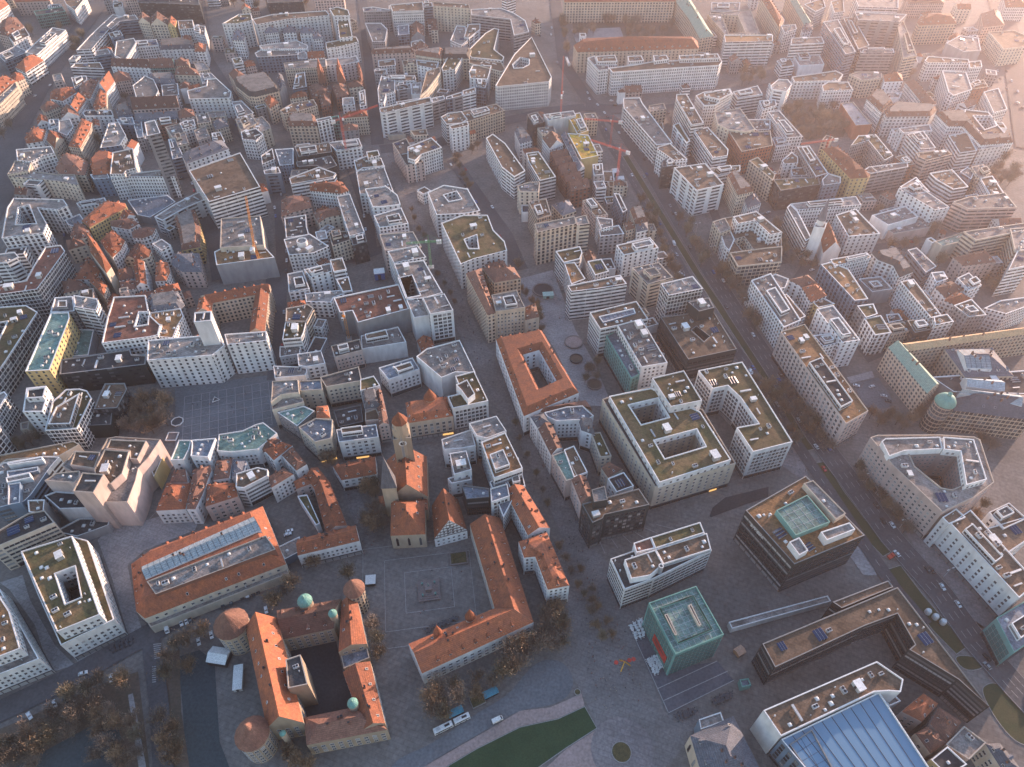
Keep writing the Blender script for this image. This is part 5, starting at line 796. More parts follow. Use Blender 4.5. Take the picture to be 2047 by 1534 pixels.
('s','white building, brown flat roof, between @21@ and ~89@',8.88,'Wp','fb',0,'3134 4302 21 -99 76 16 -21 99',[]),
('s','white commercial block with pale flat roof next to @81@',15.43,'Wb','fl',0,'-1649 5009 39 -116 83 28 -39 116',[]),
('t','grey town house with hipped brown tiled roof next to @149@',16.28,'Gp','hb',0,'-1726 6751 174 29 -19 109 -173 -29',[]),
('t','white town house with pitched brown tiled roof next to @129@',9.13,'Wp','nb',0,'-2260 5211 -150 -20 11 -79 150 20',[]),
('s','white building, planted green brown roof, between @161@ and ~68@',15.53,'Wp','fg',0,'3529 9725 3 150 -82 1 -3 -150',[]),
('s','white commercial block with grey flat roof next to @130@',12.73,'Wp','fy',0,'1468 4041 -25 73 -49 -17 25 -73',[]),
('s','cream commercial block with brown flat roof next to @12@',8.83,'Cp','fb',0,'-321 4445 43 -84 55 28 -43 85',[]),
('t','white town house with pitched orange tiled roof next to @1@',16.21,'Ws','nr',0,'-793 6626 -136 -117 53 -62 136 117',[]),
('s','white commercial block with grey flat roof between @134@ and ~104@',17.73,'Wb','fy',0,'2213 8468 174 13 -7 93 -174 -13',[]),
('s','white commercial block with grey flat roof next to @8@',8.45,'Wb','fy',0,'-3701 5632 -75 -32 39 -93 75 31',[]),
('t','white house, pitched brown tiled roof, between @67@ and ~127@',15.82,'Wb','nb',0,'4802 7272 145 82 -53 95 -146 -82',[]),
('t','pinkish town house with pitched orange tiled roof next to @58@',9.29,'Pp','nr',0,'-3006 4144 -24 121 -69 -14 23 -121',[]),
('s','cream commercial block with dark flat roof next to @167@',16.98,'Cp','fd',0,'-1983 6471 -131 -41 22 -73 132 40',[]),
('t','cream house, hipped orange tiled roof, between @133@ and ~20@',13.68,'Cp','hr',0,'-4121 9244 43 -138 105 32 -42 139',[]),
('s','white commercial block with grey flat roof next to @96@',11.47,'Ws','fy',0,'-2011 6592 -127 -38 27 -89 127 39',[]),
('t','white town house with pitched brown tiled roof next to @135@',14.41,'Wp','nb',0,'4135 5095 195 10 -7 130 -195 -11',[]),
('s','pinkish commercial block with grey flat roof next to @130@',7.64,'Pp','fy',0,'1411 4188 -70 -24 24 -69 70 24',[]),
('t','white house, pitched orange tiled roof, between @153@ and ~123@',17.51,'Ws','nr',0,'-3654 6360 -10 144 -101 -7 10 -144',[]),
('s','white building, planted green brown roof, between @127@ and ~11@',6.18,'Ws','fg',0,'4868 8646 35 149 -87 20 -35 -149',[]),
('t','cream house, hipped orange tiled roof, between @100@ and ~7@',14.08,'Cp','hr',0,'375 9708 -52 95 -71 -39 52 -95',[]),
('t','white town house with hipped orange tiled roof next to @163@',13.84,'Wp','hr',0,'1259 9093 -160 -7 5 -120 160 7',[]),
('s','cream commercial block with brown flat roof next to @146@',15.71,'Cp','fb',0,'3132 6670 -65 -92 62 -44 65 93',[]),
('s','white commercial block with dark flat roof next to @131@',9.34,'Wb','fd',0,'-2556 3544 -41 67 -41 -25 41 -67',[]),
('t','white town house with hipped brown tiled roof next to @106@',12.94,'Ws','hb',0,'1178 7693 71 12 -9 56 -71 -11',[]),
('s','cream commercial block with grey flat roof next to @142@',15.30,'Cp','fy',0,'-2045 5894 150 20 -15 110 -149 -20',[]),
('s','pinkish building, planted green brown roof, between @138@ and ~86@',11.02,'Pp','fg',0,'3745 3850 -95 -16 13 -74 95 17',[]),
('s','cream commercial block with planted green brown roof next to @148@',15.15,'Cp','fg',0,'-580 9677 9 -105 57 4 -8 106',[]),
('s','grey building, grey flat roof, between @127@ and ~93@',12.63,'Gp','fy',0,'5545 8136 47 127 -106 39 -46 -127',[]),
('s','white commercial block with dark flat roof next to @154@',14.30,'Wp','fd',0,'-6253 10254 152 16 -9 81 -151 -16',[]),
('s','white building, grey flat roof, between @136@ and ~35@',7.80,'Wp','fy',0,'1290 4761 -30 86 -91 -31 29 -87',[]),
('t','white town house with pitched orange tiled roof next to @132@',10.00,'Wp','nr',0,'1083 3615 -29 105 -82 -23 29 -105',[]),
('t','grey town house with pitched brown tiled roof next to @134@',14.45,'Gp','nb',0,'2577 8472 117 8 -8 124 -117 -7',[]),
('s','grey commercial block with brown flat roof next to @135@',13.01,'Gp','fb',0,'4076 5545 125 34 -16 58 -125 -34',[]),
('t','white town house with pitched orange tiled roof next to @130@',11.34,'Ws','nr',0,'1242 4237 -95 -34 31 -84 95 34',[]),
('s','cream commercial block with grey flat roof between @136@ and ~98@',11.60,'Cp','fy',0,'1228 5081 -12 105 -68 -8 12 -105',[]),
('t','white house, pitched orange tiled roof, between @151@ and ~134@',14.48,'Wp','nr',0,'3050 7888 -183 0 0 -92 183 0',[]),
('s','cream commercial block with brown flat roof next to @130@',10.00,'Cp','fb',0,'1001 4103 -135 -49 30 -81 135 49',[]),
('t','white town house with hipped orange tiled roof next to @134@',8.51,'Wb','hr',0,'2841 8531 -8 135 -83 -6 8 -135',[]),
('t','white town house with hipped brown tiled roof next to @93@',8.08,'Ws','hb',0,'4603 7273 -66 -151 82 -36 66 151',[]),
('s','grey commercial block with dark flat roof next to @15@',7.05,'Gp','fd',0,'-1375 3608 30 190 -98 15 -29 -190',[]),
('t','white house, hipped orange tiled roof, between @93@ and ~127@',12.63,'Wp','hr',0,'4916 8088 -119 15 -8 -59 119 -16',[]),
('s','white commercial block with dark flat roof between @65@ and ~157@',9.14,'Ws','fd',0,'85 5395 146 0 0 120 -146 0',[]),
('t','cream town house with hipped orange tiled roof next to @47@',12.97,'Cp','hr',0,'-1620 5443 -95 -39 30 -74 95 39',[]),
('t','white town house with hipped orange tiled roof next to @166@',17.79,'Ws','hr',0,'-2176 3710 -93 -12 10 -77 93 12',[]),
('t','cream town house with pitched orange tiled roof next to @62@',11.98,'Cp','nr',0,'-386 6842 -60 -30 23 -45 60 30',[]),
('t','white town house with hipped brown tiled roof next to @104@',10.11,'Wb','hb',0,'1910 7870 92 12 -9 72 -92 -11',[]),
('s','cream commercial block with dark flat roof next to @17@',6.82,'Cp','fd',0,'-3382 3560 -4 128 -57 -2 5 -128',[]),
('t','grey house, hipped orange tiled roof, between @154@ and ~13@',17.85,'Gp','hr',0,'-5608 10540 54 -127 87 37 -54 127',[]),
('s','pinkish building, grey flat roof, between @148@ and ~7@',7.34,'Pp','fy',0,'10 10092 -75 81 -74 -68 75 -81',[]),
('t','pinkish house, pitched brown tiled roof, between @106@ and ~14@',11.38,'Pp','nb',0,'1423 7882 -189 -30 21 -128 189 31',[]),
('s','grey building, planted green brown roof, between @174@ and ~65@',6.46,'Gp','fg',0,'838 5689 17 -111 115 18 -17 110',[]),
('s','white building, planted green brown roof, between @30@ and ~133@',16.33,'Wb','fg',0,'-3295 8507 74 -153 94 45 -74 153',[]),
('t','grey town house with hipped brown tiled roof next to @87@',13.09,'Gp','hb',0,'3321 5635 53 -99 70 38 -53 98',[]),
('t','grey town house with pitched brown tiled roof between @171@ and ~161@',10.62,'Gp','nb',0,'3306 9063 0 85 -101 0 0 -85',[]),
('s','grey building, planted green brown roof, between @67@ and ~127@',13.56,'Gp','fg',0,'4950 6879 15 111 -94 13 -15 -112',[]),
('t','white town house with hipped orange tiled roof next to @56@',10.00,'Wb','hr',0,'238 3817 -62 -17 14 -49 62 17',[]),
('t','white town house with hipped brown tiled roof next to @168@',16.37,'Wp','hb',0,'1825 7406 22 -118 81 16 -22 117',[]),
('t','cream town house with pitched brown tiled roof next to @46@',9.06,'Cp','nb',0,'-3165 4911 1 -191 98 1 -1 190',[]),
('s','white commercial block with brown flat roof between @163@ and ~100@',16.20,'Ws','fb',0,'843 9278 4 -96 75 3 -4 96',[]),
('s','white building, pale flat roof, between @109@ and ~27@',11.57,'Wb','fl',0,'-607 7596 -56 -38 39 -58 56 38',[]),
('s','white building, planted green brown roof, between @67@ and ~127@',12.22,'Ws','fg',0,'5056 6877 19 135 -102 14 -19 -136',[]),
('s','white building, planted green brown roof, between @13@ and ~154@',13.87,'Ws','fg',0,'-5432 10404 77 -180 110 46 -77 180',[]),
('s','white commercial block with grey flat roof next to @22@',17.24,'Wb','fy',0,'-4425 5727 143 -22 13 84 -143 21',[]),
('s','white commercial block with grey flat roof between @136@ and ~98@',12.38,'Wp','fy',0,'985 4829 79 32 -32 80 -80 -32',[]),
('t','cream town house with hipped orange tiled roof next to @112@',15.59,'Cp','hr',0,'5535 9293 -116 -101 73 -83 116 101',[]),
('s','pinkish building, brown flat roof, between @83@ and ~55@',9.35,'Pp','fb',0,'-4713 8183 -124 -41 38 -116 124 41',[]),
('s','grey commercial block with planted green brown roof next to @16@',14.53,'Gp','fg',0,'-2690 7254 86 55 -41 64 -86 -56',[]),
('s','white building, grey flat roof, between @47@ and ~81@',9.21,'Wb','fy',0,'-1580 5083 55 87 -67 43 -56 -87',[]),
('s','grey commercial block with brown flat roof next to @18@',9.77,'Gp','fb',0,'-3502 7834 33 -74 46 20 -33 74',[]),
('t','pinkish house, hipped brown tiled roof, between @135@ and ~67@',11.96,'Pp','hb',0,'4515 5878 2 110 -124 2 -2 -110',[]),
('s','white building, planted green brown roof, between @151@ and ~67@',12.92,'Wp','fg',0,'4033 6890 -172 -40 18 -81 172 40',[]),
('t','white town house with hipped brown tiled roof next to @7@',7.02,'Ws','hb',0,'1726 10521 -160 0 0 -88 160 0',[]),
('t','white house, hipped orange tiled roof, between @105@ and ~169@',9.47,'Wb','hr',0,'-829 8773 77 -82 82 77 -78 82',[]),
('s','grey commercial block with pale flat roof next to @138@',14.48,'Gp','fl',0,'3922 4594 -5 92 -73 -4 6 -92',[]),
('t','cream house, pitched orange tiled roof, between @74@ and ~133@',15.33,'Cp','nr',0,'-3640 10232 44 -118 108 41 -44 117',[]),
('t','grey town house with hipped brown tiled roof next to @141@',8.19,'Gp','hb',0,'4175 6250 8 144 -113 6 -8 -144',[]),
('s','white commercial block with grey flat roof next to @152@',7.34,'Wb','fy',0,'3010 4763 -62 -20 15 -47 62 19',[]),
('t','white house, pitched orange tiled roof, between @11@ and ~100@',10.93,'Wb','nr',0,'2219 10471 87 0 0 46 -87 0',[]),
('t','white town house with hipped brown tiled roof next to @30@',17.20,'Ws','hb',0,'-3530 7736 -46 121 -107 -40 46 -122',[]),
('s','pinkish commercial block with grey flat roof next to @66@',9.18,'Pp','fy',0,'3153 5567 129 17 -16 123 -129 -16',[]),
('s','grey commercial block with grey flat roof next to @30@',6.22,'Gp','fy',0,'-3736 8217 -186 -13 5 -76 187 13',[]),
('s','white commercial block with brown flat roof next to @130@',15.76,'Wb','fb',0,'1393 4297 -119 -41 30 -86 119 41',[]),
('s','grey commercial block with grey flat roof next to @147@',6.62,'Gp','fy',0,'3417 5523 -147 -60 34 -82 146 61',[]),
('t','white town house with hipped orange tiled roof near @112@',6.06,'Wp','hr',0,'4905 10436 -146 0 0 -101 146 0',[]),
('t','pinkish house, hipped brown tiled roof, between @99@ and ~109@',8.46,'Pp','hb',0,'330 7334 -171 -90 51 -96 171 90',[]),
('s','pinkish building, grey flat roof, between @40@ and ~83@',10.34,'Pp','fy',0,'-4038 8600 -192 0 0 -102 192 0',[]),
('s','white commercial block with brown flat roof between @130@ and ~140@',7.41,'Ws','fb',0,'973 3901 115 42 -29 79 -115 -42',[]),
('s','white commercial block with brown flat roof near @127@',14.00,'Wb','fb',0,'5677 9059 131 114 -83 94 -131 -114',[]),
('t','white town house with hipped brown tiled roof next to @82@',16.81,'Wp','hb',0,'-173 4439 148 62 -47 111 -147 -62',[]),
('t','cream town house with hipped brown tiled roof next to @67@',7.15,'Cp','hb',0,'4957 6627 6 155 -99 4 -7 -155',[]),
('t','white house, hipped orange tiled roof, between @54@ and ~152@',8.99,'Ws','hr',0,'2870 4100 20 -132 73 11 -20 132',[]),
('t','white house, hipped orange tiled roof, between @127@ and ~68@',7.50,'Ws','hr',0,'4981 8789 19 81 -82 19 -19 -81',[]),
('t','pinkish house, hipped orange tiled roof, between @40@ and ~16@',12.01,'Pp','hr',0,'-3003 8440 -64 134 -104 -50 65 -134',[]),
('s','pinkish commercial block with pale flat roof between @16@ and ~169@',6.63,'Pp','fl',0,'-2268 8475 -75 -20 22 -83 75 20',[]),
('s','pinkish commercial block with grey flat roof next to @32@',17.04,'Pp','fy',0,'-2974 4195 58 18 -16 49 -58 -19',[]),
('s','white commercial block with grey flat roof between @65@ and ~174@',15.84,'Wb','fy',0,'743 5797 18 -119 93 14 -18 119',[]),
('t','grey house, hipped brown tiled roof, between @133@ and ~169@',12.93,'Gp','hb',0,'-2677 9306 83 20 -15 60 -82 -21',[]),
('s','white commercial block with pale flat roof next to @49@',17.58,'Wp','fl',0,'-2772 4787 -108 91 -58 -68 108 -92',[]),
('t','grey town house with pitched brown tiled roof next to @22@',14.17,'Gp','nb',0,'-4479 5625 121 -19 15 99 -121 19',[]),
('t','pinkish town house with hipped brown tiled roof next to @32@',9.51,'Pp','hb',0,'-2463 4244 -42 74 -48 -27 42 -74',[]),
('t','pinkish house, hipped brown tiled roof, between @169@ and ~108@',17.66,'Pp','hb',0,'-1166 8759 155 112 -53 72 -155 -112',[]),
('s','white building, grey flat roof, between @148@ and ~7@',17.40,'Wb','fy',0,'-22 10540 -118 -109 72 -78 119 108',[]),
('t','grey town house with hipped orange tiled roof next to @87@',8.44,'Gp','hr',0,'3690 5076 34 48 -42 30 -34 -48',[]),
('s','grey building, brown flat roof, between @27@ and ~164@',13.84,'Gp','fb',0,'-713 7642 23 92 -111 28 -23 -93',[]),
('t','grey house, pitched brown tiled roof, between @20@ and ~133@',9.81,'Gp','nb',0,'-4661 9092 -130 -71 36 -66 130 71',[]),
('s','white building, grey flat roof, between @13@ and ~74@',14.30,'Wb','fy',0,'-4078 10762 -162 -20 13 -114 162 20',[]),
('t','white town house with hipped brown tiled roof next to @81@',9.99,'Ws','hb',0,'-1531 4601 71 61 -60 70 -71 -60',[]),
('t','cream house, pitched brown tiled roof, between @174@ and ~65@',15.59,'Cp','nb',0,'926 5745 91 -2 2 66 -91 3',[]),
('s','grey building, grey flat roof, between @13@ and ~74@',7.92,'Gp','fy',0,'-3980 10833 -102 -12 11 -99 102 12',[]),
('s','pinkish building, pale flat roof, between @55@ and ~83@',16.71,'Pp','fl',0,'-5198 8049 96 -171 83 46 -96 172',[]),
('s','cream building, grey flat roof, between @27@ and ~149@',11.62,'Cp','fy',0,'-1290 8077 183 40 -21 95 -183 -41',[]),
('t','white town house with hipped orange tiled roof near @68@',7.01,'Ws','hr',0,'5529 10149 134 0 0 96 -134 0',[]),
('s','grey building, planted green brown roof, between @134@ and ~104@',10.47,'Gp','fg',0,'2326 8755 9 73 -101 12 -9 -73',[]),
('s','white commercial block with dark flat roof next to @136@',8.15,'Ws','fd',0,'837 4606 -24 138 -111 -19 24 -138',[]),
('s','white building, grey flat roof, between @68@ and ~7@',15.72,'Wp','fy',0,'3403 10585 4 177 -93 1 -3 -176',[]),
('s','white building, dark flat roof, between @74@ and ~13@',13.45,'Wp','fd',0,'-3715 10659 43 -114 121 46 -42 113',[]),
('s','pinkish commercial block with grey flat roof next to @68@',17.70,'Pp','fy',0,'4449 9559 101 -14 10 71 -101 14',[]),
('s','white commercial block with dark flat roof between @16@ and ~164@',11.55,'Ws','fd',0,'-2169 7901 -112 -24 13 -60 112 25',[]),
('t','white town house with hipped orange tiled roof next to @4@',12.43,'Ws','hr',0,'-2216 5708 -70 125 -55 -31 70 -125',[]),
('s','pinkish commercial block with dark flat roof near @112@',12.86,'Pp','fd',0,'4829 10513 -71 0 0 -71 71 0',[]),
('s','white building, pale flat roof, between @133@ and ~74@',16.28,'Ws','fl',0,'-2967 9820 -180 -35 17 -87 180 36',[]),
('t','white town house with hipped brown tiled roof next to @1@',14.70,'Ws','hb',0,'-1072 6630 40 -89 67 31 -40 89',[]),
('s','white commercial block with brown flat roof next to @161@',12.82,'Wb','fb',0,'2472 9448 25 -199 73 9 -25 199',[]),
('s','pinkish commercial block with planted green brown roof next to @93@',17.42,'Pp','fg',0,'4555 7475 -6 130 -74 -4 5 -130',[]),
('t','grey town house with pitched orange tiled roof next to @41@',10.00,'Gp','nr',0,'-687 3745 48 -123 97 37 -48 124',[]),
('s','white commercial block with brown flat roof next to @146@',7.63,'Wp','fb',0,'3690 6337 -9 175 -73 -3 9 -175',[]),
('s','grey building, grey flat roof, between @76@ and ~153@',12.27,'Gp','fy',0,'-3614 6678 -45 107 -54 -23 45 -107',[]),
('s','cream building, grey flat roof, between @99@ and ~14@',17.97,'Cp','fy',0,'882 6976 -20 126 -119 -19 20 -126',[]),
('s','cream building, brown flat roof, between @2@ and ~133@',9.77,'Cp','fb',0,'-2113 9955 -157 -112 69 -96 157 112',[]),
('t','white house, pitched orange tiled roof, between @86@ and ~138@',12.74,'Wp','nr',0,'3602 3815 -145 -26 11 -63 145 26',[]),
('s','white commercial block with planted green brown roof next to @56@',10.00,'Wb','fg',0,'128 3818 -113 -32 24 -85 113 32',[]),
('s','grey commercial block with grey flat roof next to @74@',8.42,'Gp','fy',0,'-3141 10031 122 12 -12 117 -122 -12',[]),
('t','pinkish town house with pitched orange tiled roof next to @74@',6.91,'Pp','nr',0,'-3463 10411 -156 -59 27 -70 156 59',[]),
('s','pinkish commercial block with planted green brown roof next to @133@',15.17,'Pp','fg',0,'-3717 9132 123 0 0 95 -123 0',[]),
('t','white town house with pitched orange tiled roof next to @127@',15.54,'Wb','nr',0,'5376 9108 60 -69 60 53 -60 69',[]),
('t','white house, hipped brown tiled roof, between @50@ and ~158@',16.13,'Wp','hb',0,'2498 5789 -38 142 -60 -16 38 -142',[]),
]
GROUND = [
('p','palace_square_paving','street_paving',[14.7,210.2,37.0,223.4,62.8,191.4,70.4,144.2,95.8,117.6,71.0,96.9,69.0,83.4,35.2,83.4,40.2,117.6,33.9,131.8,22.4,154.6],0),
('p','pedestrian_plaza_paving','paving_pale',[2.6,457.1,33.6,470.2,47.7,396.9,58.3,364.8,66.0,330.5,65.1,320.4,48.1,320.4,31.7,375.2,17.8,408.2,8.4,425.9],0),
('p','market_approach_paving','paving_pale',[-236.7,223.4,-206.5,233.6,-185.1,231.9,-185.5,223.4,-210.1,210.2,-216.6,200.6,-200.2,171.0,-194.3,162.1,-221.2,141.7,-222.1,146.8,-201.4,160.0,-221.4,191.4,-239.9,216.7],0),
('p','hotel_street_paving','paving_pale',[-283.1,189.9,-272.8,194.5,-261.7,179.6,-237.1,154.6,-222.3,144.2,-233.3,140.4,-252.4,165.4,-275.4,185.4],0),
('p','castle_forecourt','asphalt_teal',[-171.3,148.5,-161.3,152.0,-151.8,146.0,-138.5,108.0,-125.8,89.6,-148.5,89.6,-160.2,121.6],0),
('p','park_lawn_dark','asphalt_teal',[-229.5,97.2,-204.0,113.9,-192.8,120.0,-183.7,106.5,-175.8,89.6,-228.9,89.6],0),
('p','park_gravel','gravel_brown',[-249.1,111.7,-229.0,121.6,-205.7,134.3,-194.3,139.2,-189.0,140.9,-167.8,96.9,-163.7,89.6,-175.8,89.6,-183.7,106.5,-192.8,120.0,-204.0,113.9,-229.5,97.2,-239.4,92.3],0),
('p','park_path','paving_pale',[-189.8,129.4,-187.7,130.2,-169.3,96.9,-165.9,89.6,-169.0,89.6],0),
('p','garden_strip','gravel_brown',[-186.1,149.4,-171.6,152.0,-161.0,121.6,-149.3,96.9,-146.2,89.6,-157.6,89.6,-172.3,121.6],0),
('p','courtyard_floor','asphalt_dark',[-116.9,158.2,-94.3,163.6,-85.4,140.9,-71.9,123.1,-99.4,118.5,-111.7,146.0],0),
('p','bus_turning_loop','asphalt_blue',[-56.7,99.3,-37.1,107.1,-20.3,119.1,-2.7,128.6,4.0,136.7,10.8,144.3,16.8,147.1,24.5,146.6,30.1,140.9,30.9,134.3,26.9,127.8,18.5,124.1,3.9,122.5,-9.0,115.1,-29.1,104.0,-41.8,96.9,-46.4,89.6,-55.5,89.6],0),
('p','gravel_walk','gravel_pink',[-41.7,96.5,-29.1,103.5,-9.0,114.5,3.9,121.9,18.5,123.5,27.6,127.2,34.4,130.2,35.6,124.3,22.3,118.5,3.8,114.7,-16.6,105.1,-29.5,97.9,-38.8,89.6,-44.9,89.6],0),
('p','lawn','lawn',[-29.5,97.6,-16.6,104.9,3.8,114.5,22.3,118.3,35.6,124.1,40.9,113.9,25.7,105.1,9.8,95.1,-3.9,85.6,-35.5,85.6],0),
('p','gravel_walk','gravel_pink',[41.3,113.7,49.7,118.1,54.8,99.3,53.9,85.6,2.1,85.6,25.6,104.7],0),
('p','plaza_ring_paving','paving_light',[66.5,104.3,66.2,107.2,65.4,110.0,64.0,112.5,62.2,114.7,60.0,116.6,57.4,117.9,54.7,118.8,51.8,119.0,48.9,118.8,46.2,117.9,43.6,116.6,41.4,114.7,39.6,112.5,38.2,110.0,37.4,107.2,37.1,104.3,37.4,101.5,38.2,98.7,39.6,96.2,41.4,93.9,43.6,92.1,46.2,90.8,48.9,89.9,51.8,89.6,54.7,89.9,57.4,90.8,60.0,92.1,62.2,93.9,64.0,96.2,65.4,98.7,66.2,101.5],0),
('p','flower_bed','hedge',[56.0,103.3,55.9,104.2,55.6,105.0,55.2,105.9,54.6,106.6,53.9,107.1,53.1,107.6,52.2,107.8,51.3,107.9,50.4,107.8,49.5,107.6,48.7,107.1,48.0,106.6,47.4,105.9,47.0,105.0,46.7,104.2,46.6,103.3,46.7,102.3,47.0,101.5,47.4,100.7,48.0,99.9,48.7,99.4,49.5,98.9,50.4,98.7,51.3,98.6,52.2,98.7,53.1,98.9,53.9,99.4,54.6,99.9,55.2,100.7,55.6,101.5,55.9,102.3],0),
('p','flower_bed','hedge',[34.1,130.7,34.1,131.0,34.0,131.4,33.8,131.6,33.6,131.9,33.4,132.1,33.1,132.2,32.8,132.3,32.5,132.4,32.1,132.3,31.8,132.2,31.5,132.1,31.3,131.9,31.1,131.6,30.9,131.4,30.8,131.0,30.8,130.7,30.8,130.4,30.9,130.1,31.1,129.8,31.3,129.6,31.5,129.4,31.8,129.2,32.1,129.1,32.5,129.1,32.8,129.1,33.1,129.2,33.4,129.4,33.6,129.6,33.8,129.8,34.0,130.1,34.1,130.4],0),
('p','museum_terrace','slate_paving',[61.6,164.9,71.4,169.1,79.3,142.1,104.9,146.1,111.0,136.6,76.0,120.4,72.4,131.8,69.6,139.2],0),
('p','underpass_ramp','asphalt_dark',[117.3,232.6,120.4,238.8,129.4,246.0,157.6,253.8,155.7,246.4,139.6,240.6,118.0,231.9],0),
('p','school_yard','paving_pale',[236.0,347.2,255.9,353.4,255.5,347.2,236.7,341.2],0),
('p','museum_car_park','asphalt_blue',[238.1,340.0,258.1,347.2,260.4,324.7,254.9,319.0,241.8,315.6,239.5,323.5],0),
('p','bank_paving','paving_pale',[191.5,207.6,198.0,214.1,202.1,205.2,203.3,194.3,195.6,194.3],0),
('p','junction_paving','paving_light',[173.5,286.6,179.4,287.6,185.1,270.5,184.2,261.8,177.7,260.9,168.8,271.5],0),
('p','junction_paving','paving_light',[228.4,226.5,236.0,220.9,244.9,214.3,244.2,207.9,258.2,172.8,264.8,158.2,255.5,139.2,249.5,163.6,245.0,169.1,246.4,164.5,240.6,190.3,231.8,207.9],0),
('p','market_square_paving','asphalt_blue',[-234.4,337.6,-169.4,349.7,-153.7,303.5,-180.1,290.8,-216.5,282.6],0),
('r','shopping_street','street_paving',[-139.9,683.3,-114.2,628.8,-87.3,550.7,-59.2,470.2,-33.3,396.9,-13.5,344.8,8.7,299.2,23.7,259.1,41.5,203.8],15),
('r','street','asphalt',[-236.2,638.3,-209.1,550.7,-192.0,483.8,-182.5,431.9,-172.8,380.5,-167.2,344.8],10),
('r','street','asphalt',[-159.7,638.3,-130.2,550.7,-117.6,490.8],9),
('r','street','asphalt',[-236.8,457.1,-190.3,466.9,-127.6,487.3,-100.2,505.0],10),
('r','street','asphalt',[-59.0,648.0,-29.4,575.4,-5.9,519.7,6.8,470.2],13),
('r','boulevard_road','asphalt',[-133.8,667.9,-74.0,683.3,-33.7,715.6,42.0,753.5,81.1,761.9],17),
('r','street','asphalt',[174.5,408.2,215.2,431.9,241.8,470.2,278.3,494.3,333.2,505.0,398.6,497.8],10),
('r','street','asphalt',[163.6,460.3,196.4,470.2,228.9,483.8],9),
('r','street','asphalt',[180.2,512.3,217.6,542.8,258.9,562.9,325.4,583.9,383.7,601.4],9),
('r','street','asphalt',[230.5,761.9,239.2,678.1,255.2,601.4,258.9,562.9],9),
('r','street','asphalt',[234.0,457.1,250.9,408.2,258.8,364.8,282.7,380.5],9),
('r','street','asphalt',[384.5,792.8,377.7,678.1,383.7,601.4,392.1,542.8,398.6,497.8],9),
('r','street','asphalt',[-466.8,619.5,-386.5,588.2,-306.9,619.5,-287.8,575.4],11),
('r','street','asphalt',[-400.0,425.9,-378.9,457.1,-376.0,497.8,-397.5,542.8],9),
('r','street','asphalt',[-228.7,457.1,-197.0,460.3,-181.8,408.2],8),
('r','street','street_paving',[-162.9,344.8,-124.8,290.8,-103.4,259.1,-82.1,216.7],9),
('r','street','street_paving',[-135.7,280.6,-85.7,290.8,-7.7,295.0],9),
('r','street','asphalt',[-447.4,951.4,-366.2,832.2,-292.4,710.1,-228.8,638.3],10),
('r','street','asphalt',[173.3,749.9,180.9,638.3,183.2,527.3],8),
('r','highway','asphalt',[61.5,1159.6,62.5,985.0,63.5,874.3,85.2,780.2,112.9,721.2,134.6,624.1,148.3,542.8,162.8,466.9,174.5,408.2,188.6,344.8,198.6,292.9,209.1,257.2,220.0,217.7,234.4,182.5,241.0,155.9,250.7,133.0,260.1,113.1],15),
('r','highway','asphalt',[92.9,738.3,102.3,667.9,117.3,601.4,130.4,527.3,142.7,457.1,154.8,405.4,173.6,342.4,183.8,288.7,193.5,251.6,202.9,213.4,210.3,185.4,218.8,165.4],8),
('r','avenue_road','asphalt',[-467.8,527.3,-478.2,583.9,-522.3,704.6,-541.9,792.8,-562.6,919.5,-580.4,1057.4,-594.6,1138.0],26),
('r','street','asphalt',[-221.7,1138.0,-181.6,919.5,-155.5,780.2,-137.7,678.1],13),
('r','street','asphalt',[-287.4,575.4,-256.8,512.3,-236.0,457.1],14),
('r','street','asphalt',[-446.0,1096.6,-374.2,889.0,-342.7,832.2,-279.4,721.2],14),
('r','street','asphalt',[-256.7,117.2,-225.9,135.0,-187.8,162.1,-168.3,176.1,-143.7,185.4],12),
('r','street','asphalt',[-188.2,157.3,-173.7,127.0,-157.4,87.4],9),
('r','boulevard_road','asphalt',[81.1,761.9,151.4,749.9,221.7,774.0,311.7,818.8,411.2,874.3],20),
('r','boulevard_road','asphalt',[710.8,1138.0,618.9,889.0,526.4,667.9],28),
('r','grass_median','median_grass',[113.7,655.9,137.9,533.4,151.3,466.9,164.9,408.2,180.4,340.0,189.0,295.8,192.4,282.6],6),
('r','grass_median','median_grass',[194.2,272.6,199.1,249.7,208.4,219.3,214.3,207.6],8),
('r','grass_median','median_grass',[214.0,199.1,219.6,181.0,226.2,164.0,232.8,152.0],10),
('p','grass_island','median_grass',[225.5,149.4,238.6,149.0,241.4,143.0,228.9,140.5],0),
('p','grass_island','median_grass',[232.5,131.8,237.3,135.1,242.5,135.5,250.7,129.4,253.8,121.6,245.4,105.1,237.5,108.0,233.3,119.2],0),
('p','rear_park_lawn','gravel_brown',[81.2,1038.5,223.2,1033.9,222.9,959.5,161.8,951.3,142.0,947.2,80.3,939.1],0),
('p','rear_car_park','paving_pale',[78.1,984.8,143.4,991.3,145.0,945.1,82.0,941.1],0),
('p','rear_garden','gravel_brown',[301.2,767.6,347.6,773.7,358.4,720.8,344.3,693.5,303.7,688.2],0),
]
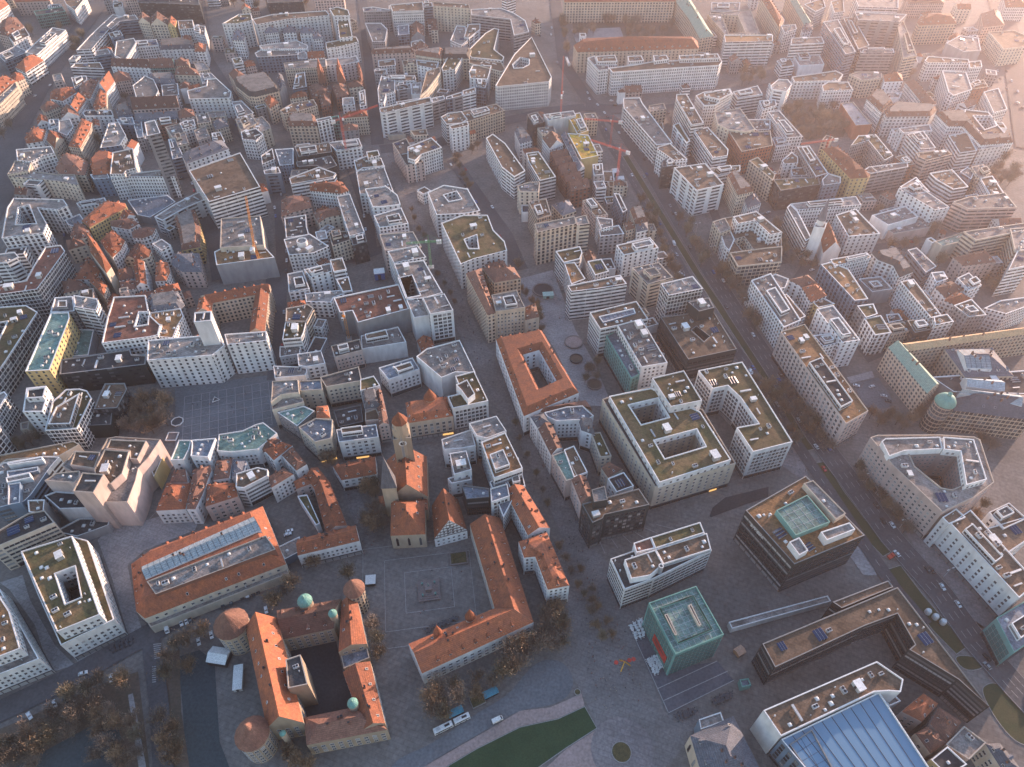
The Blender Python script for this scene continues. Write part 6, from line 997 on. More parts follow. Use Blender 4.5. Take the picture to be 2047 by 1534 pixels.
LINES = [([159.3,466.2,160.1,462.3],0.28),([161.2,456.4,162.0,452.5],0.28),([163.2,446.6,164.0,442.7],0.28),([165.1,436.8,165.9,432.9],0.28),([167.1,427.0,167.9,423.0],0.28),([169.1,417.2,169.8,413.2],0.28),([171.0,407.5,171.8,403.6],0.28),([173.1,397.7,174.0,393.8],0.28),([175.3,388.0,176.2,384.1],0.28),([177.5,378.2,178.4,374.3],0.28),([179.7,368.5,180.5,364.5],0.28),([181.8,358.7,182.7,354.8],0.28),([184.0,348.9,184.9,345.0],0.28),([185.1,344.1,185.8,340.1],0.28),([187.0,334.3,187.7,330.3],0.28),([188.9,324.4,189.6,320.5],0.28),([190.8,314.6,191.5,310.7],0.28),([192.7,304.8,193.4,300.9],0.28),([195.1,292.1,196.3,288.2],0.28),([197.9,282.5,199.1,278.6],0.28),([200.8,272.9,201.9,269.1],0.28),([203.6,263.3,204.7,259.5],0.28),([205.7,256.2,206.7,252.3],0.28),([208.3,246.5,209.4,242.7],0.28),([211.0,236.9,212.0,233.0],0.28),([213.6,227.3,214.7,223.4],0.28),([216.6,216.5,218.1,212.8],0.28),([220.4,207.3,221.9,203.6],0.28),([224.1,198.0,225.7,194.3],0.28),([227.9,188.7,229.4,185.0],0.28),([231.0,181.3,231.9,177.4],0.28),([233.4,171.6,234.4,167.7],0.28),([235.8,161.9,236.8,158.0],0.28),([237.6,154.8,239.2,151.1],0.28),([241.5,145.6,243.0,141.9],0.28),([245.4,136.4,246.9,132.7],0.28),([247.4,131.5,249.1,127.9],0.28),([251.7,122.5,253.4,118.9],0.28),([162.8,466.9,163.6,463.0],0.28),([164.8,457.1,165.6,453.2],0.28),([166.7,447.3,167.5,443.4],0.28),([168.7,437.5,169.5,433.6],0.28),([170.6,427.7,171.4,423.7],0.28),([172.6,417.9,173.4,413.9],0.28),([174.5,408.2,175.4,404.3],0.28),([176.7,398.5,177.5,394.6],0.28),([178.8,388.7,179.7,384.8],0.28),([181.0,379.0,181.9,375.1],0.28),([183.2,369.2,184.1,365.3],0.28),([185.4,359.4,186.2,355.5],0.28),([187.5,349.7,188.4,345.8],0.28),([188.6,344.8,189.4,340.9],0.28),([190.5,335.0,191.3,331.1],0.28),([192.4,325.2,193.2,321.2],0.28),([194.3,315.4,195.1,311.4],0.28),([196.2,305.5,197.0,301.6],0.28),([198.6,292.9,199.8,289.1],0.28),([201.5,283.3,202.6,279.5],0.28),([204.3,273.7,205.4,269.9],0.28),([207.1,264.1,208.2,260.3],0.28),([209.1,257.2,210.2,253.3],0.28),([211.8,247.5,212.8,243.7],0.28),([214.4,237.9,215.5,234.0],0.28),([217.1,228.2,218.1,224.4],0.28),([220.0,217.7,221.5,214.0],0.28),([223.8,208.4,225.3,204.7],0.28),([227.6,199.2,229.1,195.5],0.28),([231.3,189.9,232.9,186.2],0.28),([234.4,182.5,235.3,178.6],0.28),([236.8,172.8,237.8,168.9],0.28),([239.2,163.1,240.2,159.2],0.28),([241.0,155.9,242.6,152.2],0.28),([244.9,146.7,246.5,143.0],0.28),([248.8,137.5,250.3,133.8],0.28),([250.7,133.0,252.4,129.4],0.28),([255.0,124.0,256.7,120.3],0.28),([166.3,467.6,167.1,463.7],0.28),([168.3,457.8,169.1,453.9],0.28),([170.3,448.0,171.0,444.1],0.28),([172.2,438.2,173.0,434.3],0.28),([174.2,428.4,174.9,424.4],0.28),([176.1,418.6,176.9,414.6],0.28),([178.0,409.0,178.9,405.1],0.28),([180.2,399.2,181.1,395.3],0.28),([182.4,389.5,183.2,385.6],0.28),([184.5,379.7,185.4,375.8],0.28),([186.7,369.9,187.6,366.0],0.28),([188.9,360.2,189.7,356.3],0.28),([191.0,350.4,191.9,346.5],0.28),([192.1,345.5,192.9,341.6],0.28),([194.0,335.7,194.8,331.8],0.28),([195.9,325.9,196.7,322.0],0.28),([197.8,316.1,198.6,312.2],0.28),([199.7,306.3,200.5,302.3],0.28),([202.1,293.7,203.3,289.9],0.28),([205.0,284.1,206.1,280.3],0.28),([207.8,274.5,208.9,270.7],0.28),([210.6,264.9,211.7,261.1],0.28),([212.6,258.2,213.7,254.3],0.28),([215.2,248.5,216.3,244.7],0.28),([217.9,238.9,219.0,235.0],0.28),([220.5,229.2,221.6,225.4],0.28),([223.4,218.8,224.9,215.1],0.28),([227.2,209.6,228.7,205.9],0.28),([231.0,200.3,232.5,196.6],0.28),([234.8,191.1,236.3,187.4],0.28),([237.8,183.6,238.8,179.8],0.28),([240.2,173.9,241.2,170.1],0.28),([242.7,164.2,243.6,160.4],0.28),([244.5,157.1,246.0,153.4],0.28),([248.3,147.8,249.9,144.2],0.28),([252.2,138.6,253.8,134.9],0.28),([254.0,134.5,255.7,130.8],0.28),([258.2,125.4,260.0,121.8],0.28),([105.9,719.6,127.6,622.7,141.3,541.5,155.8,465.5,167.6,406.8,181.7,343.4,191.7,291.3,202.3,255.2,213.3,215.4,227.7,180.2,234.3,153.7,244.2,130.1,253.7,110.0],0.22),([119.8,722.7,141.5,625.5,155.3,544.0,169.8,468.3,181.4,409.7,195.6,346.3,205.5,294.5,216.0,259.1,226.7,219.9,241.1,184.8,247.8,158.2,257.2,135.9,266.5,116.1],0.22),([92.9,738.3,93.5,734.3],0.28),([94.3,728.4,94.8,724.4],0.28),([95.6,718.4,96.1,714.5],0.28),([96.9,708.5,97.4,704.6],0.28),([98.2,698.6,98.8,694.7],0.28),([99.6,688.7,100.1,684.7],0.28),([100.9,678.8,101.4,674.8],0.28),([102.3,667.9,103.2,664.0],0.28),([104.5,658.1,105.4,654.2],0.28),([106.7,648.4,107.6,644.5],0.28),([108.9,638.6,109.8,634.7],0.28),([111.1,628.9,112.0,625.0],0.28),([113.3,619.1,114.2,615.2],0.28),([115.5,609.3,116.3,605.4],0.28),([117.3,601.4,118.0,597.4],0.28),([119.0,591.5,119.7,587.6],0.28),([120.8,581.7,121.5,577.7],0.28),([122.5,571.8,123.2,567.9],0.28),([124.3,562.0,125.0,558.0],0.28),([126.0,552.1,126.7,548.2],0.28),([127.8,542.3,128.5,538.3],0.28),([129.5,532.4,130.2,528.5],0.28),([130.4,527.3,131.1,523.3],0.28),([132.1,517.4,132.8,513.5],0.28),([133.9,507.6,134.5,503.6],0.28),([135.6,497.7,136.3,493.8],0.28),([137.3,487.9,138.0,483.9],0.28),([139.0,478.0,139.7,474.1],0.28),([140.7,468.2,141.4,464.2],0.28),([142.7,457.1,143.6,453.2],0.28),([145.0,447.3,145.9,443.4],0.28),([147.2,437.6,148.2,433.7],0.28),([149.5,427.9,150.4,424.0],0.28),([151.8,418.1,152.7,414.2],0.28),([154.8,405.4,156.0,401.5],0.28),([157.7,395.8,158.8,392.0],0.28),([160.5,386.2,161.7,382.4],0.28),([163.4,376.6,164.5,372.8],0.28),([166.3,367.0,167.4,363.2],0.28),([169.1,357.5,170.3,353.6],0.28),([172.0,347.9,173.1,344.1],0.28),([173.6,342.4,174.4,338.5],0.28),([175.5,332.6,176.2,328.6],0.28),([177.3,322.7,178.1,318.8],0.28),([179.2,312.9,179.9,309.0],0.28),([181.1,303.1,181.8,299.2],0.28),([182.9,293.3,183.7,289.3],0.28),([183.8,288.7,184.8,284.9],0.28),([186.3,279.1,187.3,275.2],0.28),([188.9,269.4,189.9,265.5],0.28),([191.4,259.7,192.4,255.8],0.28),([193.5,251.6,194.5,247.7],0.28),([195.9,241.9,196.8,238.0],0.28),([198.3,232.2,199.2,228.3],0.28),([200.7,222.4,201.6,218.6],0.28),([202.9,213.4,203.9,209.5],0.28),([205.5,203.7,206.5,199.9],0.28),([208.0,194.1,209.1,190.2],0.28),([210.3,185.4,211.9,181.7],0.28),([214.2,176.2,215.8,172.5],0.28),([-224.5,328.2,-170.5,342.4],0.35),([-222.6,321.3,-168.4,335.6],0.35),([-220.7,314.5,-166.4,329.0],0.35),([-218.9,307.9,-164.4,322.4],0.35),([-217.1,301.4,-162.5,316.0],0.35),([-215.4,295.0,-160.5,309.7],0.35),([-213.6,288.7,-158.7,303.5],0.35),([-224.5,328.2,-213.6,288.7],0.35),([-219.2,329.6,-208.2,290.2],0.35),([-213.8,331.0,-202.8,291.6],0.35),([-208.5,332.4,-197.4,293.1],0.35),([-203.1,333.8,-191.9,294.6],0.35),([-197.7,335.2,-186.4,296.1],0.35),([-192.3,336.6,-180.9,297.5],0.35),([-186.9,338.1,-175.4,299.0],0.35),([-181.4,339.5,-169.9,300.5],0.35),([-176.0,340.9,-164.3,302.0],0.35),([-170.5,342.4,-158.7,303.5],0.35),([-56.6,171.7,-30.9,175.4,-34.2,199.1,-60.0,195.5,-56.6,171.7],0.3),([-66.3,161.3,-18.7,168.0,-24.6,209.6,-72.1,202.9,-66.3,161.3],0.3),([-76.9,150.7,-5.6,160.7,-13.9,220.1,-85.2,210.1,-76.9,150.7],0.3),([72.4,132.3,104.5,146.0],0.4),([74.0,126.3,108.9,140.9],0.4),([75.6,120.6,110.9,136.3],0.4),([61.7,165.4,76.0,120.6],0.4),([-185.8,154.6,-181.9,155.1],0.5),([-182.4,143.0,-180.4,143.2],0.5),([-185.4,153.6,-181.7,154.1],0.5),([-182.0,141.9,-180.1,142.1],0.5),([-184.9,152.5,-181.4,153.0],0.5),([-181.6,140.8,-179.7,141.1],0.5),([-184.5,151.5,-181.1,152.0],0.5),([-181.2,139.7,-179.3,140.0],0.5),([-184.0,150.4,-180.9,150.9],0.5),([-180.9,138.6,-178.9,138.9],0.5),([-183.6,149.4,-180.6,149.9],0.5),([-180.5,137.6,-178.6,137.8],0.5),([-183.1,148.4,-180.3,148.9],0.5),([-180.1,136.5,-178.2,136.7],0.5),([-182.7,147.3,-180.1,147.8],0.5),([-179.7,135.4,-177.8,135.7],0.5),([-218.6,202.5,-219.9,231.8],0.25),([-226.4,202.5,-212.6,234.4],0.25),([-232.4,205.2,-233.7,223.2],0.25),([-222.1,202.5,-205.7,231.8],0.25),([50.7,214.9,53.0,207.6],0.3),([57.5,217.2,60.8,210.8],0.3),([64.2,219.5,68.7,214.1],0.3),([71.1,221.9,76.7,217.4],0.3),([77.9,224.2,84.8,220.7],0.3),([84.9,226.6,93.0,224.1],0.3)]
TREE_LABELS = ['bare brown tree in the park below the long street', 'small bare tree in the garden strip before the castle', 'bare tree around the castle walls', 'bare tree in the churchyard beside the great church', 'brown budding tree by the orange chancellery and bus loop', 'brown tree in the clump beside the market square', 'bare shrub tree beside the brown gravel glass office', 'small bare street tree along the main shopping street', 'slim bare tree on the pale pedestrian plaza', 'bare street tree on the parking side of the highway', 'bare tree along the white slabs side of the highway', 'brown tree in the row before the domed sandstone museum', 'bare tree around the trapezoid office ring', 'bare tree on the square around the white spired church', 'bare courtyard tree among the rear garden quarter blocks', 'faint brown tree in the park behind the sandstone range', 'bare tree beside the striped slab school yard', 'brown tree in the garden beside the orange solar hall', 'hazy tree between the rear courtyard offices', 'bare tree between the old apartment rows by the avenue', 'faint tree beyond the white arcaded mall', 'brown tree on the square between the sandstone office slab and green strip office']
TREES = '0:-215 128 42 -203 134 43 -192 135 44 -219 119 46 -208 117 43 -202 124 46 -193 120 34 -188 115 40 -220 104 46 -226 101 42 -231 99 45 -236 105 35 -188 105 40 -182 101 37 -178 97 41 -176 109 41 -173 102 33 -180 116 36 -218 129 37 -208 130 46 -216 108 44 -208 110 35 -226 109 44 -232 106 35 -194 112 42 -207 122 35 -222 113 33 -201 124 30 -192 101 36 -236 103 41 -183 104 28 -198 119 36 -185 104 29 -219 97 29 -208 113 29;1:-167 116 49 -160 113 39 -155 105 39 -155 99 50 -171 137 49 -162 142 40 -167 155 50 -172 152 44 -160 159 46 -174 146 39 -161 105 50;2:-120 186 46 -127 176 50 -90 191 49 -72 163 40 -69 155 41 -67 149 38 -103 102 38 -93 97 37 -98 98 40 -110 200 45 -123 182 36;3:-116 272 46 -113 270 41 -88 249 48 -84 253 43 -82 235 40 -85 228 43 -78 231 46 -75 224 37 -81 222 50 -83 247 36;4:-36 130 49 -39 126 50 -34 124 38 -38 120 50 -28 132 43 -26 125 46 -18 136 38 -17 129 38 -10 134 40 -5 137 52 -1 142 40 2 141 49 -1 148 52 4 152 52 20 171 43 24 173 43 18 166 45 25 164 49 22 159 39 26 161 49 17 159 50 21 152 51 26 154 38 15 152 52 12 154 39 -32 118 43 7 149 47;5:-247 320 52 -240 322 43 -233 319 52 -248 312 46 -240 311 42 -232 310 42 -249 303 40 -241 302 39 -233 301 40 -228 303 48 -252 298 40 -243 296 38 -235 296 53 -253 314 46;6:-318 285 33 -312 283 37 -309 286 40 -306 290 30;7:2 302 26 5 290 19 10 276 23 15 261 25 19 250 20 21 239 24 27 211 28 30 203 26 33 195 27 36 187 21 39 181 24 44 185 22 43 178 27 46 174 23 50 166 24 42 171 29 44 164 28 47 157 29 52 159 24 38 196 25 -60 459 24 -54 448 22 -49 437 21 -45 426 22 -91 555 20 -87 541 22 -81 524 26 -75 513 26;8:6 470 32 4 474 31 11 435 29 8 441 26 15 426 28 19 421 34 21 405 35 22 394 29 20 413 34 51 342 34 59 343 33 54 352 32 61 358 33;9:120 539 39 123 530 44 127 515 38 127 488 41 129 474 45 132 460 44 124 555 38 118 568 47 124 522 42 128 502 34 130 467 42 133 452 38 128 543 43 168 326 36 177 335 41 181 326 39 182 309 41 181 296 35 168 339 39 170 315 40 172 331 41 177 323 35 180 315 41 182 287 42;10:151 515 46 153 498 50 157 489 50 156 530 43 156 474 43 167 460 38 173 454 48 147 534 49 171 467 43 177 448 46 180 426 46 180 408 46 183 397 38 171 460 47 173 441 44 179 435 45 182 402 42 156 495 45 160 481 47 186 332 43 192 317 36 196 309 40 198 302 43 201 282 43 191 302 37 194 296 35 198 290 36 190 312 38 189 327 37;11:239 309 37 247 306 34 254 304 41 262 304 39 242 302 42 256 300 37 251 309 34 269 309 40;12:216 265 34 213 257 36 217 251 32 222 244 41 222 238 35 227 230 31 228 221 38 227 234 32 272 230 37 280 238 35 301 287 38 305 282 43;13:229 518 40 230 511 35 228 498 40 237 486 38 239 474 34 232 479 31 245 482 37 246 469 37 229 491 41 230 526 42;14:340 477 37 352 474 44 381 452 32 390 451 34 382 444 40 331 498 40 343 502 34 320 498 44 363 520 37 331 553 35 340 564 36 223 397 45 367 520 44;15:133 1001 53 150 997 47 155 975 60 162 958 51 170 946 50 195 966 48 66 979 60 67 946 51 68 906 48 66 997 51 166 997 53 180 954 50 211 988 48 162 1003 38 126 1001 37 150 955 52 89 975 42 155 972 53 125 1002 49 90 962 45 199 967 47 106 967 41 176 970 38 103 980 49 94 957 48 81 960 38 86 964 40;16:273 840 51 281 833 51 293 847 38 266 817 47 275 820 43 291 827 53;17:296 739 56 301 722 47 311 710 47 316 694 45 328 716 60 307 689 48 328 699 53 310 748 54 332 739 53 341 722 56 301 694 45 323 724 56 345 718 39 349 749 46 298 740 50 338 735 36 347 705 47 295 708 40 307 728 44 313 724 36 338 706 47 309 693 42 325 711 46 322 744 34 310 748 49 314 699 34;18:471 624 46 459 610 44 465 603 50 470 599 48 500 730 39 469 837 45 481 636 53 480 615 52 457 598 42 466 622 34 454 599 34 480 609 43;19:-432 778 38 -421 676 49 -409 622 53 -556 934 44 -592 979 44 -622 962 52 -527 710 43 -525 689 51 -640 1019 39 -549 946 51 -545 922 49 -542 906 45;20:-304 1081 53 -292 1085 44 -438 1083 42 -354 1058 47 -376 1075 46 -288 1067 43 -389 1068 59 -307 1076 60 -444 1089 56 -360 1089 51 -236 1073 47 -426 1089 58;21:-54 645 40 -51 629 31 -47 610 35 -40 592 35 -35 668 35 -55 636 33 -43 601 31 -40 660 36'
LAMPS = [(121.3, 723.1, -1.35), (128.7, 689.9, -1.35), (136.1, 656.7, -1.35), (143.4, 623.5, -1.4), (149.1, 590.0, -1.4), (154.7, 556.5, -1.4), (160.8, 523.0, -1.38), (167.2, 489.6, -1.38), (173.7, 456.2, -1.37), (180.3, 422.9, -1.37), (187.4, 389.6, -1.35), (194.8, 356.5, -1.35), (201.6, 323.1, -1.38), (208.5, 289.9, -1.28), (218.0, 257.2, -1.3), (227.0, 224.5, -1.3), (239.4, 192.8, -1.18), (248.8, 160.2, -1.32), (262.1, 128.9, -1.13)]
CAR_PLACES = ['on the dual carriageway highway', 'parked in the bays beside the highway', 'parked in the museum car park', 'at the crossing by the white boulevard front', 'on the tree avenue by the long white avenue store', 'on the hazy road by the gymnasium', 'parked between the market hall and the castle', 'on the street above the brown tree park', 'parked in front of the market hall arcade', 'in the yard behind the long red roofed wing', 'by the town hall steps', 'parked on the side street by the town hall and market', 'parked on the street beside the banded beige store', 'parked on the street in the garden quarter', 'parked on the street below the long yellow palace wing', 'on the street behind the white church', 'parked along the road by the white barrel roofed store']
CARS = '0w 1476 5505 -138 0w 1598 4879 -136 0w 1797 3903 -134 0w 1688 3512 -131 0g 1445 5637 -138 0g 1385 4896 -126 0b 1650 4658 -136 0w 1801 3207 -132 0w 2361 1867 -137 0w 2403 1766 -130 0w 1694 3524 -136 0d 2185 2395 -134 0d 2323 1970 -130 0d 2079 3184 -134 0r 1953 2668 -134 1w 1329 4809 -65 1w 1360 4741 -65 1w 1371 4649 -65 1g 1345 4775 -65 1g 1368 4691 -65 1g 1388 4625 -64 2w 2395 3383 -24 2w 2499 3374 38 2w 2551 3286 -24 2d 2563 3238 -24 2r 2392 3636 10 2r 2352 3645 10 3w 868 7799 -121 3w 948 7661 -121 3w 1007 7467 -121 3w 1110 7753 0 3w 526 9892 -153 3w 509 9657 -153 3w 859 7957 -135 3d 361 9616 -134 3d 1141 7646 0 3d 1032 7365 -121 3g 552 8777 -141 3g 1296 6650 -138 3g 1269 6145 -137 4w -5388 7877 158 4w -5341 8152 158 4w -5570 7799 85 4w -5922 10526 171 4d -5504 7989 159 4d -5618 9000 173 4d -5178 7555 -146 4r -5495 7925 159 5w 5799 8544 -182 5w 5831 8268 -183 5w 5768 7989 -172 5w 5630 7706 -64 5d 5896 8526 -179 5d 5670 8053 -178 5d 5626 7585 -160 5d 5723 8319 -178 6w -1749 1663 -106 6w -1725 1672 -107 6w -1625 1559 -111 6w -1570 1595 -112 6d -1705 1677 -103 7w -2158 1396 37 7w -2006 1372 -112 7w -2235 1247 -86 7w -2332 1192 -74 7d -2191 1267 -87 7d -2246 1243 -86 8w -1443 1824 -115 8w -1317 1733 -117 8d -1467 1810 -115 8d -1414 1834 -116 8d -1389 1844 -116 8d -1516 1776 -114 8d -1556 1757 -113 9w -1297 2220 40 9w -1302 2198 39 10w -2465 4058 -117 11b -2388 6343 -127 11g -2152 5830 -127 11w -2111 5696 -127 11w -2161 5608 -127 11b -2120 5469 -132 11g -1909 4945 -132 11w -1878 4815 -139 11d -1853 4678 -139 11g -1757 4159 -138 11r -1687 3781 -141 12w -1327 5471 -136 12w -1284 5266 -136 12w -601 6368 -118 12r -452 6277 -118 12d -495 6108 -118 12d -442 5979 -118 12w -416 5914 -118 12b -330 5706 -117 12w -180 5617 -117 12d -221 5448 -117 12r -102 5155 -132 12r -67 5020 -132 12d -50 4952 -132 13w 2463 4688 58 13r 2481 4788 58 13w 3232 4993 19 13r 3435 5076 -11 13d 3497 4995 -11 13g 3644 5053 -11 13d 3783 5038 -11 13w 3914 4949 -11 14g 2252 5500 45 14w 2315 5531 45 14g 2532 5565 45 14r 2628 5607 31 14d 2694 5628 31 14r 2942 5774 31 14w 3228 5797 31 14d 3292 5817 29 14d 2376 7244 -147 14g 2320 7168 -147 14r 2530 6279 -137 14w 2544 6210 -137 14g 2600 5847 -147 15g 2426 4421 -124 15w 2411 4267 -124 15w 2457 4135 -124 15g 2521 3841 -139 13r 3807 7830 -163 13r 3764 6540 -149 13g 3838 6405 -149 13b 3785 6260 -149 13w 3882 5919 -143 13g 3942 5504 -143 13r 3924 5186 -143 13d 3934 5116 -143 13g 3944 5047 -143 16w -3907 5944 -37 16d -3462 6086 37 16d -3170 6110 37 16w -3040 6022 -116 16r -2985 5894 -116 16d -2880 5863 -116 16w -4009 4301 98 16w -3800 4498 98 16d -3755 4598 150 16b -3809 4742 150 16d -3744 5019 202 16b -3892 5181 202 16w -4409 9353 -97 16d -3836 8642 -97 16b -3389 7798 -103 16b -2927 7177 -103 16b -2459 6632 -85 14d 1708 7468 -150 14g 1767 7401 -150 14g 1772 7332 -150 14w 1770 6560 -150 14w 1841 6144 -155 14w 1844 6004 -155 14r 1850 5724 -155 14r 1803 5373 -155 0w 1120 7015 179 0b 1302 6188 174 0d 1512 4999 176 0d 1664 4222 177 0w 1907 3068 176 0w 1957 2844 186 0w 2187 2072 196 0g 2407 1434 197 0d 1449 5518 174 0b 1871 3432 176 0d 2426 1477 197 0r 2530 1239 201 0d 1314 6465 -135 0d 1896 3488 -135 0b 2033 2833 -128 0d 2188 2288 -130 0w 2570 1239 -113 0w 1706 4546 -137 0g 1957 3354 -138 0w 2231 2260 -130 0d 2342 1967 -118 0w 2576 1304 -113 0d 1375 4753 174 0b 989 7086 -144 0w 1157 6173 -135 0b 1309 5359 -140 0b 1717 3558 -128'
VANS = [(138.7, 504.7, -1.43), (-181.2, 162.7, -1.09), (-7.0, 117.3, 0.42), (142.3, 612.2, -1.36)]
BUS = ((-32.7, 113.5), (-24.7, 117.3), (-37.1, 111.3), (-20.5, 119.2))
BUS_BOULEVARD = ((66.5, 888.8), (69.1, 866.8))
PERSON_LABELS = ['person walking on the palace square paving', 'person strolling near the white banded office', 'person on the main shopping street by the court block', 'person on the lane beside the great church', 'person crossing the cobbled square round the monument', 'person on the pale pedestrian plaza', 'person on the paving by the black bank cube', 'person on the gridded market square', 'person on the upper shopping street by the blue skylight block', 'person on the shopping street beside the brown roofed sandstone wing']
PEOPLE = '0 409 1267 0 396 1654 0 394 1505 0 396 1685 0 467 1338 0 449 1238 0 524 1573 0 481 1485 0 507 1323 0 600 1362 0 619 1263 0 490 1370 0 607 1349 0 413 1525 0 562 1324 0 531 1292 0 409 1393 0 399 1544 0 410 1478 0 384 1419 0 567 1521 0 374 1613 0 400 1395 0 515 1307 0 608 1395 0 415 1477 0 557 1566 0 543 1641 0 443 1367 0 417 1336 0 480 1282 0 466 1361 0 473 1640 0 610 1383 0 500 1457 0 400 1549 0 408 1362 0 419 1640 0 588 1536 0 492 1244 0 441 1581 0 461 1634 0 471 1358 0 555 1647 0 431 1554 0 489 1514 0 588 1412 0 545 1391 0 455 1618 0 576 1530 0 531 1402 0 502 1337 0 422 1325 0 366 1648 0 458 1371 0 464 1603 0 547 1438 0 590 1390 0 420 1455 0 501 1625 0 487 1315 0 597 1492 0 591 1611 0 551 1462 0 415 1484 0 458 1558 0 492 1391 0 414 1668 0 519 1561 0 519 1441 0 552 1531 0 501 1600 0 390 1443 0 472 1659 0 638 1319 0 454 1666 0 457 1225 0 407 1653 0 636 1339 0 601 1319 1 350 2135 1 363 1893 1 330 2133 1 469 1830 1 466 1908 1 402 2084 1 368 2023 1 338 2158 1 467 1939 1 444 1906 1 380 2085 1 473 1800 1 340 2287 1 349 2279 1 355 2165 1 403 2083 1 373 1789 1 427 1864 1 418 1791 1 404 2181 1 400 1957 1 428 2032 1 423 1804 1 417 1917 1 368 2114 1 425 1893 1 398 1951 1 356 1794 1 393 2085 1 359 2185 1 389 1890 1 330 2175 1 455 1968 1 400 1986 2 133 2499 2 126 2463 2 20 2951 2 72 2753 2 85 2554 2 163 2374 2 135 2511 2 112 2561 2 65 2826 2 117 2493 2 142 2357 2 160 2330 2 172 2357 2 134 2547 2 167 2418 2 98 2559 2 177 2460 2 25 2670 3 -851 2208 3 -896 2228 3 -839 2069 3 -887 2242 3 -771 2148 3 -795 2147 3 -837 2192 3 -909 2260 3 -967 2410 3 -850 2211 3 -996 2473 3 -927 2310 3 -979 2433 3 -990 2468 3 -915 2258 3 -803 2124 4 -279 1892 4 -488 1713 4 -324 1792 4 -480 1860 4 -281 1958 4 -398 1912 4 -438 1850 4 -471 1728 4 -474 1774 4 -447 1965 5 468 4173 5 431 4160 5 363 4525 5 347 4360 5 412 4393 5 376 4299 5 322 4558 5 397 4426 5 363 4084 5 408 4075 6 1741 2792 6 1769 2794 6 1832 2646 6 1792 2799 6 1812 2729 6 1751 2682 6 1833 2656 6 1785 2811 6 1800 2664 6 1723 2782 7 -2132 3206 7 -2046 3205 7 -1787 3155 7 -1831 3305 7 -2166 3210 7 -1865 3133 7 -1891 3182 7 -2122 3244 8 -534 4652 8 -1013 5928 8 -1076 6171 8 -1045 6056 8 -1009 5887 8 -839 5461 8 -846 5521 8 -700 4922 8 -785 5293 8 -1026 6118 8 -1236 6526 8 -1042 5981 8 -833 5138 8 -765 5131 8 -1009 6060 8 -860 5310 8 -673 4754 8 -943 5910 8 -934 5834 8 -621 4606 8 -825 5346 8 -1179 6393 8 -786 5275 8 -638 4816 8 -907 5625 8 -728 4978 9 -184 3399 9 -251 3857 9 -459 4410 9 -335 4100 9 -164 3625 9 -474 4387 9 -275 3715 9 -548 4568 9 -229 3808 9 -250 3644 9 -375 4161 9 -254 3786 9 -290 3914 9 -324 4027 9 -326 4053 9 -404 4088 9 -287 3926 9 -387 4098 9 -310 4005 9 -351 3870 9 -385 4304 9 -134 3420 9 -225 3746 9 -369 4050 9 -466 4472 9 -478 4307 2 288 2489 2 121 2902 2 273 2456 2 375 2294 2 193 2692 2 196 2679 2 164 2784 2 202 2690 2 247 2511 2 235 2522 2 337 2437 2 218 2592 2 130 2941 2 276 2642 2 262 2557 2 173 2748 2 158 2983 2 116 2921'
TABLES = '0 627 1645 0 646 1656 0 671 1669 0 684 1678 0 628 1636 0 649 1647 0 673 1654 0 689 1665 0 632 1623 0 654 1634 0 675 1641 0 698 1651 0 644 1605 0 663 1620 0 684 1626 0 704 1635 0 644 1595 0 667 1603 0 689 1609 0 704 1622 0 646 1579 0 668 1586 0 686 1594 0 716 1600 1 695 1465 1 712 1469 1 728 1481 1 744 1483 1 698 1454 1 713 1459 1 732 1465 1 753 1473 1 703 1448 1 715 1450 1 738 1457 1 750 1466 1 703 1434 1 721 1435 1 737 1447 1 758 1456 1 713 1420 1 731 1426 1 746 1437 1 762 1442 1 714 1405 1 733 1413 1 750 1427 1 767 1429 1 719 1400 1 734 1405 2 988 1269 2 1008 1274 2 1015 1278 2 1032 1284 2 1046 1289 2 1063 1293 2 1080 1299 2 992 1251 2 1007 1259 2 1022 1263 2 1033 1268 2 1054 1275 2 1063 1280 2 1080 1286 3 796 1195 3 814 1201 3 835 1208 3 849 1212 3 866 1218 3 879 1221 3 800 1178 3 817 1185 3 835 1192 3 850 1196 3 864 1204 3 888 1212 4 -458 1626 4 -423 1642 4 -406 1648 4 -379 1659 4 -359 1667 4 -351 1671 4 -319 1684 4 -307 1687 4 -440 1618 4 -434 1621 4 -396 1637 4 -380 1645 4 -360 1653 4 -341 1663 4 -325 1668 4 -293 1682 5 -2065 1526 5 -2040 1538 5 -2023 1548 5 -2000 1558 5 -1982 1569 5 -2050 1514 5 -2032 1523 5 -2012 1530 5 -1992 1544 5 -1973 1550'
CRANES = [(-158.6, 629.0, 21, 30, 0.72, 41.4, 'red', 0, 'red tower crane on the pale sheeted block, its arm over the street'), (50.4, 707.9, 0, 40, 1.5, 34, 'red', 1.25, 'tall red crane with steeply raised arm beside the yellow insulated site'), (99.8, 673.0, 0, 27, 2.97, 28.1, 'red', 0, 'red tower crane by the highway with arm over the yellow insulation'), (98.0, 594.3, 0, 39, 2.53, 31.5, 'red', 0, 'red tower crane nearest the white site tents by the highway'), (-201.3, 459.7, 0, 33, 1.76, 36, 'orange', 0.9, 'orange crane with a raised arm beside the concrete shell site'), (-62.8, 444.7, 22, 23, -3.02, 16.9, 'green', 0, 'small green and orange crane beside the half demolished roof'), (-121.1, 387.0, 0, 21, -1.37, 10, 'orange', 0.8, 'short orange crane beside the big brown roof shed'), (304.3, 638.3, 0, 25, -2.9, 30.0, 'red', 0, 'thin red crane behind the long yellow palace wing')]
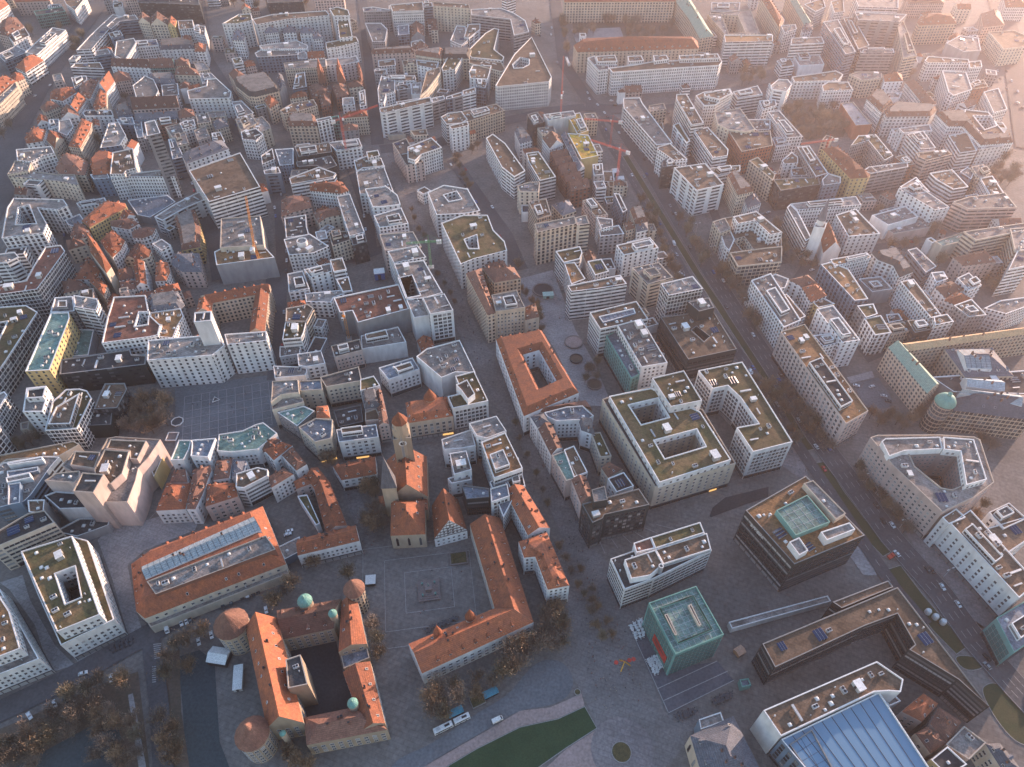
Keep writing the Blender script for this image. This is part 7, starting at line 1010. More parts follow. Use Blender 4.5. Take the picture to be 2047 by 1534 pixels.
SPOTS = {'monument': (-45.4, 184.8), 'basin': (-30.2, 204.4), 'sculpture': (56.6, 143.7), 'octagon': (-222.2, 305.7), 'square_well': (-221.3, 292.8), 'triangle': (-202.4, 325.3), 'container': (-107.1, 459.2), 'ring1': (24.7, 443.2), 'kiosk': (28.4, 434.7), 'ring2': (45.6, 382.9), 'ring3': (46.3, 365.1), 'ring4': (57.4, 340.0), 'ring5': (55.6, 356.8), 'tent1': (99.1, 619.5), 'tent2': (102.5, 605.8), 'marquee': (-148.5, 147.2), 'box': (-136.4, 136.7), 'shelter1': (-10.5, 129.4), 'shelter2': (-27.2, 120.4), 'bed': (-16.9, 126.3), 'sweeper': (214.6, 205.2), 'well': (-77.7, 189.8), 'cube': (-59.2, 496.7), 'silos': (224.8, 169.1), 'spire': (275.1, 525.8), 'tower': (261.6, 483.8), 'planter': (116.5, 150.3)}
# ------------------------------------------------------------------ buildings
def pairs(a): return [(a[i], a[i + 1]) for i in range(0, len(a), 2)]
def parea(P): return sum(P[i - 1][0] * P[i][1] - P[i][0] * P[i - 1][1] for i in range(len(P))) / 2
def inside(p, P):
    c = False
    for i in range(len(P)):
        a, b = P[i - 1], P[i]
        if (a[1] > p[1]) != (b[1] > p[1]) and p[0] < (b[0] - a[0]) * (p[1] - a[1]) / (b[1] - a[1]) + a[0]: c = not c
    return c
def edist(p, P):
    m = 1e9
    for i in range(len(P)):
        a, b = P[i - 1], P[i]; dx, dy = b[0] - a[0], b[1] - a[1]; L = dx * dx + dy * dy + 1e-9
        t = max(0, min(1, ((p[0] - a[0]) * dx + (p[1] - a[1]) * dy) / L))
        m = min(m, math.hypot(p[0] - a[0] - t * dx, p[1] - a[1] - t * dy))
    return m
def offset(P, d):                                   # move every edge inward (to its left) by d
    n = len(P); out = []
    for i in range(n):
        a, b, c = P[i - 1], P[i], P[(i + 1) % n]
        e1 = Vector((b[0] - a[0], b[1] - a[1])); e2 = Vector((c[0] - b[0], c[1] - b[1]))
        if e1.length < 1e-6 or e2.length < 1e-6: out.append(b); continue
        e1.normalize(); e2.normalize(); n1 = Vector((-e1.y, e1.x)); n2 = Vector((-e2.y, e2.x))
        k = n1 + n2; q = 1 + n1.dot(n2)
        if q < .25: k = k.normalized() if k.length > 1e-6 else n1; out.append((b[0] + k.x * d * 1.6, b[1] + k.y * d * 1.6))
        else: out.append((b[0] + k.x * d / q, b[1] + k.y * d / q))
    return out
CAMP = Vector((0, 0, H_CAM))
def flat_faces(mb, rings, z, mi=0):
    vs3 = [[Vector((x, y, 0)) for x, y in r] for r in rings]; fl = [v for r in vs3 for v in r]
    for t in tessellate_polygon(vs3):
        p = [fl[i] for i in t]
        if (p[1] - p[0]).cross(p[2] - p[0]).z < 0: p = p[::-1]
        mb.face([(v.x, v.y, z) for v in p], mi)
class Bld: pass
def body(B, root, name_prefix, h, wl, rf, rise, rings, z0, near):
    """walls, roof and rim of one block, all as children of root (coordinates already relative)"""
    c, w = wl[0], wl[1]; rk = rf[0]; rc = rf[1]; outer = rings[0]; par = root
    if name_prefix:
        wname, rname = name_prefix, 'roof'
    else: wname, rname = 'wall', 'roof'
    top = h + (.9 if rk == 'f' else 0)
    wb = MB(); cx, cy = B.c; wins = []; run = 0
    for r in rings:
        for i in range(len(r)):
            a, b = r[i], r[(i + 1) % len(r)]; dx, dy = b[0] - a[0], b[1] - a[1]; L = math.hypot(dx, dy)
            if L < .05: continue
            nx, ny = dy / L, -dx / L; mx, my = (a[0] + b[0]) / 2 + cx, (a[1] + b[1]) / 2 + cy
            facing = (nx * -mx + ny * -my) > -.12 * math.hypot(mx, my)
            geo = near and facing and L > 2.6 and w in 'pbghv'
            ph = 0
            wb.face([(a[0], a[1], z0), (b[0], b[1], z0), (b[0], b[1], top), (a[0], a[1], top)], 0 if geo else 1,
                    [(ph, z0 + .3), (ph + L, z0 + .3), (ph + L, top + .3), (ph, top + .3)])
            if geo: wins.append((a, (dx / L, dy / L), L))
    # roof
    rb = MB(); gables = []
    n4 = len(outer) == 4 and len(rings) == 1
    if rk in 'nh' and n4:
        l0 = math.dist(outer[0], outer[1]) + math.dist(outer[2], outer[3]); l1 = math.dist(outer[1], outer[2]) + math.dist(outer[3], outer[0])
        md = int(rf[2]) if len(rf) > 2 and rf[2] in '01' else (0 if l0 >= l1 else 1)
        P = outer if md == 0 else outer[1:] + outer[:1]
        A, Bq, Cq, Dq = P; mid = lambda p, q: ((p[0] + q[0]) / 2, (p[1] + q[1]) / 2)
        span = (math.dist(Bq, Cq) + math.dist(Dq, A)) / 2; rs = rise or max(2.5, min(8, span * .36))
        r0, r1 = mid(A, Dq), mid(Bq, Cq); L = math.dist(r0, r1)
        if rk == 'h':
            s = min(span / 2, L * .42) / L; r0, r1 = (r0[0] + (r1[0] - r0[0]) * s, r0[1] + (r1[1] - r0[1]) * s), (r1[0] + (r0[0] - r1[0]) * s, r1[1] + (r0[1] - r1[1]) * s)
        E = [(p[0], p[1], h) for p in P]; q0, q1 = (*r0, h + rs), (*r1, h + rs)
        rb.face([E[0], E[1], q1, q0]); rb.face([E[2], E[3], q0, q1])
        if rk == 'h': rb.face([E[1], E[2], q1]); rb.face([E[3], E[0], q0])
        else: wb.face([E[1], E[2], q1], 0); wb.face([E[3], E[0], q0], 0); gables = [(E[1], E[2], q1), (E[3], E[0], q0)]
        B.slopes.append((E[0], E[1], q1, q0, rc)); B.slopes.append((E[2], E[3], q0, q1, rc))
        mats = [tile_mat(rc)]
        rr = MB(); rr.bar((*r0, h + rs), (*r1, h + rs), .22)
        obj('ridge', rr.mesh('ridge', [tile_mat(rc)]), par)
    elif rk in 'nhm':
        A = abs(parea(outer)); per = sum(math.dist(outer[i - 1], outer[i]) for i in range(len(outer)))
        wid = 2 * A / per
        if len(rings) > 1: wid *= .6
        t = wid * (.48 if rk != 'm' else .2) if rk != 'm' else (rise * .9 if rise > 5 else min(3.2, wid * .3))
        rs = rise or (4.2 if rk == 'm' else max(2.5, t * .75))
        if rk != 'm' or len(rings) > 1: t = min(t, 5.5 if len(rings) > 1 else 9)
        inn = [offset(r, t) for r in rings]
        for r, q in zip(rings, inn):
            for i in range(len(r)):
                j = (i + 1) % len(r)
                rb.face([(*r[i], h), (*r[j], h), (*q[j], h + rs), (*q[i], h + rs)])
                B.slopes.append(((*r[i], h), (*r[j], h), (*q[j], h + rs), (*q[i], h + rs), rc))
        if rk == 'm' or len(rings) > 1:
            flat_faces(rb, inn, h + rs, 1 if rk == 'm' and rc not in 'rc' else 0)
        else:
            qc = (sum(p[0] for p in inn[0]) / len(inn[0]), sum(p[1] for p in inn[0]) / len(inn[0]))
            for i in range(len(inn[0])): rb.face([(*inn[0][i - 1], h + rs), (*inn[0][i], h + rs), (*qc, h + rs * 1.35)])
        mats = [tile_mat(rc), flat_mat('y')]
    elif rk == 'k':
        qc = (sum(p[0] for p in outer) / len(outer), sum(p[1] for p in outer) / len(outer)); O = offset(outer, -.5); rs = rise or 8
        for i in range(len(O)): rb.face([(*O[i - 1], h - .2), (*O[i], h - .2), (*qc, h + rs)])
        rb.bar((*qc, h + rs - .3), (*qc, h + rs + 1.6), .09)
        mats = [tile_mat(rc)]
    elif rk == 'o':
        qc = (sum(p[0] for p in outer) / len(outer), sum(p[1] for p in outer) / len(outer)); r = math.dist(qc, outer[0])
        rb.lathe([(r * 1.08, h), (r * 1.08, h + r * .12), (r * .98, h + r * .4), (r * .78, h + r * .72), (r * .45, h + r * .95), (r * .2, h + r * 1.05), (r * .2, h + r * 1.3), (r * .24, h + r * 1.32), (.02, h + r * 1.6)], 16, 0, qc)
        mats = [M_GREENC]
    else:
        k = rc
        if c == 'Y' and rc == 'o': k = 'Y'
        if c == 'B' and rc == 's' and name_prefix is None and h > 20: k = 'B'
        flat_faces(rb, rings, h); mats = [flat_mat(k)]
        pb = MB(); tw = .5 if near else .75
        for r in rings:
            q = offset(r, tw)
            for i in range(len(r)):
                j = (i + 1) % len(r)
                pb.face([(*r[i], top), (*r[j], top), (*q[j], top), (*q[i], top)]); pb.face([(*q[i], top), (*q[j], top), (*q[j], h), (*q[i], h)])
        pm = M_GREENC if c == 'T' else M_RIM if c in 'WBGY' else M_RIMD if c == 'D' else M_RIMT
    gb = None
    if rk == 'f' and rise and len(outer) == 4:
        gb = MB(); q = [Vector((*p, h + .05)) for p in offset(outer, .5)]
        for (a, b, c2, d) in ((q[0], q[1], q[3], q[2]), (q[1], q[2], q[0], q[3]))[:1 if c == 'B' and h > 20 else 2]:
            n = max(2, int((a - b).length / rise))
            for i in range(1, n): gb.bar(a.lerp(b, i / n), c2.lerp(d, i / n), .22 if c == 'B' else .11)
    if rk == 'n' and name_prefix == 'glass_roof':
        gb = MB(); n = int((Vector(q0) - Vector(q1)).length / 3)
        for i in range(n + 1): f = i / n; gb.bar(Vector(q0).lerp(Vector(q1), f), Vector(E[0]).lerp(Vector(E[1]), f), .14); gb.bar(Vector(q0).lerp(Vector(q1), f), Vector(E[3]).lerp(Vector(E[2]), f), .14)
    wo = obj(wname, wb.mesh(wname, [wall_mat(c, w, True), wall_mat(c, w, False, B.var)]), root)
    if name_prefix: par = wo
    ro = obj(rname, rb.mesh(rname, mats), par)
    if gb: obj('glazing_bars', gb.mesh('glazing_bars', [M_PLANT if rc in 'tls' and c != 'B' else M_FRAMED if c == 'B' else M_DARK]), ro)
    if rk == 'f': obj('parapet', pb.mesh('parapet', [pm]), par)
    for (a, d, L) in wins: B.win.append((a, d, L, z0, h, w, c))
    if rk == 'f' and parea(outer) > 40 and not rise: B.flats.append((rings, h, rc, c))
    return wo, gables
def windows(B, root):
    big = []; bands = []
    for a, d, L, z0, h, w, c in B.win:
        dk = 2 if c == 'T' else 1 if c in 'DB' else 0; ang = math.atan2(d[1], d[0])
        nx, ny = d[1], -d[0]
        if w == 'v':
            n = max(1, int(L / 5.2)); hh = (h - z0) * .66
            for i in range(n):
                u = L * (i + .5) / n; big.append((a[0] + d[0] * u, a[1] + d[1] * u, z0 + (h - z0) * .18, ang, 1.7, hh, W_LAN)); 
            continue
        base = z0 + .5
        if z0 < 1 and B.kind in 'osa' and L > 5 and h > 11:
            bands.append((a[0] + d[0] * L / 2, a[1] + d[1] * L / 2, .25, ang, L - 1.0, 3.5, SHOP, 'shopfront')); base = 4.4
        if w == 'b':
            k = 0
            while base + k * 3.3 + 2.3 < h: bands.append((a[0] + d[0] * L / 2, a[1] + d[1] * L / 2, base + .6 + k * 3.3, ang, max(1, L - 1.0), 1.6, W_ME[dk][1], 'window_band')); k += 1
            continue
        pitch, ww, wh, fl = WIN[w]; pitch *= VAR[B.var][0]; ww *= VAR[B.var][1]; n = int((L - .8) / pitch) or (1 if L > 2.6 else 0); m = int((h - base - .3) / fl)
        for i in range(n):
            u = (L - n * pitch) / 2 + pitch * (i + .5)
            for k in range(m): big.append((a[0] + d[0] * u, a[1] + d[1] * u, base + fl * k + (fl - wh) / 2, ang, ww, wh, W_ME[dk][0]))
    for x, y, z, ang, sx, sz, me, nm in bands: obj(nm, me, root, (x, y, z), ang, (sx, 1, sz))
    big.sort(key=lambda q: (Vector((q[0] + B.c[0], q[1] + B.c[1], q[2])) - CAMP).length)
    for x, y, z, ang, sx, sz, me in big[:100]: obj('window', me, root, (x, y, z), ang, (sx, 1, sz))
    rest = big[100:]
    if rest:
        mb = MB(); me0 = rest[0][6]
        vs0 = [v.co.copy() for v in me0.vertices]; fs0 = [(tuple(p.vertices), p.material_index) for p in me0.polygons]
        for x, y, z, ang, sx, sz, me in rest:
            Mx = Matrix.Translation((x, y, z)) @ Matrix.Rotation(ang, 4, 'Z') @ Matrix.Diagonal((sx, 1, sz, 1))
            vv = [Mx @ v for v in vs0]
            for f, mi in fs0: mb.face([vv[i] for i in f], mi)
        o = obj('window', mb.mesh('window_rest', list(me0.materials)), root); o['kind'] = 'stuff'
def clutter(B, root, subs, dist):
    for idx, (rings, h, rc, c) in enumerate(B.flats):
        P = rings[0]; A = abs(parea(P)) - sum(abs(parea(r)) for r in rings[1:])
        xs = [p[0] for p in P]; ys = [p[1] for p in P]
        n = int(min(20 if dist < 560 else 11, A / (36 if dist < 560 else 52))); n = max(n, 1)
        if dist > 850: n = min(n, 5)
        e = max(range(len(P)), key=lambda i: math.dist(P[i - 1], P[i])); ang = math.atan2(P[e][1] - P[e - 1][1], P[e][0] - P[e - 1][0])
        put = []
        for k in range(n):
            me, rad = random.choice(((AC, 1.7), (AC, 1.7), (DOME, 1.1), (DOME, 1.1), (VENT, .6), (PLANTROOM, 3), (DUCT, 3.2), (SOLAR, 3)) if rc not in 'ts' else ((VENT, .6), (AC, 1.7), (DOME, 1.1)))
            s = random.uniform(.8, 1.35)
            for _ in range(12):
                p = (random.uniform(min(xs), max(xs)), random.uniform(min(ys), max(ys)))
                if not inside(p, P) or edist(p, P) < rad * s + .9: continue
                if any(inside(p, r) or edist(p, r) < rad * s + .9 for r in rings[1:]): continue
                if any((inside(p, q) or edist(p, q) < rad * s + .5) and hh > h for q, hh in subs): continue
                if any(math.dist(p, q) < rad * s + r2 for q, r2 in put): continue
                put.append((p, rad * s)); obj(me.name.split('.')[0], me, root, (p[0], p[1], h), ang + random.choice((0, math.pi / 2)), (s, s, s)); break
def slopes(B, root, dist):
    nd = 0
    for E0, E1, q1, q0, rc in B.slopes:
        L = math.dist(E0[:2], E1[:2]); a = Vector(E0); b = Vector(E1); up = ((Vector(q0) + Vector(q1)) / 2 - (a + b) / 2)
        if L < 9 or up.length < 3: continue
        d = (b - a).normalized(); ang = math.atan2(d.y, d.x)
        n = int(L / (6.5 if dist < 600 else 9)); 
        if rc in 'rbs' and n > 0 and nd < 26:
            if rc not in DORMERS: DORMERS[rc] = dormer_mesh(rc)
            use = random.choice((0, 0, 1)) if up.z / math.hypot(up.x, up.y) > .5 else 1
            for i in range(n):
                t = (i + .5) / n
                lim = abs(t - .5) * 2 < .82
                if not lim: continue
                p = a + (b - a) * t + up * (.22 if use == 0 else .4)
                if use == 0: obj('dormer', DORMERS[rc], root, p, ang); nd += 1
                elif random.random() < .7:
                    o = obj('roof_window', RWIN, root, p); nd += 1
                    nrm = d.cross(up).normalized(); o.rotation_euler = Matrix((d, nrm.cross(d), nrm)).transposed().to_euler()
        for k in range(1 if L < 25 else 2):
            t = random.uniform(.25, .75); p = a + (b - a) * t + up * random.uniform(.7, .92); obj('chimney', CHIM, root, p, ang)
ROOTS = {}
KINDS = dict(o=('office_building', 'office building'), a=('apartment_building', 'apartment building'), t=('town_house', 'house'), s=('commercial_building', 'commercial building'), house=('gabled_house', 'house'), church=('church', 'church'), old_chancellery=('historic_building', 'historic building'), old_castle=('castle', 'castle'), museum_cube=('museum', 'museum'), kiosk=('glass_kiosk', 'kiosk'))
def dec(st):
    out = []
    for part in st.split('/'):
        v = [int(q) for q in part.split()]; x = y = 0; P = []
        for i in range(0, len(v), 2): x += v[i]; y += v[i + 1]; P.append((x / 10, y / 10))
        out.append(P)
    return out
def expand(l):
    for i, q in enumerate(SHORTS): l = l.replace('@%d@' % i, 'the ' + q).replace('~%d@' % i, q)
    return l
BUILDINGS = [(b[0], expand(b[1])) + b[2:] for b in BUILDINGS]
AUTO = set()
for bi, (kd, label, h, wl, rf, rise, rings, subs) in enumerate(BUILDINGS):
    nm, cat = KINDS[kd]
    rings = dec(rings); B = Bld(); B.var = bi % 4; B.win = []; B.flats = []; B.slopes = []
    B.kind = {'office_building': 'o', 'apartment_building': 'a', 'commercial_building': 's'}.get(nm, 'x')
    P = rings[0]; cx, cy = sum(p[0] for p in P) / len(P), sum(p[1] for p in P) / len(P); B.c = (cx, cy)
    dist = math.sqrt(cx * cx + cy * cy + H_CAM ** 2); near = dist < 545
    rel = lambda rs: [[(x - cx, y - cy) for x, y in r] for r in rs]
    root = thing(nm, label, cat, (cx, cy, 0)); ROOTS[label] = root
    wo, gables = body(B, root, None, h, wl, rf, rise, rel(rings), 0, near)
    sub_polys = []
    for (sn, sh, sw, sr, srise, srings) in subs:
        sr_ = rel(dec(srings)); q = sr_[0]; mc = (sum(p[0] for p in q) / len(q), sum(p[1] for p in q) / len(q))
        ins = inside(mc, rel(rings)[0]) and all(inside(p, offset(rel(rings)[0], -1.5)) for p in q); z0 = h - .3 if ins and sh > h and nm not in ('church', 'castle') else 0
        so, _ = body(B, root, sn, sh, sw, sr, srise, sr_, z0, near); sub_polys.append((q, sh))
        if sn in ('clock_stage',):
            e = min(range(len(q)), key=lambda i: (q[i - 1][1] + q[i][1])); a, b = q[e - 1], q[e]; ang = math.atan2(b[1] - a[1], b[0] - a[0])
            m = MB(); m.lathe([(2.3, 0), (2.3, .25), (1.95, .3), (0, .3)], 24, 0); m.lathe([(1.5, .31), (1.2, .33), (0, .33)], 24, 1); m.bar((0, 0, .36), (0, 1.5, .36), .12, 2); m.bar((0, 0, .36), (.9, -.4, .36), .14, 2)
            o = obj('clock_face', m.mesh('clock_face', [M_WHITE, M_DARK, M_WHITE]), so, ((a[0] + b[0]) / 2, (a[1] + b[1]) / 2, sh - 3.4)); o.rotation_euler = (math.pi / 2, 0, ang)
            for kx in range(len(q)):
                pass
    if not subs and rf[0] == 'f' and not rise and len(rings) == 1 and len(P) == 4 and abs(parea(P)) > 170 and h > 12 and random.random() < .6:
        u0, v0 = random.choice(((.1, .12), (.35, .1), (.12, .4), (.2, .2))); u1, v1 = u0 + random.uniform(.35, .55), v0 + random.uniform(.4, .5); q = rel(rings)[0]
        bl = lambda u, v: tuple((q[0][k] * (1 - u) + q[1][k] * u) * (1 - v) + (q[3][k] * (1 - u) + q[2][k] * u) * v for k in (0, 1))
        pp = [bl(u0, v0), bl(u1, v0), bl(u1, v1), bl(u0, v1)]; body(B, root, 'penthouse', h + 3.1, (wl[0] if wl[0] in 'WCG' else 'W') + 'b', 'f' + random.choice('byld'), 0, [pp], h - .2, near); sub_polys.append((pp, h + 3))
    if near: windows(B, root)
    clutter(B, root, sub_polys, dist); slopes(B, root, dist)
    if nm == 'gabled_house':
        for E0, E1, q in gables:
            a, b, t = Vector(E0), Vector(E1), Vector(q)
            if (a.y + b.y) / 2 > 0: continue
            nrm = Vector((b.y - a.y, a.x - b.x, 0)).normalized() * .12; m = MB()
            for k in range(6): f = k / 6; m.bar(a.lerp(t, f) + nrm, b.lerp(t, f) + nrm, .3)
            for k in range(1, 10):
                f = k / 10; p = a.lerp(b, f); hgt = 1 - abs(f - .5) * 2; m.bar(p + nrm, p + nrm + Vector((0, 0, (t.z - a.z) * hgt)), .2)
            obj('timber_frame', m.mesh('timber_frame', [plain('timber', (.09, .06, .05))]), root)
            ang = math.atan2(b.y - a.y, b.x - a.x)
            for k in range(4):
                n = 6 - k * 2
                for i in range(max(1, n)):
                    p = a.lerp(b, .5 + (i - (max(1, n) - 1) / 2) * .13) + Vector((0, 0, .9 + k * 2.5)) + nrm; obj('window', W_ME[0][0], root, p, ang, (1.1, 1, 1.3))
# ------------------------------------------------------------------ ground
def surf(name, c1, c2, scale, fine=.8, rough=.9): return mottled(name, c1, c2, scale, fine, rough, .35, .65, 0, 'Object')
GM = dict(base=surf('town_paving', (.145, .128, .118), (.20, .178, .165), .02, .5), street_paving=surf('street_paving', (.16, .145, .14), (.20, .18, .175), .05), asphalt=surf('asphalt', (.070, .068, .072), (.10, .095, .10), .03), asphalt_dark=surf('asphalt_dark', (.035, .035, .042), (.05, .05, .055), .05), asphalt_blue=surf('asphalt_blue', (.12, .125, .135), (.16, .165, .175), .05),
    asphalt_teal=surf('asphalt_teal', (.045, .06, .068), (.06, .075, .08), .04), paving_light=surf('paving_light', (.19, .165, .165), (.23, .20, .195), .05), paving_pale=surf('paving_pale', (.27, .25, .25), (.33, .305, .30), .06), slate_paving=surf('slate_paving', (.09, .09, .105), (.12, .115, .13), .08),
    gravel_brown=surf('gravel_brown', (.13, .09, .07), (.085, .07, .05), .07), gravel_pink=surf('gravel_pink', (.34, .25, .23), (.28, .21, .19), .06), lawn=surf('lawn', (.02, .05, .02), (.03, .062, .026), .08, 1.5), hedge=surf('hedge', (.05, .05, .022), (.10, .08, .035), .5, 2), median_grass=surf('median_grass', (.038, .05, .02), (.06, .058, .026), .12, 1.5))
for k in ('base', 'street_paving', 'paving_light', 'paving_pale'):
    t = GM[k].node_tree; b = t.nodes['Principled BSDF']; src = b.inputs['Base Color'].links[0].from_socket; tc = t.nodes.new('ShaderNodeTexCoord'); mp = t.nodes.new('ShaderNodeMapping'); mp.inputs['Rotation'].default_value = (0, 0, .35); t.links.new(tc.outputs['Object'], mp.inputs[0])
    br = t.nodes.new('ShaderNodeTexBrick'); br.inputs['Scale'].default_value = .10; br.inputs['Mortar Size'].default_value = .014; br.inputs['Color1'].default_value = (.94, .94, .94, 1); br.inputs['Color2'].default_value = (1.06, 1.06, 1.06, 1); br.inputs['Mortar'].default_value = (.8, .8, .8, 1); t.links.new(mp.outputs[0], br.inputs[0])
    src = mix_col(t, 1.0, src, br.outputs[0], 'MULTIPLY'); t.links.new(mix_col(t, 1.0, src, ramp(t, noise(t, .11, 6), .48, .66, 1, .84), 'MULTIPLY'), b.inputs['Base Color'])
gmb = MB(); gmb.face([(-4000, -2500, 0), (4000, -2500, 0), (4000, 6000, 0), (-4000, 6000, 0)])
g = obj('ground', gmb.mesh('ground', [GM['base']])); g['kind'] = 'structure'
def ribbon(mb, P, w, z):
    n = len(P); Lf = []; Rt = []
    for i in range(n):
        a, b = P[max(0, i - 1)], P[min(n - 1, i + 1)]; dx, dy = b[0] - a[0], b[1] - a[1]; l = math.hypot(dx, dy) or 1
        Lf.append((P[i][0] - dy / l * w / 2, P[i][1] + dx / l * w / 2, z)); Rt.append((P[i][0] + dy / l * w / 2, P[i][1] - dx / l * w / 2, z))
    for i in range(n - 1): mb.face([Rt[i], Rt[i + 1], Lf[i + 1], Lf[i]])
zz = .02
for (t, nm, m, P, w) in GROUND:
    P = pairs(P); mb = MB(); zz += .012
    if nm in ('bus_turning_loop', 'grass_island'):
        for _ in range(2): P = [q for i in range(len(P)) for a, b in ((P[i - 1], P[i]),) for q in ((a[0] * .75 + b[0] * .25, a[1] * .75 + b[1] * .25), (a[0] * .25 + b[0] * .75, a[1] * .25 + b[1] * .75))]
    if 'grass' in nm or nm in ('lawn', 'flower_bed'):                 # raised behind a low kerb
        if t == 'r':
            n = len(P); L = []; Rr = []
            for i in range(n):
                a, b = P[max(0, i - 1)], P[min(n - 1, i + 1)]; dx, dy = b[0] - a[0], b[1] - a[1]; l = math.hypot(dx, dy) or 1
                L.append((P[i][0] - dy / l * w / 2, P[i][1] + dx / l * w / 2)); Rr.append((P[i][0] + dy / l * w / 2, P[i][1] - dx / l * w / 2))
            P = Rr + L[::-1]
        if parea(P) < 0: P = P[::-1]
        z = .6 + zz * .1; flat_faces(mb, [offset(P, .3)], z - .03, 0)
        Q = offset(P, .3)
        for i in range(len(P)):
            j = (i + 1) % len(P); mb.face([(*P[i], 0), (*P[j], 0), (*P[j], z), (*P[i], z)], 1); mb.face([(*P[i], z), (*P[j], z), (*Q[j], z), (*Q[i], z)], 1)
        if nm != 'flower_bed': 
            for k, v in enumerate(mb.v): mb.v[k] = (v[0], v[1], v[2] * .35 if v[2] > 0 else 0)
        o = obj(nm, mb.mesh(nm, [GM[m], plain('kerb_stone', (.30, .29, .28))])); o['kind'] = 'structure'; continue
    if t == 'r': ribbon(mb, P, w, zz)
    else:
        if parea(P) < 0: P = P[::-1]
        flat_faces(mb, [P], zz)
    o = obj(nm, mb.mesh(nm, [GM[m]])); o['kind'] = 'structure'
mb = MB()
for P, w in LINES: ribbon(mb, pairs(P), w, zz + .03)
o = obj('road_marking', mb.mesh('road_marking', [plain('marking_paint', (.34, .33, .33), .7)])); o['kind'] = 'structure'
# ------------------------------------------------------------------ trees
M_BARK = plain('bark', (.10, .075, .055)); TW = []
for k, cc in enumerate(((.28, .20, .14), (.24, .19, .15), (.31, .21, .13), (.21, .175, .12))): TW.append(mottled('twigs_%d' % k, cc, tuple(x * .6 for x in cc), .6, 3, .9, .3, .7, .25))
def tree_protos():
    out = []
    for k in range(4):
        rnd = random.Random(40 + k); tb = MB(); cb = MB(); top = Vector((0, 0, .9))
        tb.bar((0, 0, 0), (0, 0, .75), .075, 0, .055); ends = []
        for i in range(9):
            a = i * 2.4 + rnd.random(); e = rnd.uniform(.35, 1.25); L = rnd.uniform(.75, 1.05)
            p0 = Vector((0, 0, rnd.uniform(.5, .8))); p1 = p0 + Vector((math.cos(a) * math.cos(e), math.sin(a) * math.cos(e), math.sin(e))) * L
            tb.bar(p0, p1, .04, 0, .012); ends.append((p0, p1))
        for i in range(1250):
            p0, p1 = rnd.choice(ends); c = p0.lerp(p1, rnd.uniform(.3, 1.02)) + Vector((rnd.gauss(0, .2), rnd.gauss(0, .2), rnd.gauss(.04, .17)))
            d = (c - Vector((0, 0, .5))).normalized() + Vector((rnd.gauss(0, .5), rnd.gauss(0, .5), rnd.gauss(.2, .5))); d.normalize()
            L = rnd.uniform(.10, .26); w = d.cross(Vector((rnd.random(), rnd.random(), rnd.random()))).normalized() * rnd.uniform(.014, .038)
            cb.face([c - d * L * .5 - w, c - d * L * .5 + w, c + d * L * .5])
        out.append((tb.mesh('tree_trunk', [M_BARK]), cb.mesh('tree_crown', [TW[k]])))
    return out
TP = tree_protos()
TL3 = []
for part in TREES.split(';'):
    z, v = part.split(':'); v = [int(q) for q in v.split()]
    for i in range(0, len(v), 3): TL3.append((int(z), v[i] + random.uniform(-.4, .4), v[i + 1] + random.uniform(-.4, .4), v[i + 2] / 10))
for z, x, y, r in TL3:
    tm, cm = TP[random.randrange(4)]; s = r * 1.28
    t = thing('bare_tree', TREE_LABELS[z], 'tree', (x, y, 0), random.uniform(0, 6.28), TREE_LABELS[z].replace('tree', 'trees', 1))
    sc = (s, s, s * random.uniform(1.25, 1.6)); obj('trunk', tm, t, scale=sc); obj('crown', cm, t, scale=sc)
# ------------------------------------------------------------------ vehicles
M_TYRE = plain('tyre', (.02, .02, .02)); CARCOL = dict(w=(.70, .70, .70), g=(.30, .31, .33), d=(.035, .037, .042), r=(.42, .04, .03), b=(.04, .10, .28)); CARN = dict(w='white', g='grey', d='dark', r='red', b='blue')
def extrude_profile(mb, prof, y0, y1, mi=0, taper=1.0):
    n = len(prof); 
    for i in range(n):
        (x0, z0), (x1, z1) = prof[i], prof[(i + 1) % n]; mb.face([(x0, y0, z0), (x1, y0, z1), (x1, y1, z1), (x0, y1, z0)], mi)
    mb.face([(x, y1, z) for x, z in prof], mi); mb.face([(x, y0, z) for x, z in prof][::-1], mi)
wh = MB(); wh.lathe([(0, -.1), (.32, -.1), (.32, .1), (.2, .11), (0, .11)], 12)
WHEEL = wh.mesh('wheel', [M_TYRE])
def wheels(root, xs, y, r=1.0):
    for x in xs:
        for s in (-1, 1): o = obj('wheel', WHEEL, root, (x, s * y, .32 * r), 0, (r, r, r)); o.rotation_euler = (math.pi / 2, 0, 0)
CAR_ME = {}
def car_meshes(c):
    if c not in CAR_ME:
        m, t, b = new_mat('car_paint_' + c, CARCOL[c], .25, .1, .6); mb = MB()
        extrude_profile(mb, [(-2.15, .25), (2.15, .25), (2.2, .65), (1.9, .85), (.9, .95), (-2.1, .98), (-2.2, .6)], -.88, .88)
        extrude_profile(mb, [(-1.75, .97), (.95, .94), (.25, 1.43), (-1.25, 1.45)], -.72, .72)
        wb = MB(); extrude_profile(wb, [(-1.78, 1.02), (.93, 1.0), (.30, 1.38), (-1.28, 1.40)], -.745, .745)
        wb.face([(.95, -.62, .985), (.95, .62, .985), (.30, .58, 1.43), (.30, -.58, 1.43)]); wb.face([(-1.78, .62, 1.0), (-1.78, -.62, 1.0), (-1.30, -.58, 1.44), (-1.30, .58, 1.44)])
        CAR_ME[c] = (mb.mesh('car_body', [m]), wb.mesh('car_windows', [M_GLASS]))
    return CAR_ME[c]
v = CARS.split()
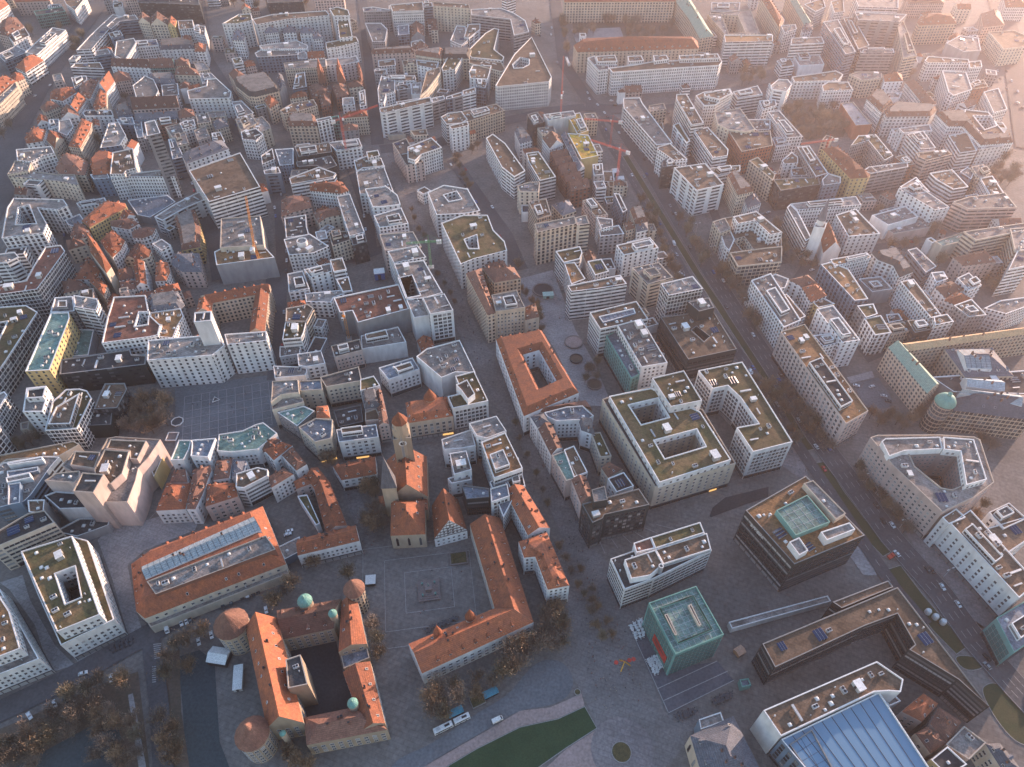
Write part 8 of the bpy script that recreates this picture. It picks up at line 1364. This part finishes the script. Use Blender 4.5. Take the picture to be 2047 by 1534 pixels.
for k, c, x, y, a in [(int(v[i][:-1]), v[i][-1], int(v[i + 1]) / 10, int(v[i + 2]) / 10, int(v[i + 3]) / 100) for i in range(0, len(v), 4)]:
    lab = CARN[c] + ' car ' + CAR_PLACES[k]; t = thing('parked_car' if k in (1, 2, 6, 8) or k > 10 else 'car', lab, 'car', (x, y, zz + .03), a, CARN[c] + ' cars ' + CAR_PLACES[k])
    b, w = car_meshes(c); obj('body', b, t); obj('windows', w, t); wheels(t, (-1.35, 1.35), .82)
VL = ['white van beside the parked cars at the highway', 'white van nearest the market hall corner', 'white van on the bus turning loop', 'white van on the highway below the black cube']
for i, (x, y, a) in enumerate(VANS):
    t = thing('delivery_van', VL[i], 'van', (x, y, zz + .03), a); mb = MB(); extrude_profile(mb, [(-2.7, .35), (2.6, .35), (2.7, .9), (2.3, 1.3), (1.6, 2.2), (-2.7, 2.25)], -.98, .98)
    obj('body', mb.mesh('van_body', [M_WHITE]), t); wb = MB(); wb.face([(2.33, -.85, 1.31), (2.33, .85, 1.31), (1.66, .8, 2.17), (1.66, -.8, 2.17)])
    for s in (-1, 1): wb.box(.7, s * .985 - .01, 1.3, 1.7, s * .985 + .01, 1.95)
    obj('windscreen', wb.mesh('windscreen', [M_GLASS]), t); wheels(t, (-1.7, 1.7), .9, 1.1)
def bus_section(root, L, front, x0):
    mb = MB(); extrude_profile(mb, [(x0, .4), (x0 + L, .4), (x0 + L + .05, 1.5), (x0 + L - .15, 3.0), (x0 + .1, 3.05), (x0, 1.5)], -1.25, 1.25); s = obj('body', mb.mesh('bus_body', [M_WHITE]), root)
    wb = MB()
    for sy in (-1, 1): wb.box(x0 + .4, sy * 1.26 - .01, 1.4, x0 + L - .4, sy * 1.26 + .01, 2.5)
    obj('window_band', wb.mesh('bus_windows', [M_GLASS]), s); rb = MB()
    rb.box(x0 + 1.2, -.7, 3.04, x0 + 3.2, .7, 3.3); rb.box(x0 + L - 4, -.5, 3.02, x0 + L - 1.5, .5, 3.22, 1); obj('roof_unit', rb.mesh('roof_unit', [M_PLANT, M_DARK]), s)
p0, p1 = Vector(BUS[2]), Vector(BUS[3]); d = p1 - p0; t = thing('articulated_bus', 'long white articulated bus on the bus turning loop road', 'bus', (p0.x, p0.y, zz + .03), math.atan2(d.y, d.x))
L = d.length; bus_section(t, L * .52, 0, 0); bus_section(t, L * .44, 1, L * .56); mb = MB(); mb.box(L * .515, -1.1, .6, L * .565, 1.1, 2.9); obj('bellows', mb.mesh('bellows', [M_DARK]), t); wheels(t, (2, L * .4, L * .72, L - 2.2), 1.15, 1.4)
p0, p1 = Vector(BUS_BOULEVARD[0]), Vector(BUS_BOULEVARD[1]); d = p1 - p0; t = thing('city_bus', 'white bus on the far boulevard beside the tall red crane', 'bus', (p0.x, p0.y, zz + .03), math.atan2(d.y, d.x)); bus_section(t, max(12, d.length), 0, 0); wheels(t, (2.5, 9.5), 1.15, 1.4)
mb = MB(); mb.lathe([(.16, 0), (.09, 9)], 8); mb.bar((-1.6, 0, 9.2), (1.6, 0, 9.2), .06); LPOLE = mb.mesh('lamp_pole', [M_PLANT]); mb = MB(); mb.box(-.7, -.22, -.08, .7, .22, .1); LHEAD = mb.mesh('lamp_head', [M_WHITE])
for x, y, a in LAMPS:
    t = thing('street_lamp', 'slim two armed street lamp on the green highway median', 'street lamp', (x, y, zz), a + 1.57, 'street lamps along the highway median'); obj('pole', LPOLE, t); obj('lamp_head', LHEAD, t, (1.9, 0, 9.2)); obj('lamp_head', LHEAD, t, (-1.9, 0, 9.2))
# ------------------------------------------------------------------ people
def person_mesh(k, coat, legs):
    st = .16 + .05 * k; J = [(0, 0, .92), (0, 0, 1.2), (0, .0, 1.45), (.02, 0, 1.55), (.03, 0, 1.68), (0, .1, .86), (st, .11, .48), (st * 1.2, .11, .07), (st * 1.2 + .16, .11, .04), (0, -.1, .86), (-st * .4, -.11, .48), (-st * 1.5, -.11, .10), (-st * 1.5 + .16, -.11, .05), (0, .2, 1.4), (-.08, .25, 1.12), (.05, .25, .88), (0, -.2, 1.4), (.08, -.25, 1.12), (.2, -.25, .9)]
    E = [(0, 1), (1, 2), (2, 3), (3, 4), (0, 5), (5, 6), (6, 7), (7, 8), (0, 9), (9, 10), (10, 11), (11, 12), (2, 13), (13, 14), (14, 15), (2, 16), (16, 17), (17, 18)]
    Rr = [.15, .155, .15, .06, .11, .10, .07, .05, .04, .10, .07, .05, .04, .075, .055, .045, .075, .055, .045]
    me = bpy.data.meshes.new('person_skeleton'); me.from_pydata(J, E, []); o = bpy.data.objects.new('person_tmp', me); C.objects.link(o)
    me.skin_vertices or o.modifiers.new('skin', 'SKIN')
    if not o.modifiers: o.modifiers.new('skin', 'SKIN')
    sv = me.skin_vertices[0].data if me.skin_vertices else None
    if sv:
        for v, r in zip(sv, Rr): v.radius = (r, r)
        sv[0].use_root = True
    ss = o.modifiers.new('sub', 'SUBSURF'); ss.levels = 1; ss.render_levels = 1
    dg = bpy.context.evaluated_depsgraph_get(); ev = o.evaluated_get(dg); nm = bpy.data.meshes.new_from_object(ev); nm.name = 'person'
    bpy.data.objects.remove(o); nm.materials.clear()
    for m in (plain('trousers_%d' % k, legs), plain('coat_%d' % k, coat), plain('skin', (.45, .28, .2)), plain('hair_%d' % (k % 2), (.05, .035, .025) if k % 2 else (.2, .12, .06))): nm.materials.append(m)
    for p in nm.polygons:
        z = p.center.z; y = abs(p.center.y); p.material_index = 3 if z > 1.68 else 2 if (z > 1.52 or (z < .93 and y > .2)) else 1 if z > .85 else 0
    return nm
PM = [person_mesh(k, c, l) for k, (c, l) in enumerate((((.03, .03, .035), (.03, .035, .05)), ((.25, .05, .04), (.03, .03, .04)), ((.06, .08, .14), (.08, .08, .09)), ((.32, .30, .27), (.04, .045, .06))))]
v = [int(q) for q in PEOPLE.split()]
for k, x, y in [(v[i], v[i + 1] / 10, v[i + 2] / 10) for i in range(0, len(v), 3)]:
    a = random.uniform(0, 6.28); o = obj('person', random.choice(PM), None, (x, y, zz + .02), a, (1.06, 1.06, 1.06)); tag(o, PERSON_LABELS[k], 'person', PERSON_LABELS[k].replace('person', 'people', 1))
# ------------------------------------------------------------------ cafe tables
def table_proto(canopy):
    tb = MB(); tb.lathe([(.05, 0), (.05, .72)], 8); tb.lathe([(.28, 0), (.28, .04), (0, .05)], 10); tp = MB(); tp.lathe([(.62, .72), (.62, .76), (0, .76)], 12)
    cb = MB()
    for i in range(4):
        a = i * math.pi / 2 + .4; M = Matrix.Rotation(a, 4, 'Z') @ Matrix.Translation((1.0, 0, 0)); cb.box(-.22, -.22, .42, .22, .22, .46, 0, M); cb.box(.18, -.22, .46, .22, .22, .85, 0, M)
        for sx in (-.2, .17):
            for sy in (-.2, .17): cb.box(sx, sy, 0, sx + .03, sy + .03, .42, 0, M)
    return tb, tp, cb
tb, tp, cb = table_proto(0); T_LEG = tb.mesh('table_leg', [M_DARK]); T_TOP = {k: tp.mesh('table_top', [m]) for k, m in ((0, M_WHITE), (1, plain('table_dark', (.08, .08, .09))))}
cs = MB(); cs.box(-.22, -.22, .42, .22, .22, .46); cs.box(.18, -.22, .46, .22, .22, .85)
for sx in (-.2, .17):
    for sy in (-.2, .17): cs.box(sx, sy, 0, sx + .03, sy + .03, .42)
CH = {0: cs.mesh('cafe_chair', [M_WHITE]), 1: cs.mesh('cafe_chair', [M_DARK])}
TL = ['on the terrace corner by the green glass cube museum', 'below the red wall of the green glass cube museum', 'in the rows before the museum terrace steps', 'in the rows by the slate roofed colonnade hall', 'behind the orange angled chancellery', 'before the green roofed white hotel']
def trip(st):
    v = [int(q) for q in st.split()]; return [(v[i], v[i + 1] / 10, v[i + 2] / 10) for i in range(0, len(v), 3)]
for k, x, y in trip(TABLES):
    dk = 0 if k < 2 else 1; cn = 'white' if dk == 0 else 'dark'
    t = thing('cafe_table', cn + ' round cafe table ' + TL[k], 'table', (x, y, zz + .02), random.uniform(0, 1.5), cn + ' cafe tables ' + TL[k]); obj('leg', T_LEG, t); obj('tabletop', T_TOP[dk], t, scale=(1.3, 1.3, 1))
    for i in range(3):
        a = i * 2.09 + random.random(); c = obj('cafe_chair', CH[dk], None, (x + math.cos(a) * 1.25, y + math.sin(a) * 1.25, zz + .02), a, (1.1, 1.1, 1.05)); tag(c, cn + ' cafe chair ' + TL[k], 'chair', cn + ' cafe chairs ' + TL[k])
# ------------------------------------------------------------------ cranes
CRC = dict(red=plain('crane_red', (.55, .07, .04), .5), orange=plain('crane_orange', (.68, .26, .03), .5), green=plain('crane_green', (.10, .30, .14), .5))
def lattice(mb, a, b, w, step):
    a = Vector(a); b = Vector(b); d = (b - a); L = d.length; d.normalize(); s = d.cross(Vector((0, 0, 1)))
    if s.length < .05: s = Vector((1, 0, 0))
    s.normalize(); u = s.cross(d).normalized(); cs = [s * w / 2 + u * w / 2, -s * w / 2 + u * w / 2, -s * w / 2 - u * w / 2, s * w / 2 - u * w / 2]
    for c in cs: mb.bar(a + c, b + c, .14)
    n = max(2, int(L / step))
    for i in range(n):
        p, q = a + d * L * i / n, a + d * L * (i + 1) / n
        for j in range(4): k = (j + 1) % 4; mb.bar(p + cs[j], q + cs[k], .09); mb.bar(p + cs[j], p + cs[k], .09)
for x, y, bz, hm, az, L, col, luff, lab in CRANES:
    t = thing('tower_crane', lab, 'crane', (x, y, bz), az); m = CRC[col]; w = 1.5
    mb = MB(); lattice(mb, (0, 0, 0), (0, 0, hm), w, 2.2); mb.box(-2.2, -2.2, 0, 2.2, 2.2, .8, 1); obj('mast', mb.mesh('crane_mast', [m, plain('concrete', (.35, .34, .33))]), t)
    tip = Vector((L * math.cos(luff), 0, hm + 1 + L * math.sin(luff))); jb = MB(); lattice(jb, (0, 0, hm + 1), tip, 1.2, 2.0); obj('jib', jb.mesh('crane_jib', [m]), t)
    kb = MB(); lattice(kb, (0, 0, hm + 1), (-10 if L > 15 else -4, 0, hm + 1), 1.2, 2); obj('counter_jib', kb.mesh('counter_jib', [m]), t)
    wb = MB(); q = -9 if L > 15 else -3.5
    for i in range(3): wb.box(q - .6 + i * 1.3, -.8, hm - 1.2, q + .5 + i * 1.3, .8, hm + 1.9)
    obj('counterweight', wb.mesh('counterweight', [M_WHITE]), t); ab = MB(); ab.bar((0, 0, hm), (0, 0, hm + 7), .5, 0, .2); ab.bar((0, 0, hm + 7), (q, 0, hm + 1.6), .07); ab.bar((0, 0, hm + 7), Vector((0, 0, hm + 1)).lerp(tip, .75), .07); obj('apex', ab.mesh('crane_apex', [m]), t)
    cb = MB(); cb.box(.9, -1.9, hm - .6, 2.6, -.7, hm + 1.5); cb.box(2.6, -1.8, hm - .1, 2.64, -.8, hm + 1.3, 1); obj('cab', cb.mesh('crane_cab', [M_WHITE, M_GLASS]), t)
    hb = MB(); px = Vector((0, 0, hm + 1)).lerp(tip, .8 if not luff else .99); hb.bar(px, (px.x, 0, px.z - (8 if not luff else 14)), .05); hb.bar((px.x, 0, px.z - (8 if not luff else 14)), (px.x, 0, px.z - (9.2 if not luff else 15)), .3); obj('hook', hb.mesh('hook', [M_DARK]), t)
# ------------------------------------------------------------------ square furniture and odd things
S = SPOTS; Z = zz + .03
def at(k, name, label, cat, rz=0): x, y = S[k]; return thing(name, label, cat, (x, y, Z), rz)
M_BRONZE = plain('bronze_green', (.12, .26, .22), .5, .3); M_STONE = plain('plinth_stone', (.20, .16, .15))
t = at('monument', 'monument', 'bronze green statue on a dark stepped stone plinth in the cobbled square', 'monument', .15)
mb = MB()
for i in range(3): mb.box(-6 + i * 1.1, -6 + i * 1.1, i * .4, 6 - i * 1.1, 6 - i * 1.1, i * .4 + .4)
obj('steps', mb.mesh('steps', [M_STONE]), t); mb = MB(); mb.box(-1.6, -1.6, 1.2, 1.6, 1.6, 4.2); mb.box(-1.9, -1.9, 4.2, 1.9, 1.9, 4.6); obj('plinth', mb.mesh('plinth', [M_STONE]), t)
st = bpy.data.meshes.new('statue'); pm = PM[0]; st = pm.copy(); st.materials.clear(); st.materials.append(M_BRONZE)
for p in st.polygons: p.material_index = 0
obj('statue', st, t, (0, 0, 4.6), 0, (2.1, 2.1, 2.1))
for sx in (-1, 1):
    for sy in (-1, 1): mb = MB(); mb.lathe([(.5, 1.2), (.35, 1.6), (.3, 2.6), (.6, 3.0), (0, 3.1)], 10); obj('corner_urn', mb.mesh('corner_urn', [M_BRONZE]), t, (sx * 3.4, sy * 3.4, 0))
t = at('basin', 'planted_basin', 'dark square planted basin with green shrubs beside the timbered gable house', 'planter', .15); mb = MB()
for q in ((-5, -4, 5, -3.4), (-5, 3.4, 5, 4), (-5, -3.4, -4.4, 3.4), (4.4, -3.4, 5, 3.4)): mb.box(q[0], q[1], 0, q[2], q[3], .8)
obj('rim', mb.mesh('rim', [M_STONE]), t); mb = MB(); mb.box(-4.4, -3.4, 0, 4.4, 3.4, .5); rnd = random.Random(3)
for i in range(160): p = Vector((rnd.uniform(-4, 4), rnd.uniform(-3, 3), rnd.uniform(.5, 1.5))); d = Vector((rnd.gauss(0, .3), rnd.gauss(0, .3), .2)); mb.face([p, p + d, p + Vector((d.y, -d.x, .25))])
obj('shrubs', mb.mesh('shrubs', [GM['hedge']]), t)
t = at('sculpture', 'mobile_sculpture', 'yellow legged sculpture with red discs standing on the palace square', 'sculpture'); mb = MB()
for a in (0, 2.1, 4.2): mb.bar((math.cos(a) * 3.4, math.sin(a) * 3.4, 0), (0, 0, 5), .5, 0, .3)
obj('legs', mb.mesh('legs', [plain('sculpture_yellow', (.75, .38, .02), .4)]), t); mb = MB(); mb.bar((-4.5, -1, 6.4), (4.5, 1, 5.6), .12); mb.bar((0, 0, 5), (0, 0, 6.2), .15)
for a, zq in ((-4.5, 6.4), (4.5, 5.6), (2.4, 5.4)): mb.lathe([(0, zq - .05), (1.1, zq - .05), (1.1, zq + .05), (0, zq + .05)], 12, 0, (a, a * .22))
obj('discs', mb.mesh('discs', [plain('sculpture_red', (.55, .05, .03), .4)]), t)
def ring_thing(k, name, label, cat, r, n, hgt, m, fill=None, rz=0):
    t = at(k, name, label, cat, rz); mb = MB(); mb.lathe([(r, 0), (r, hgt), (r * .86, hgt), (r * .86, .1)], n); obj('rim', mb.mesh('rim', [m]), t); mb = MB(); mb.lathe([(r * .86, .25), (0, .25)], n); obj('floor', mb.mesh('floor', [fill or M_STONE]), t); return t
ring_thing('octagon', 'octagonal_bench', 'pale octagonal ring bench on the market square edge', 'bench', 4.2, 8, .6, M_RIM, GM['asphalt'])
ring_thing('square_well', 'square_fountain', 'square white rimmed fountain at the market square corner', 'fountain', 5.0, 4, .8, M_RIM, M_STONE, .8)
ring_thing('triangle', 'triangular_bench', 'small white triangular bench on the gridded market square', 'bench', 3.0, 3, .6, M_RIM, GM['asphalt'])
ring_thing('ring1', 'round_fountain', 'large dark round fountain on the pale pedestrian plaza', 'fountain', 8.5, 24, .7, M_STONE, GM['asphalt_dark'])
ring_thing('ring2', 'round_planter', 'pale brown round bed on the plaza beside the solar panel office', 'planter', 7.0, 24, .5, M_STONE, GM['gravel_pink'])
ring_thing('ring3', 'round_kiosk', 'dark rimmed round pit with brown drum on the plaza', 'planter', 4.8, 20, .9, M_DARK, GM['gravel_brown'])
ring_thing('ring4', 'tree_ring', 'brown round tree bed near the red roofed courtyard block', 'planter', 5.4, 20, .4, M_STONE, GM['gravel_brown'])
ring_thing('ring5', 'tree_ring', 'round tree bed among slim trees beside the green rimmed office', 'planter', 4.4, 20, .4, M_STONE, GM['gravel_brown'])
def hut(k, name, label, cat, w, d, h, m, roof, rz=0, gable=False):
    t = at(k, name, label, cat, rz); mb = MB(); mb.box(-w / 2, -d / 2, 0, w / 2, d / 2, h, bottom=False); mb.box(-w * .2, -d / 2 - .04, .1, w * .1, -d / 2 - .005, h * .8, 1); obj('wall', mb.mesh('wall', [m, M_DARK]), t); mb = MB()
    if gable:
        for q in (((-w / 2 - .2, -d / 2 - .2, h), (w / 2 + .2, -d / 2 - .2, h), (w / 2 + .2, 0, h + d * .3), (-w / 2 - .2, 0, h + d * .3)), ((w / 2 + .2, d / 2 + .2, h), (-w / 2 - .2, d / 2 + .2, h), (-w / 2 - .2, 0, h + d * .3), (w / 2 + .2, 0, h + d * .3)), ((-w / 2, d / 2, h), (-w / 2, -d / 2, h), (-w / 2, 0, h + d * .3)), ((w / 2, -d / 2, h), (w / 2, d / 2, h), (w / 2, 0, h + d * .3))): mb.face(q)
    else: mb.box(-w / 2 - .3, -d / 2 - .3, h, w / 2 + .3, d / 2 + .3, h + .25)
    obj('roof', mb.mesh('roof', [roof]), t); return t
M_BLUE = plain('container_blue', (.03, .14, .40), .5); M_TEALR = plain('shelter_teal', (.07, .26, .34), .3)
hut('kiosk', 'market_kiosk', 'mint green kiosk beside the dark round fountain', 'kiosk', 8, 4.5, 3, plain('mint', (.32, .50, .44)), plain('mint_roof', (.40, .56, .50)), .1)
hut('container', 'site_container', 'tall blue and white container in the empty building plot', 'container', 8, 6.5, 6.5, M_BLUE, M_RIM, .2)
hut('tent1', 'site_tent', 'white site tent behind the nearest red highway crane', 'tent', 6, 7, 4, M_WHITE, M_WHITE, .3, True)
hut('tent2', 'site_tent', 'white site tent at the foot of the nearest red highway crane', 'tent', 7, 6, 4, M_WHITE, M_WHITE, .2, True)
hut('marquee', 'storage_tent', 'white tent roof beside the round castle tower', 'tent', 10, 8, 4, M_DARK, M_WHITE, -.15, True)
hut('box', 'site_cabin', 'long white cabin along the castle wall', 'cabin', 4, 12, 3.2, M_PLANT, M_RIM, .2)
hut('shelter1', 'bus_shelter', 'teal roofed bus shelter nearest the turning loop', 'bus shelter', 7, 3, 2.6, M_GLASS, M_TEALR, .45)
hut('shelter2', 'bus_shelter', 'teal roofed bus shelter behind the articulated bus', 'bus shelter', 7, 3, 2.6, M_GLASS, M_TEALR, .45)
hut('well', 'market_cabin', 'small white rimmed cabin beside the domed castle corner tower', 'cabin', 5, 5, 2.8, M_DARK, M_RIM, .1)
hut('planter', 'market_stall', 'small brown market stall beside the museum cube', 'stall', 4.5, 4, 2.6, plain('stall_wood', (.30, .17, .10)), plain('stall_roof', (.45, .28, .20)), .5, True)
t = at('bed', 'raised_bed', 'rectangular raised flower bed beside the bus shelters', 'planter', .45); mb = MB(); mb.box(-3.5, -2.6, 0, 3.5, 2.6, .7); obj('rim', mb.mesh('rim', [M_RIMD]), t); mb = MB(); mb.box(-3.2, -2.3, .6, 3.2, 2.3, .85); obj('soil', mb.mesh('soil', [GM['hedge']]), t)
t = at('silos', 'storage_tank', 'row of white round tanks on the highway median', 'tank', -.8)
for i in range(3): mb = MB(); mb.lathe([(1.6, 0), (1.6, 2.2), (1.2, 3.0), (0, 3.3)], 14); obj('tank_body', mb.mesh('tank_body', [M_WHITE]), t, (i * 4.0 - 4, 0, 0))
t = at('sweeper', 'road_machine', 'red road machine at the crossing of the grass median', 'machine', .5); mb = MB(); extrude_profile(mb, [(-2.2, .5), (2.3, .5), (2.3, 1.4), (1.4, 2.6), (.2, 2.6), (.1, 1.7), (-2.2, 1.7)], -1.1, 1.1); obj('body', mb.mesh('machine_body', [CRC['red']]), t); mb = MB(); mb.box(.5, -1.12, 1.6, 1.5, 1.12, 2.4); obj('cab_window', mb.mesh('cab_window', [M_GLASS]), t); wheels(t, (-1.4, 1.4), 1.05, 1.5)
# ------------------------------------------------------------------ signs and lit shop fronts
def sign(label, edge_pick, txt, size, dz, ts, mat, h):
    r = ROOTS.get(label)
    if not r: return
    rec = next(b for b in BUILDINGS if b[1] == label); P = [(x - r.location.x, y - r.location.y) for x, y in dec(rec[6])[0]]
    e = edge_pick([(P[i], P[(i + 1) % len(P)]) for i in range(len(P))]); a, b = e; ang = math.atan2(b[1] - a[1], b[0] - a[0]); L = math.dist(a, b)
    for tt in ts:
        cu = bpy.data.curves.new('sign', 'FONT'); cu.body = txt; cu.size = size; cu.align_x = 'CENTER'; cu.extrude = .06; cu.materials.append(mat)
        tmp = bpy.data.objects.new('sign_text', cu); C.objects.link(tmp); me = bpy.data.meshes.new_from_object(tmp.evaluated_get(bpy.context.evaluated_depsgraph_get())); bpy.data.objects.remove(tmp)
        n = (math.sin(ang), -math.cos(ang)); o = obj('sign', me, r)
        o.location = (a[0] + (b[0] - a[0]) * tt + n[0] * .25, a[1] + (b[1] - a[1]) * tt + n[1] * .25, h + dz); o.rotation_euler = (math.pi / 2, 0, ang)
longest = lambda f: (lambda es: max([e for e in es if f(e)] or es, key=lambda e: math.dist(*e)))
sign('white department store with dark glazed bays and a green brown roof', longest(lambda e: e[1][1] > e[0][1]), 'BREUNINGER', 2.2, -3.6, (.2, .5, .8), M_DARK, 20)
sign('large black office cube with white sign letters and a teal glass roof', longest(lambda e: e[0][0] < -5 and e[1][1] < e[0][1]), 'BW-Bank', 2.6, -6, (.3,), M_WHITE, 30)
M_LIT, _t, _b = new_mat('lit_shop_glass', (.5, .3, .1), .4); _b.inputs['Emission Color'].default_value = (1, .55, .18, 1); _b.inputs['Emission Strength'].default_value = .3
def lit(label, frac, w):
    r = ROOTS.get(label)
    if not r: return
    rec = next(b for b in BUILDINGS if b[1] == label); P = [(x - r.location.x, y - r.location.y) for x, y in dec(rec[6])[0]]
    es = [(P[i], P[(i + 1) % len(P)]) for i in range(len(P))]; e = min(es, key=lambda e: (e[0][1] + e[1][1]) / 2 - math.dist(*e) * .4); a, b = e; ang = math.atan2(b[1] - a[1], b[0] - a[0])
    m = MB(); m.box(-w / 2, -.4, .8, w / 2, -.3, 2.3); obj('lit_shopfront', m.mesh('lit_shopfront', [M_LIT]), r, (a[0] + (b[0] - a[0]) * frac, a[1] + (b[1] - a[1]) * frac, 0), ang)
for lab, f, w in (('corner office with a grey angular roof and lit shop windows below', .35, 7), ('corner office with a grey angular roof and lit shop windows below', .8, 4), ('white office with a grey seamed roof and lit shopfront by the church', .5, 8), ('ornate sandstone store with red roof, oval dormers and round turret', .85, 7), ('huge sandstone block with white courtyards and brown planted roofs', .8, 5), ('dark long', 0, 0)): lit(lab, f, w)
r = ROOTS['square green glass cube museum with a framed glass roof on the plaza']; rec = next(b for b in BUILDINGS if b[0] == 'museum_cube'); P = [(x - r.location.x, y - r.location.y) for x, y in dec(rec[6])[0]]
e = min([(P[i], P[(i + 1) % 4]) for i in range(4)], key=lambda e: e[0][0] + e[1][0]); a, b = (Vector((*p, 0)) for p in e); ang = math.atan2(b.y - a.y, b.x - a.x)
m = MB(); m.box(-6.5, -.35, 6, 6.5, -.2, 13.5); m.box(-5, -.38, 8.6, 1, -.36, 9.4, 1); m.box(-5, -.38, 10.4, 4, -.36, 11.4, 1); obj('banner', m.mesh('banner', [plain('banner_red', (.45, .04, .03)), M_DARK]), r, a.lerp(b, .62), ang)
# ------------------------------------------------------------------ haze
hm = bpy.data.materials.new('haze_air'); hm.use_nodes = True; t = hm.node_tree; t.nodes.clear(); mo = t.nodes.new('ShaderNodeOutputMaterial'); pv = t.nodes.new('ShaderNodeVolumePrincipled')
pv.inputs['Color'].default_value = (1.0, .88, .93, 1); pv.inputs['Density'].default_value = .00013; pv.inputs['Anisotropy'].default_value = .62; t.links.new(pv.outputs[0], mo.inputs['Volume'])
mb = MB(); mb.box(-1400, -450, -1, 1600, 2000, H_CAM + 6); o = obj('haze', mb.mesh('haze', [hm])); o['kind'] = 'stuff'
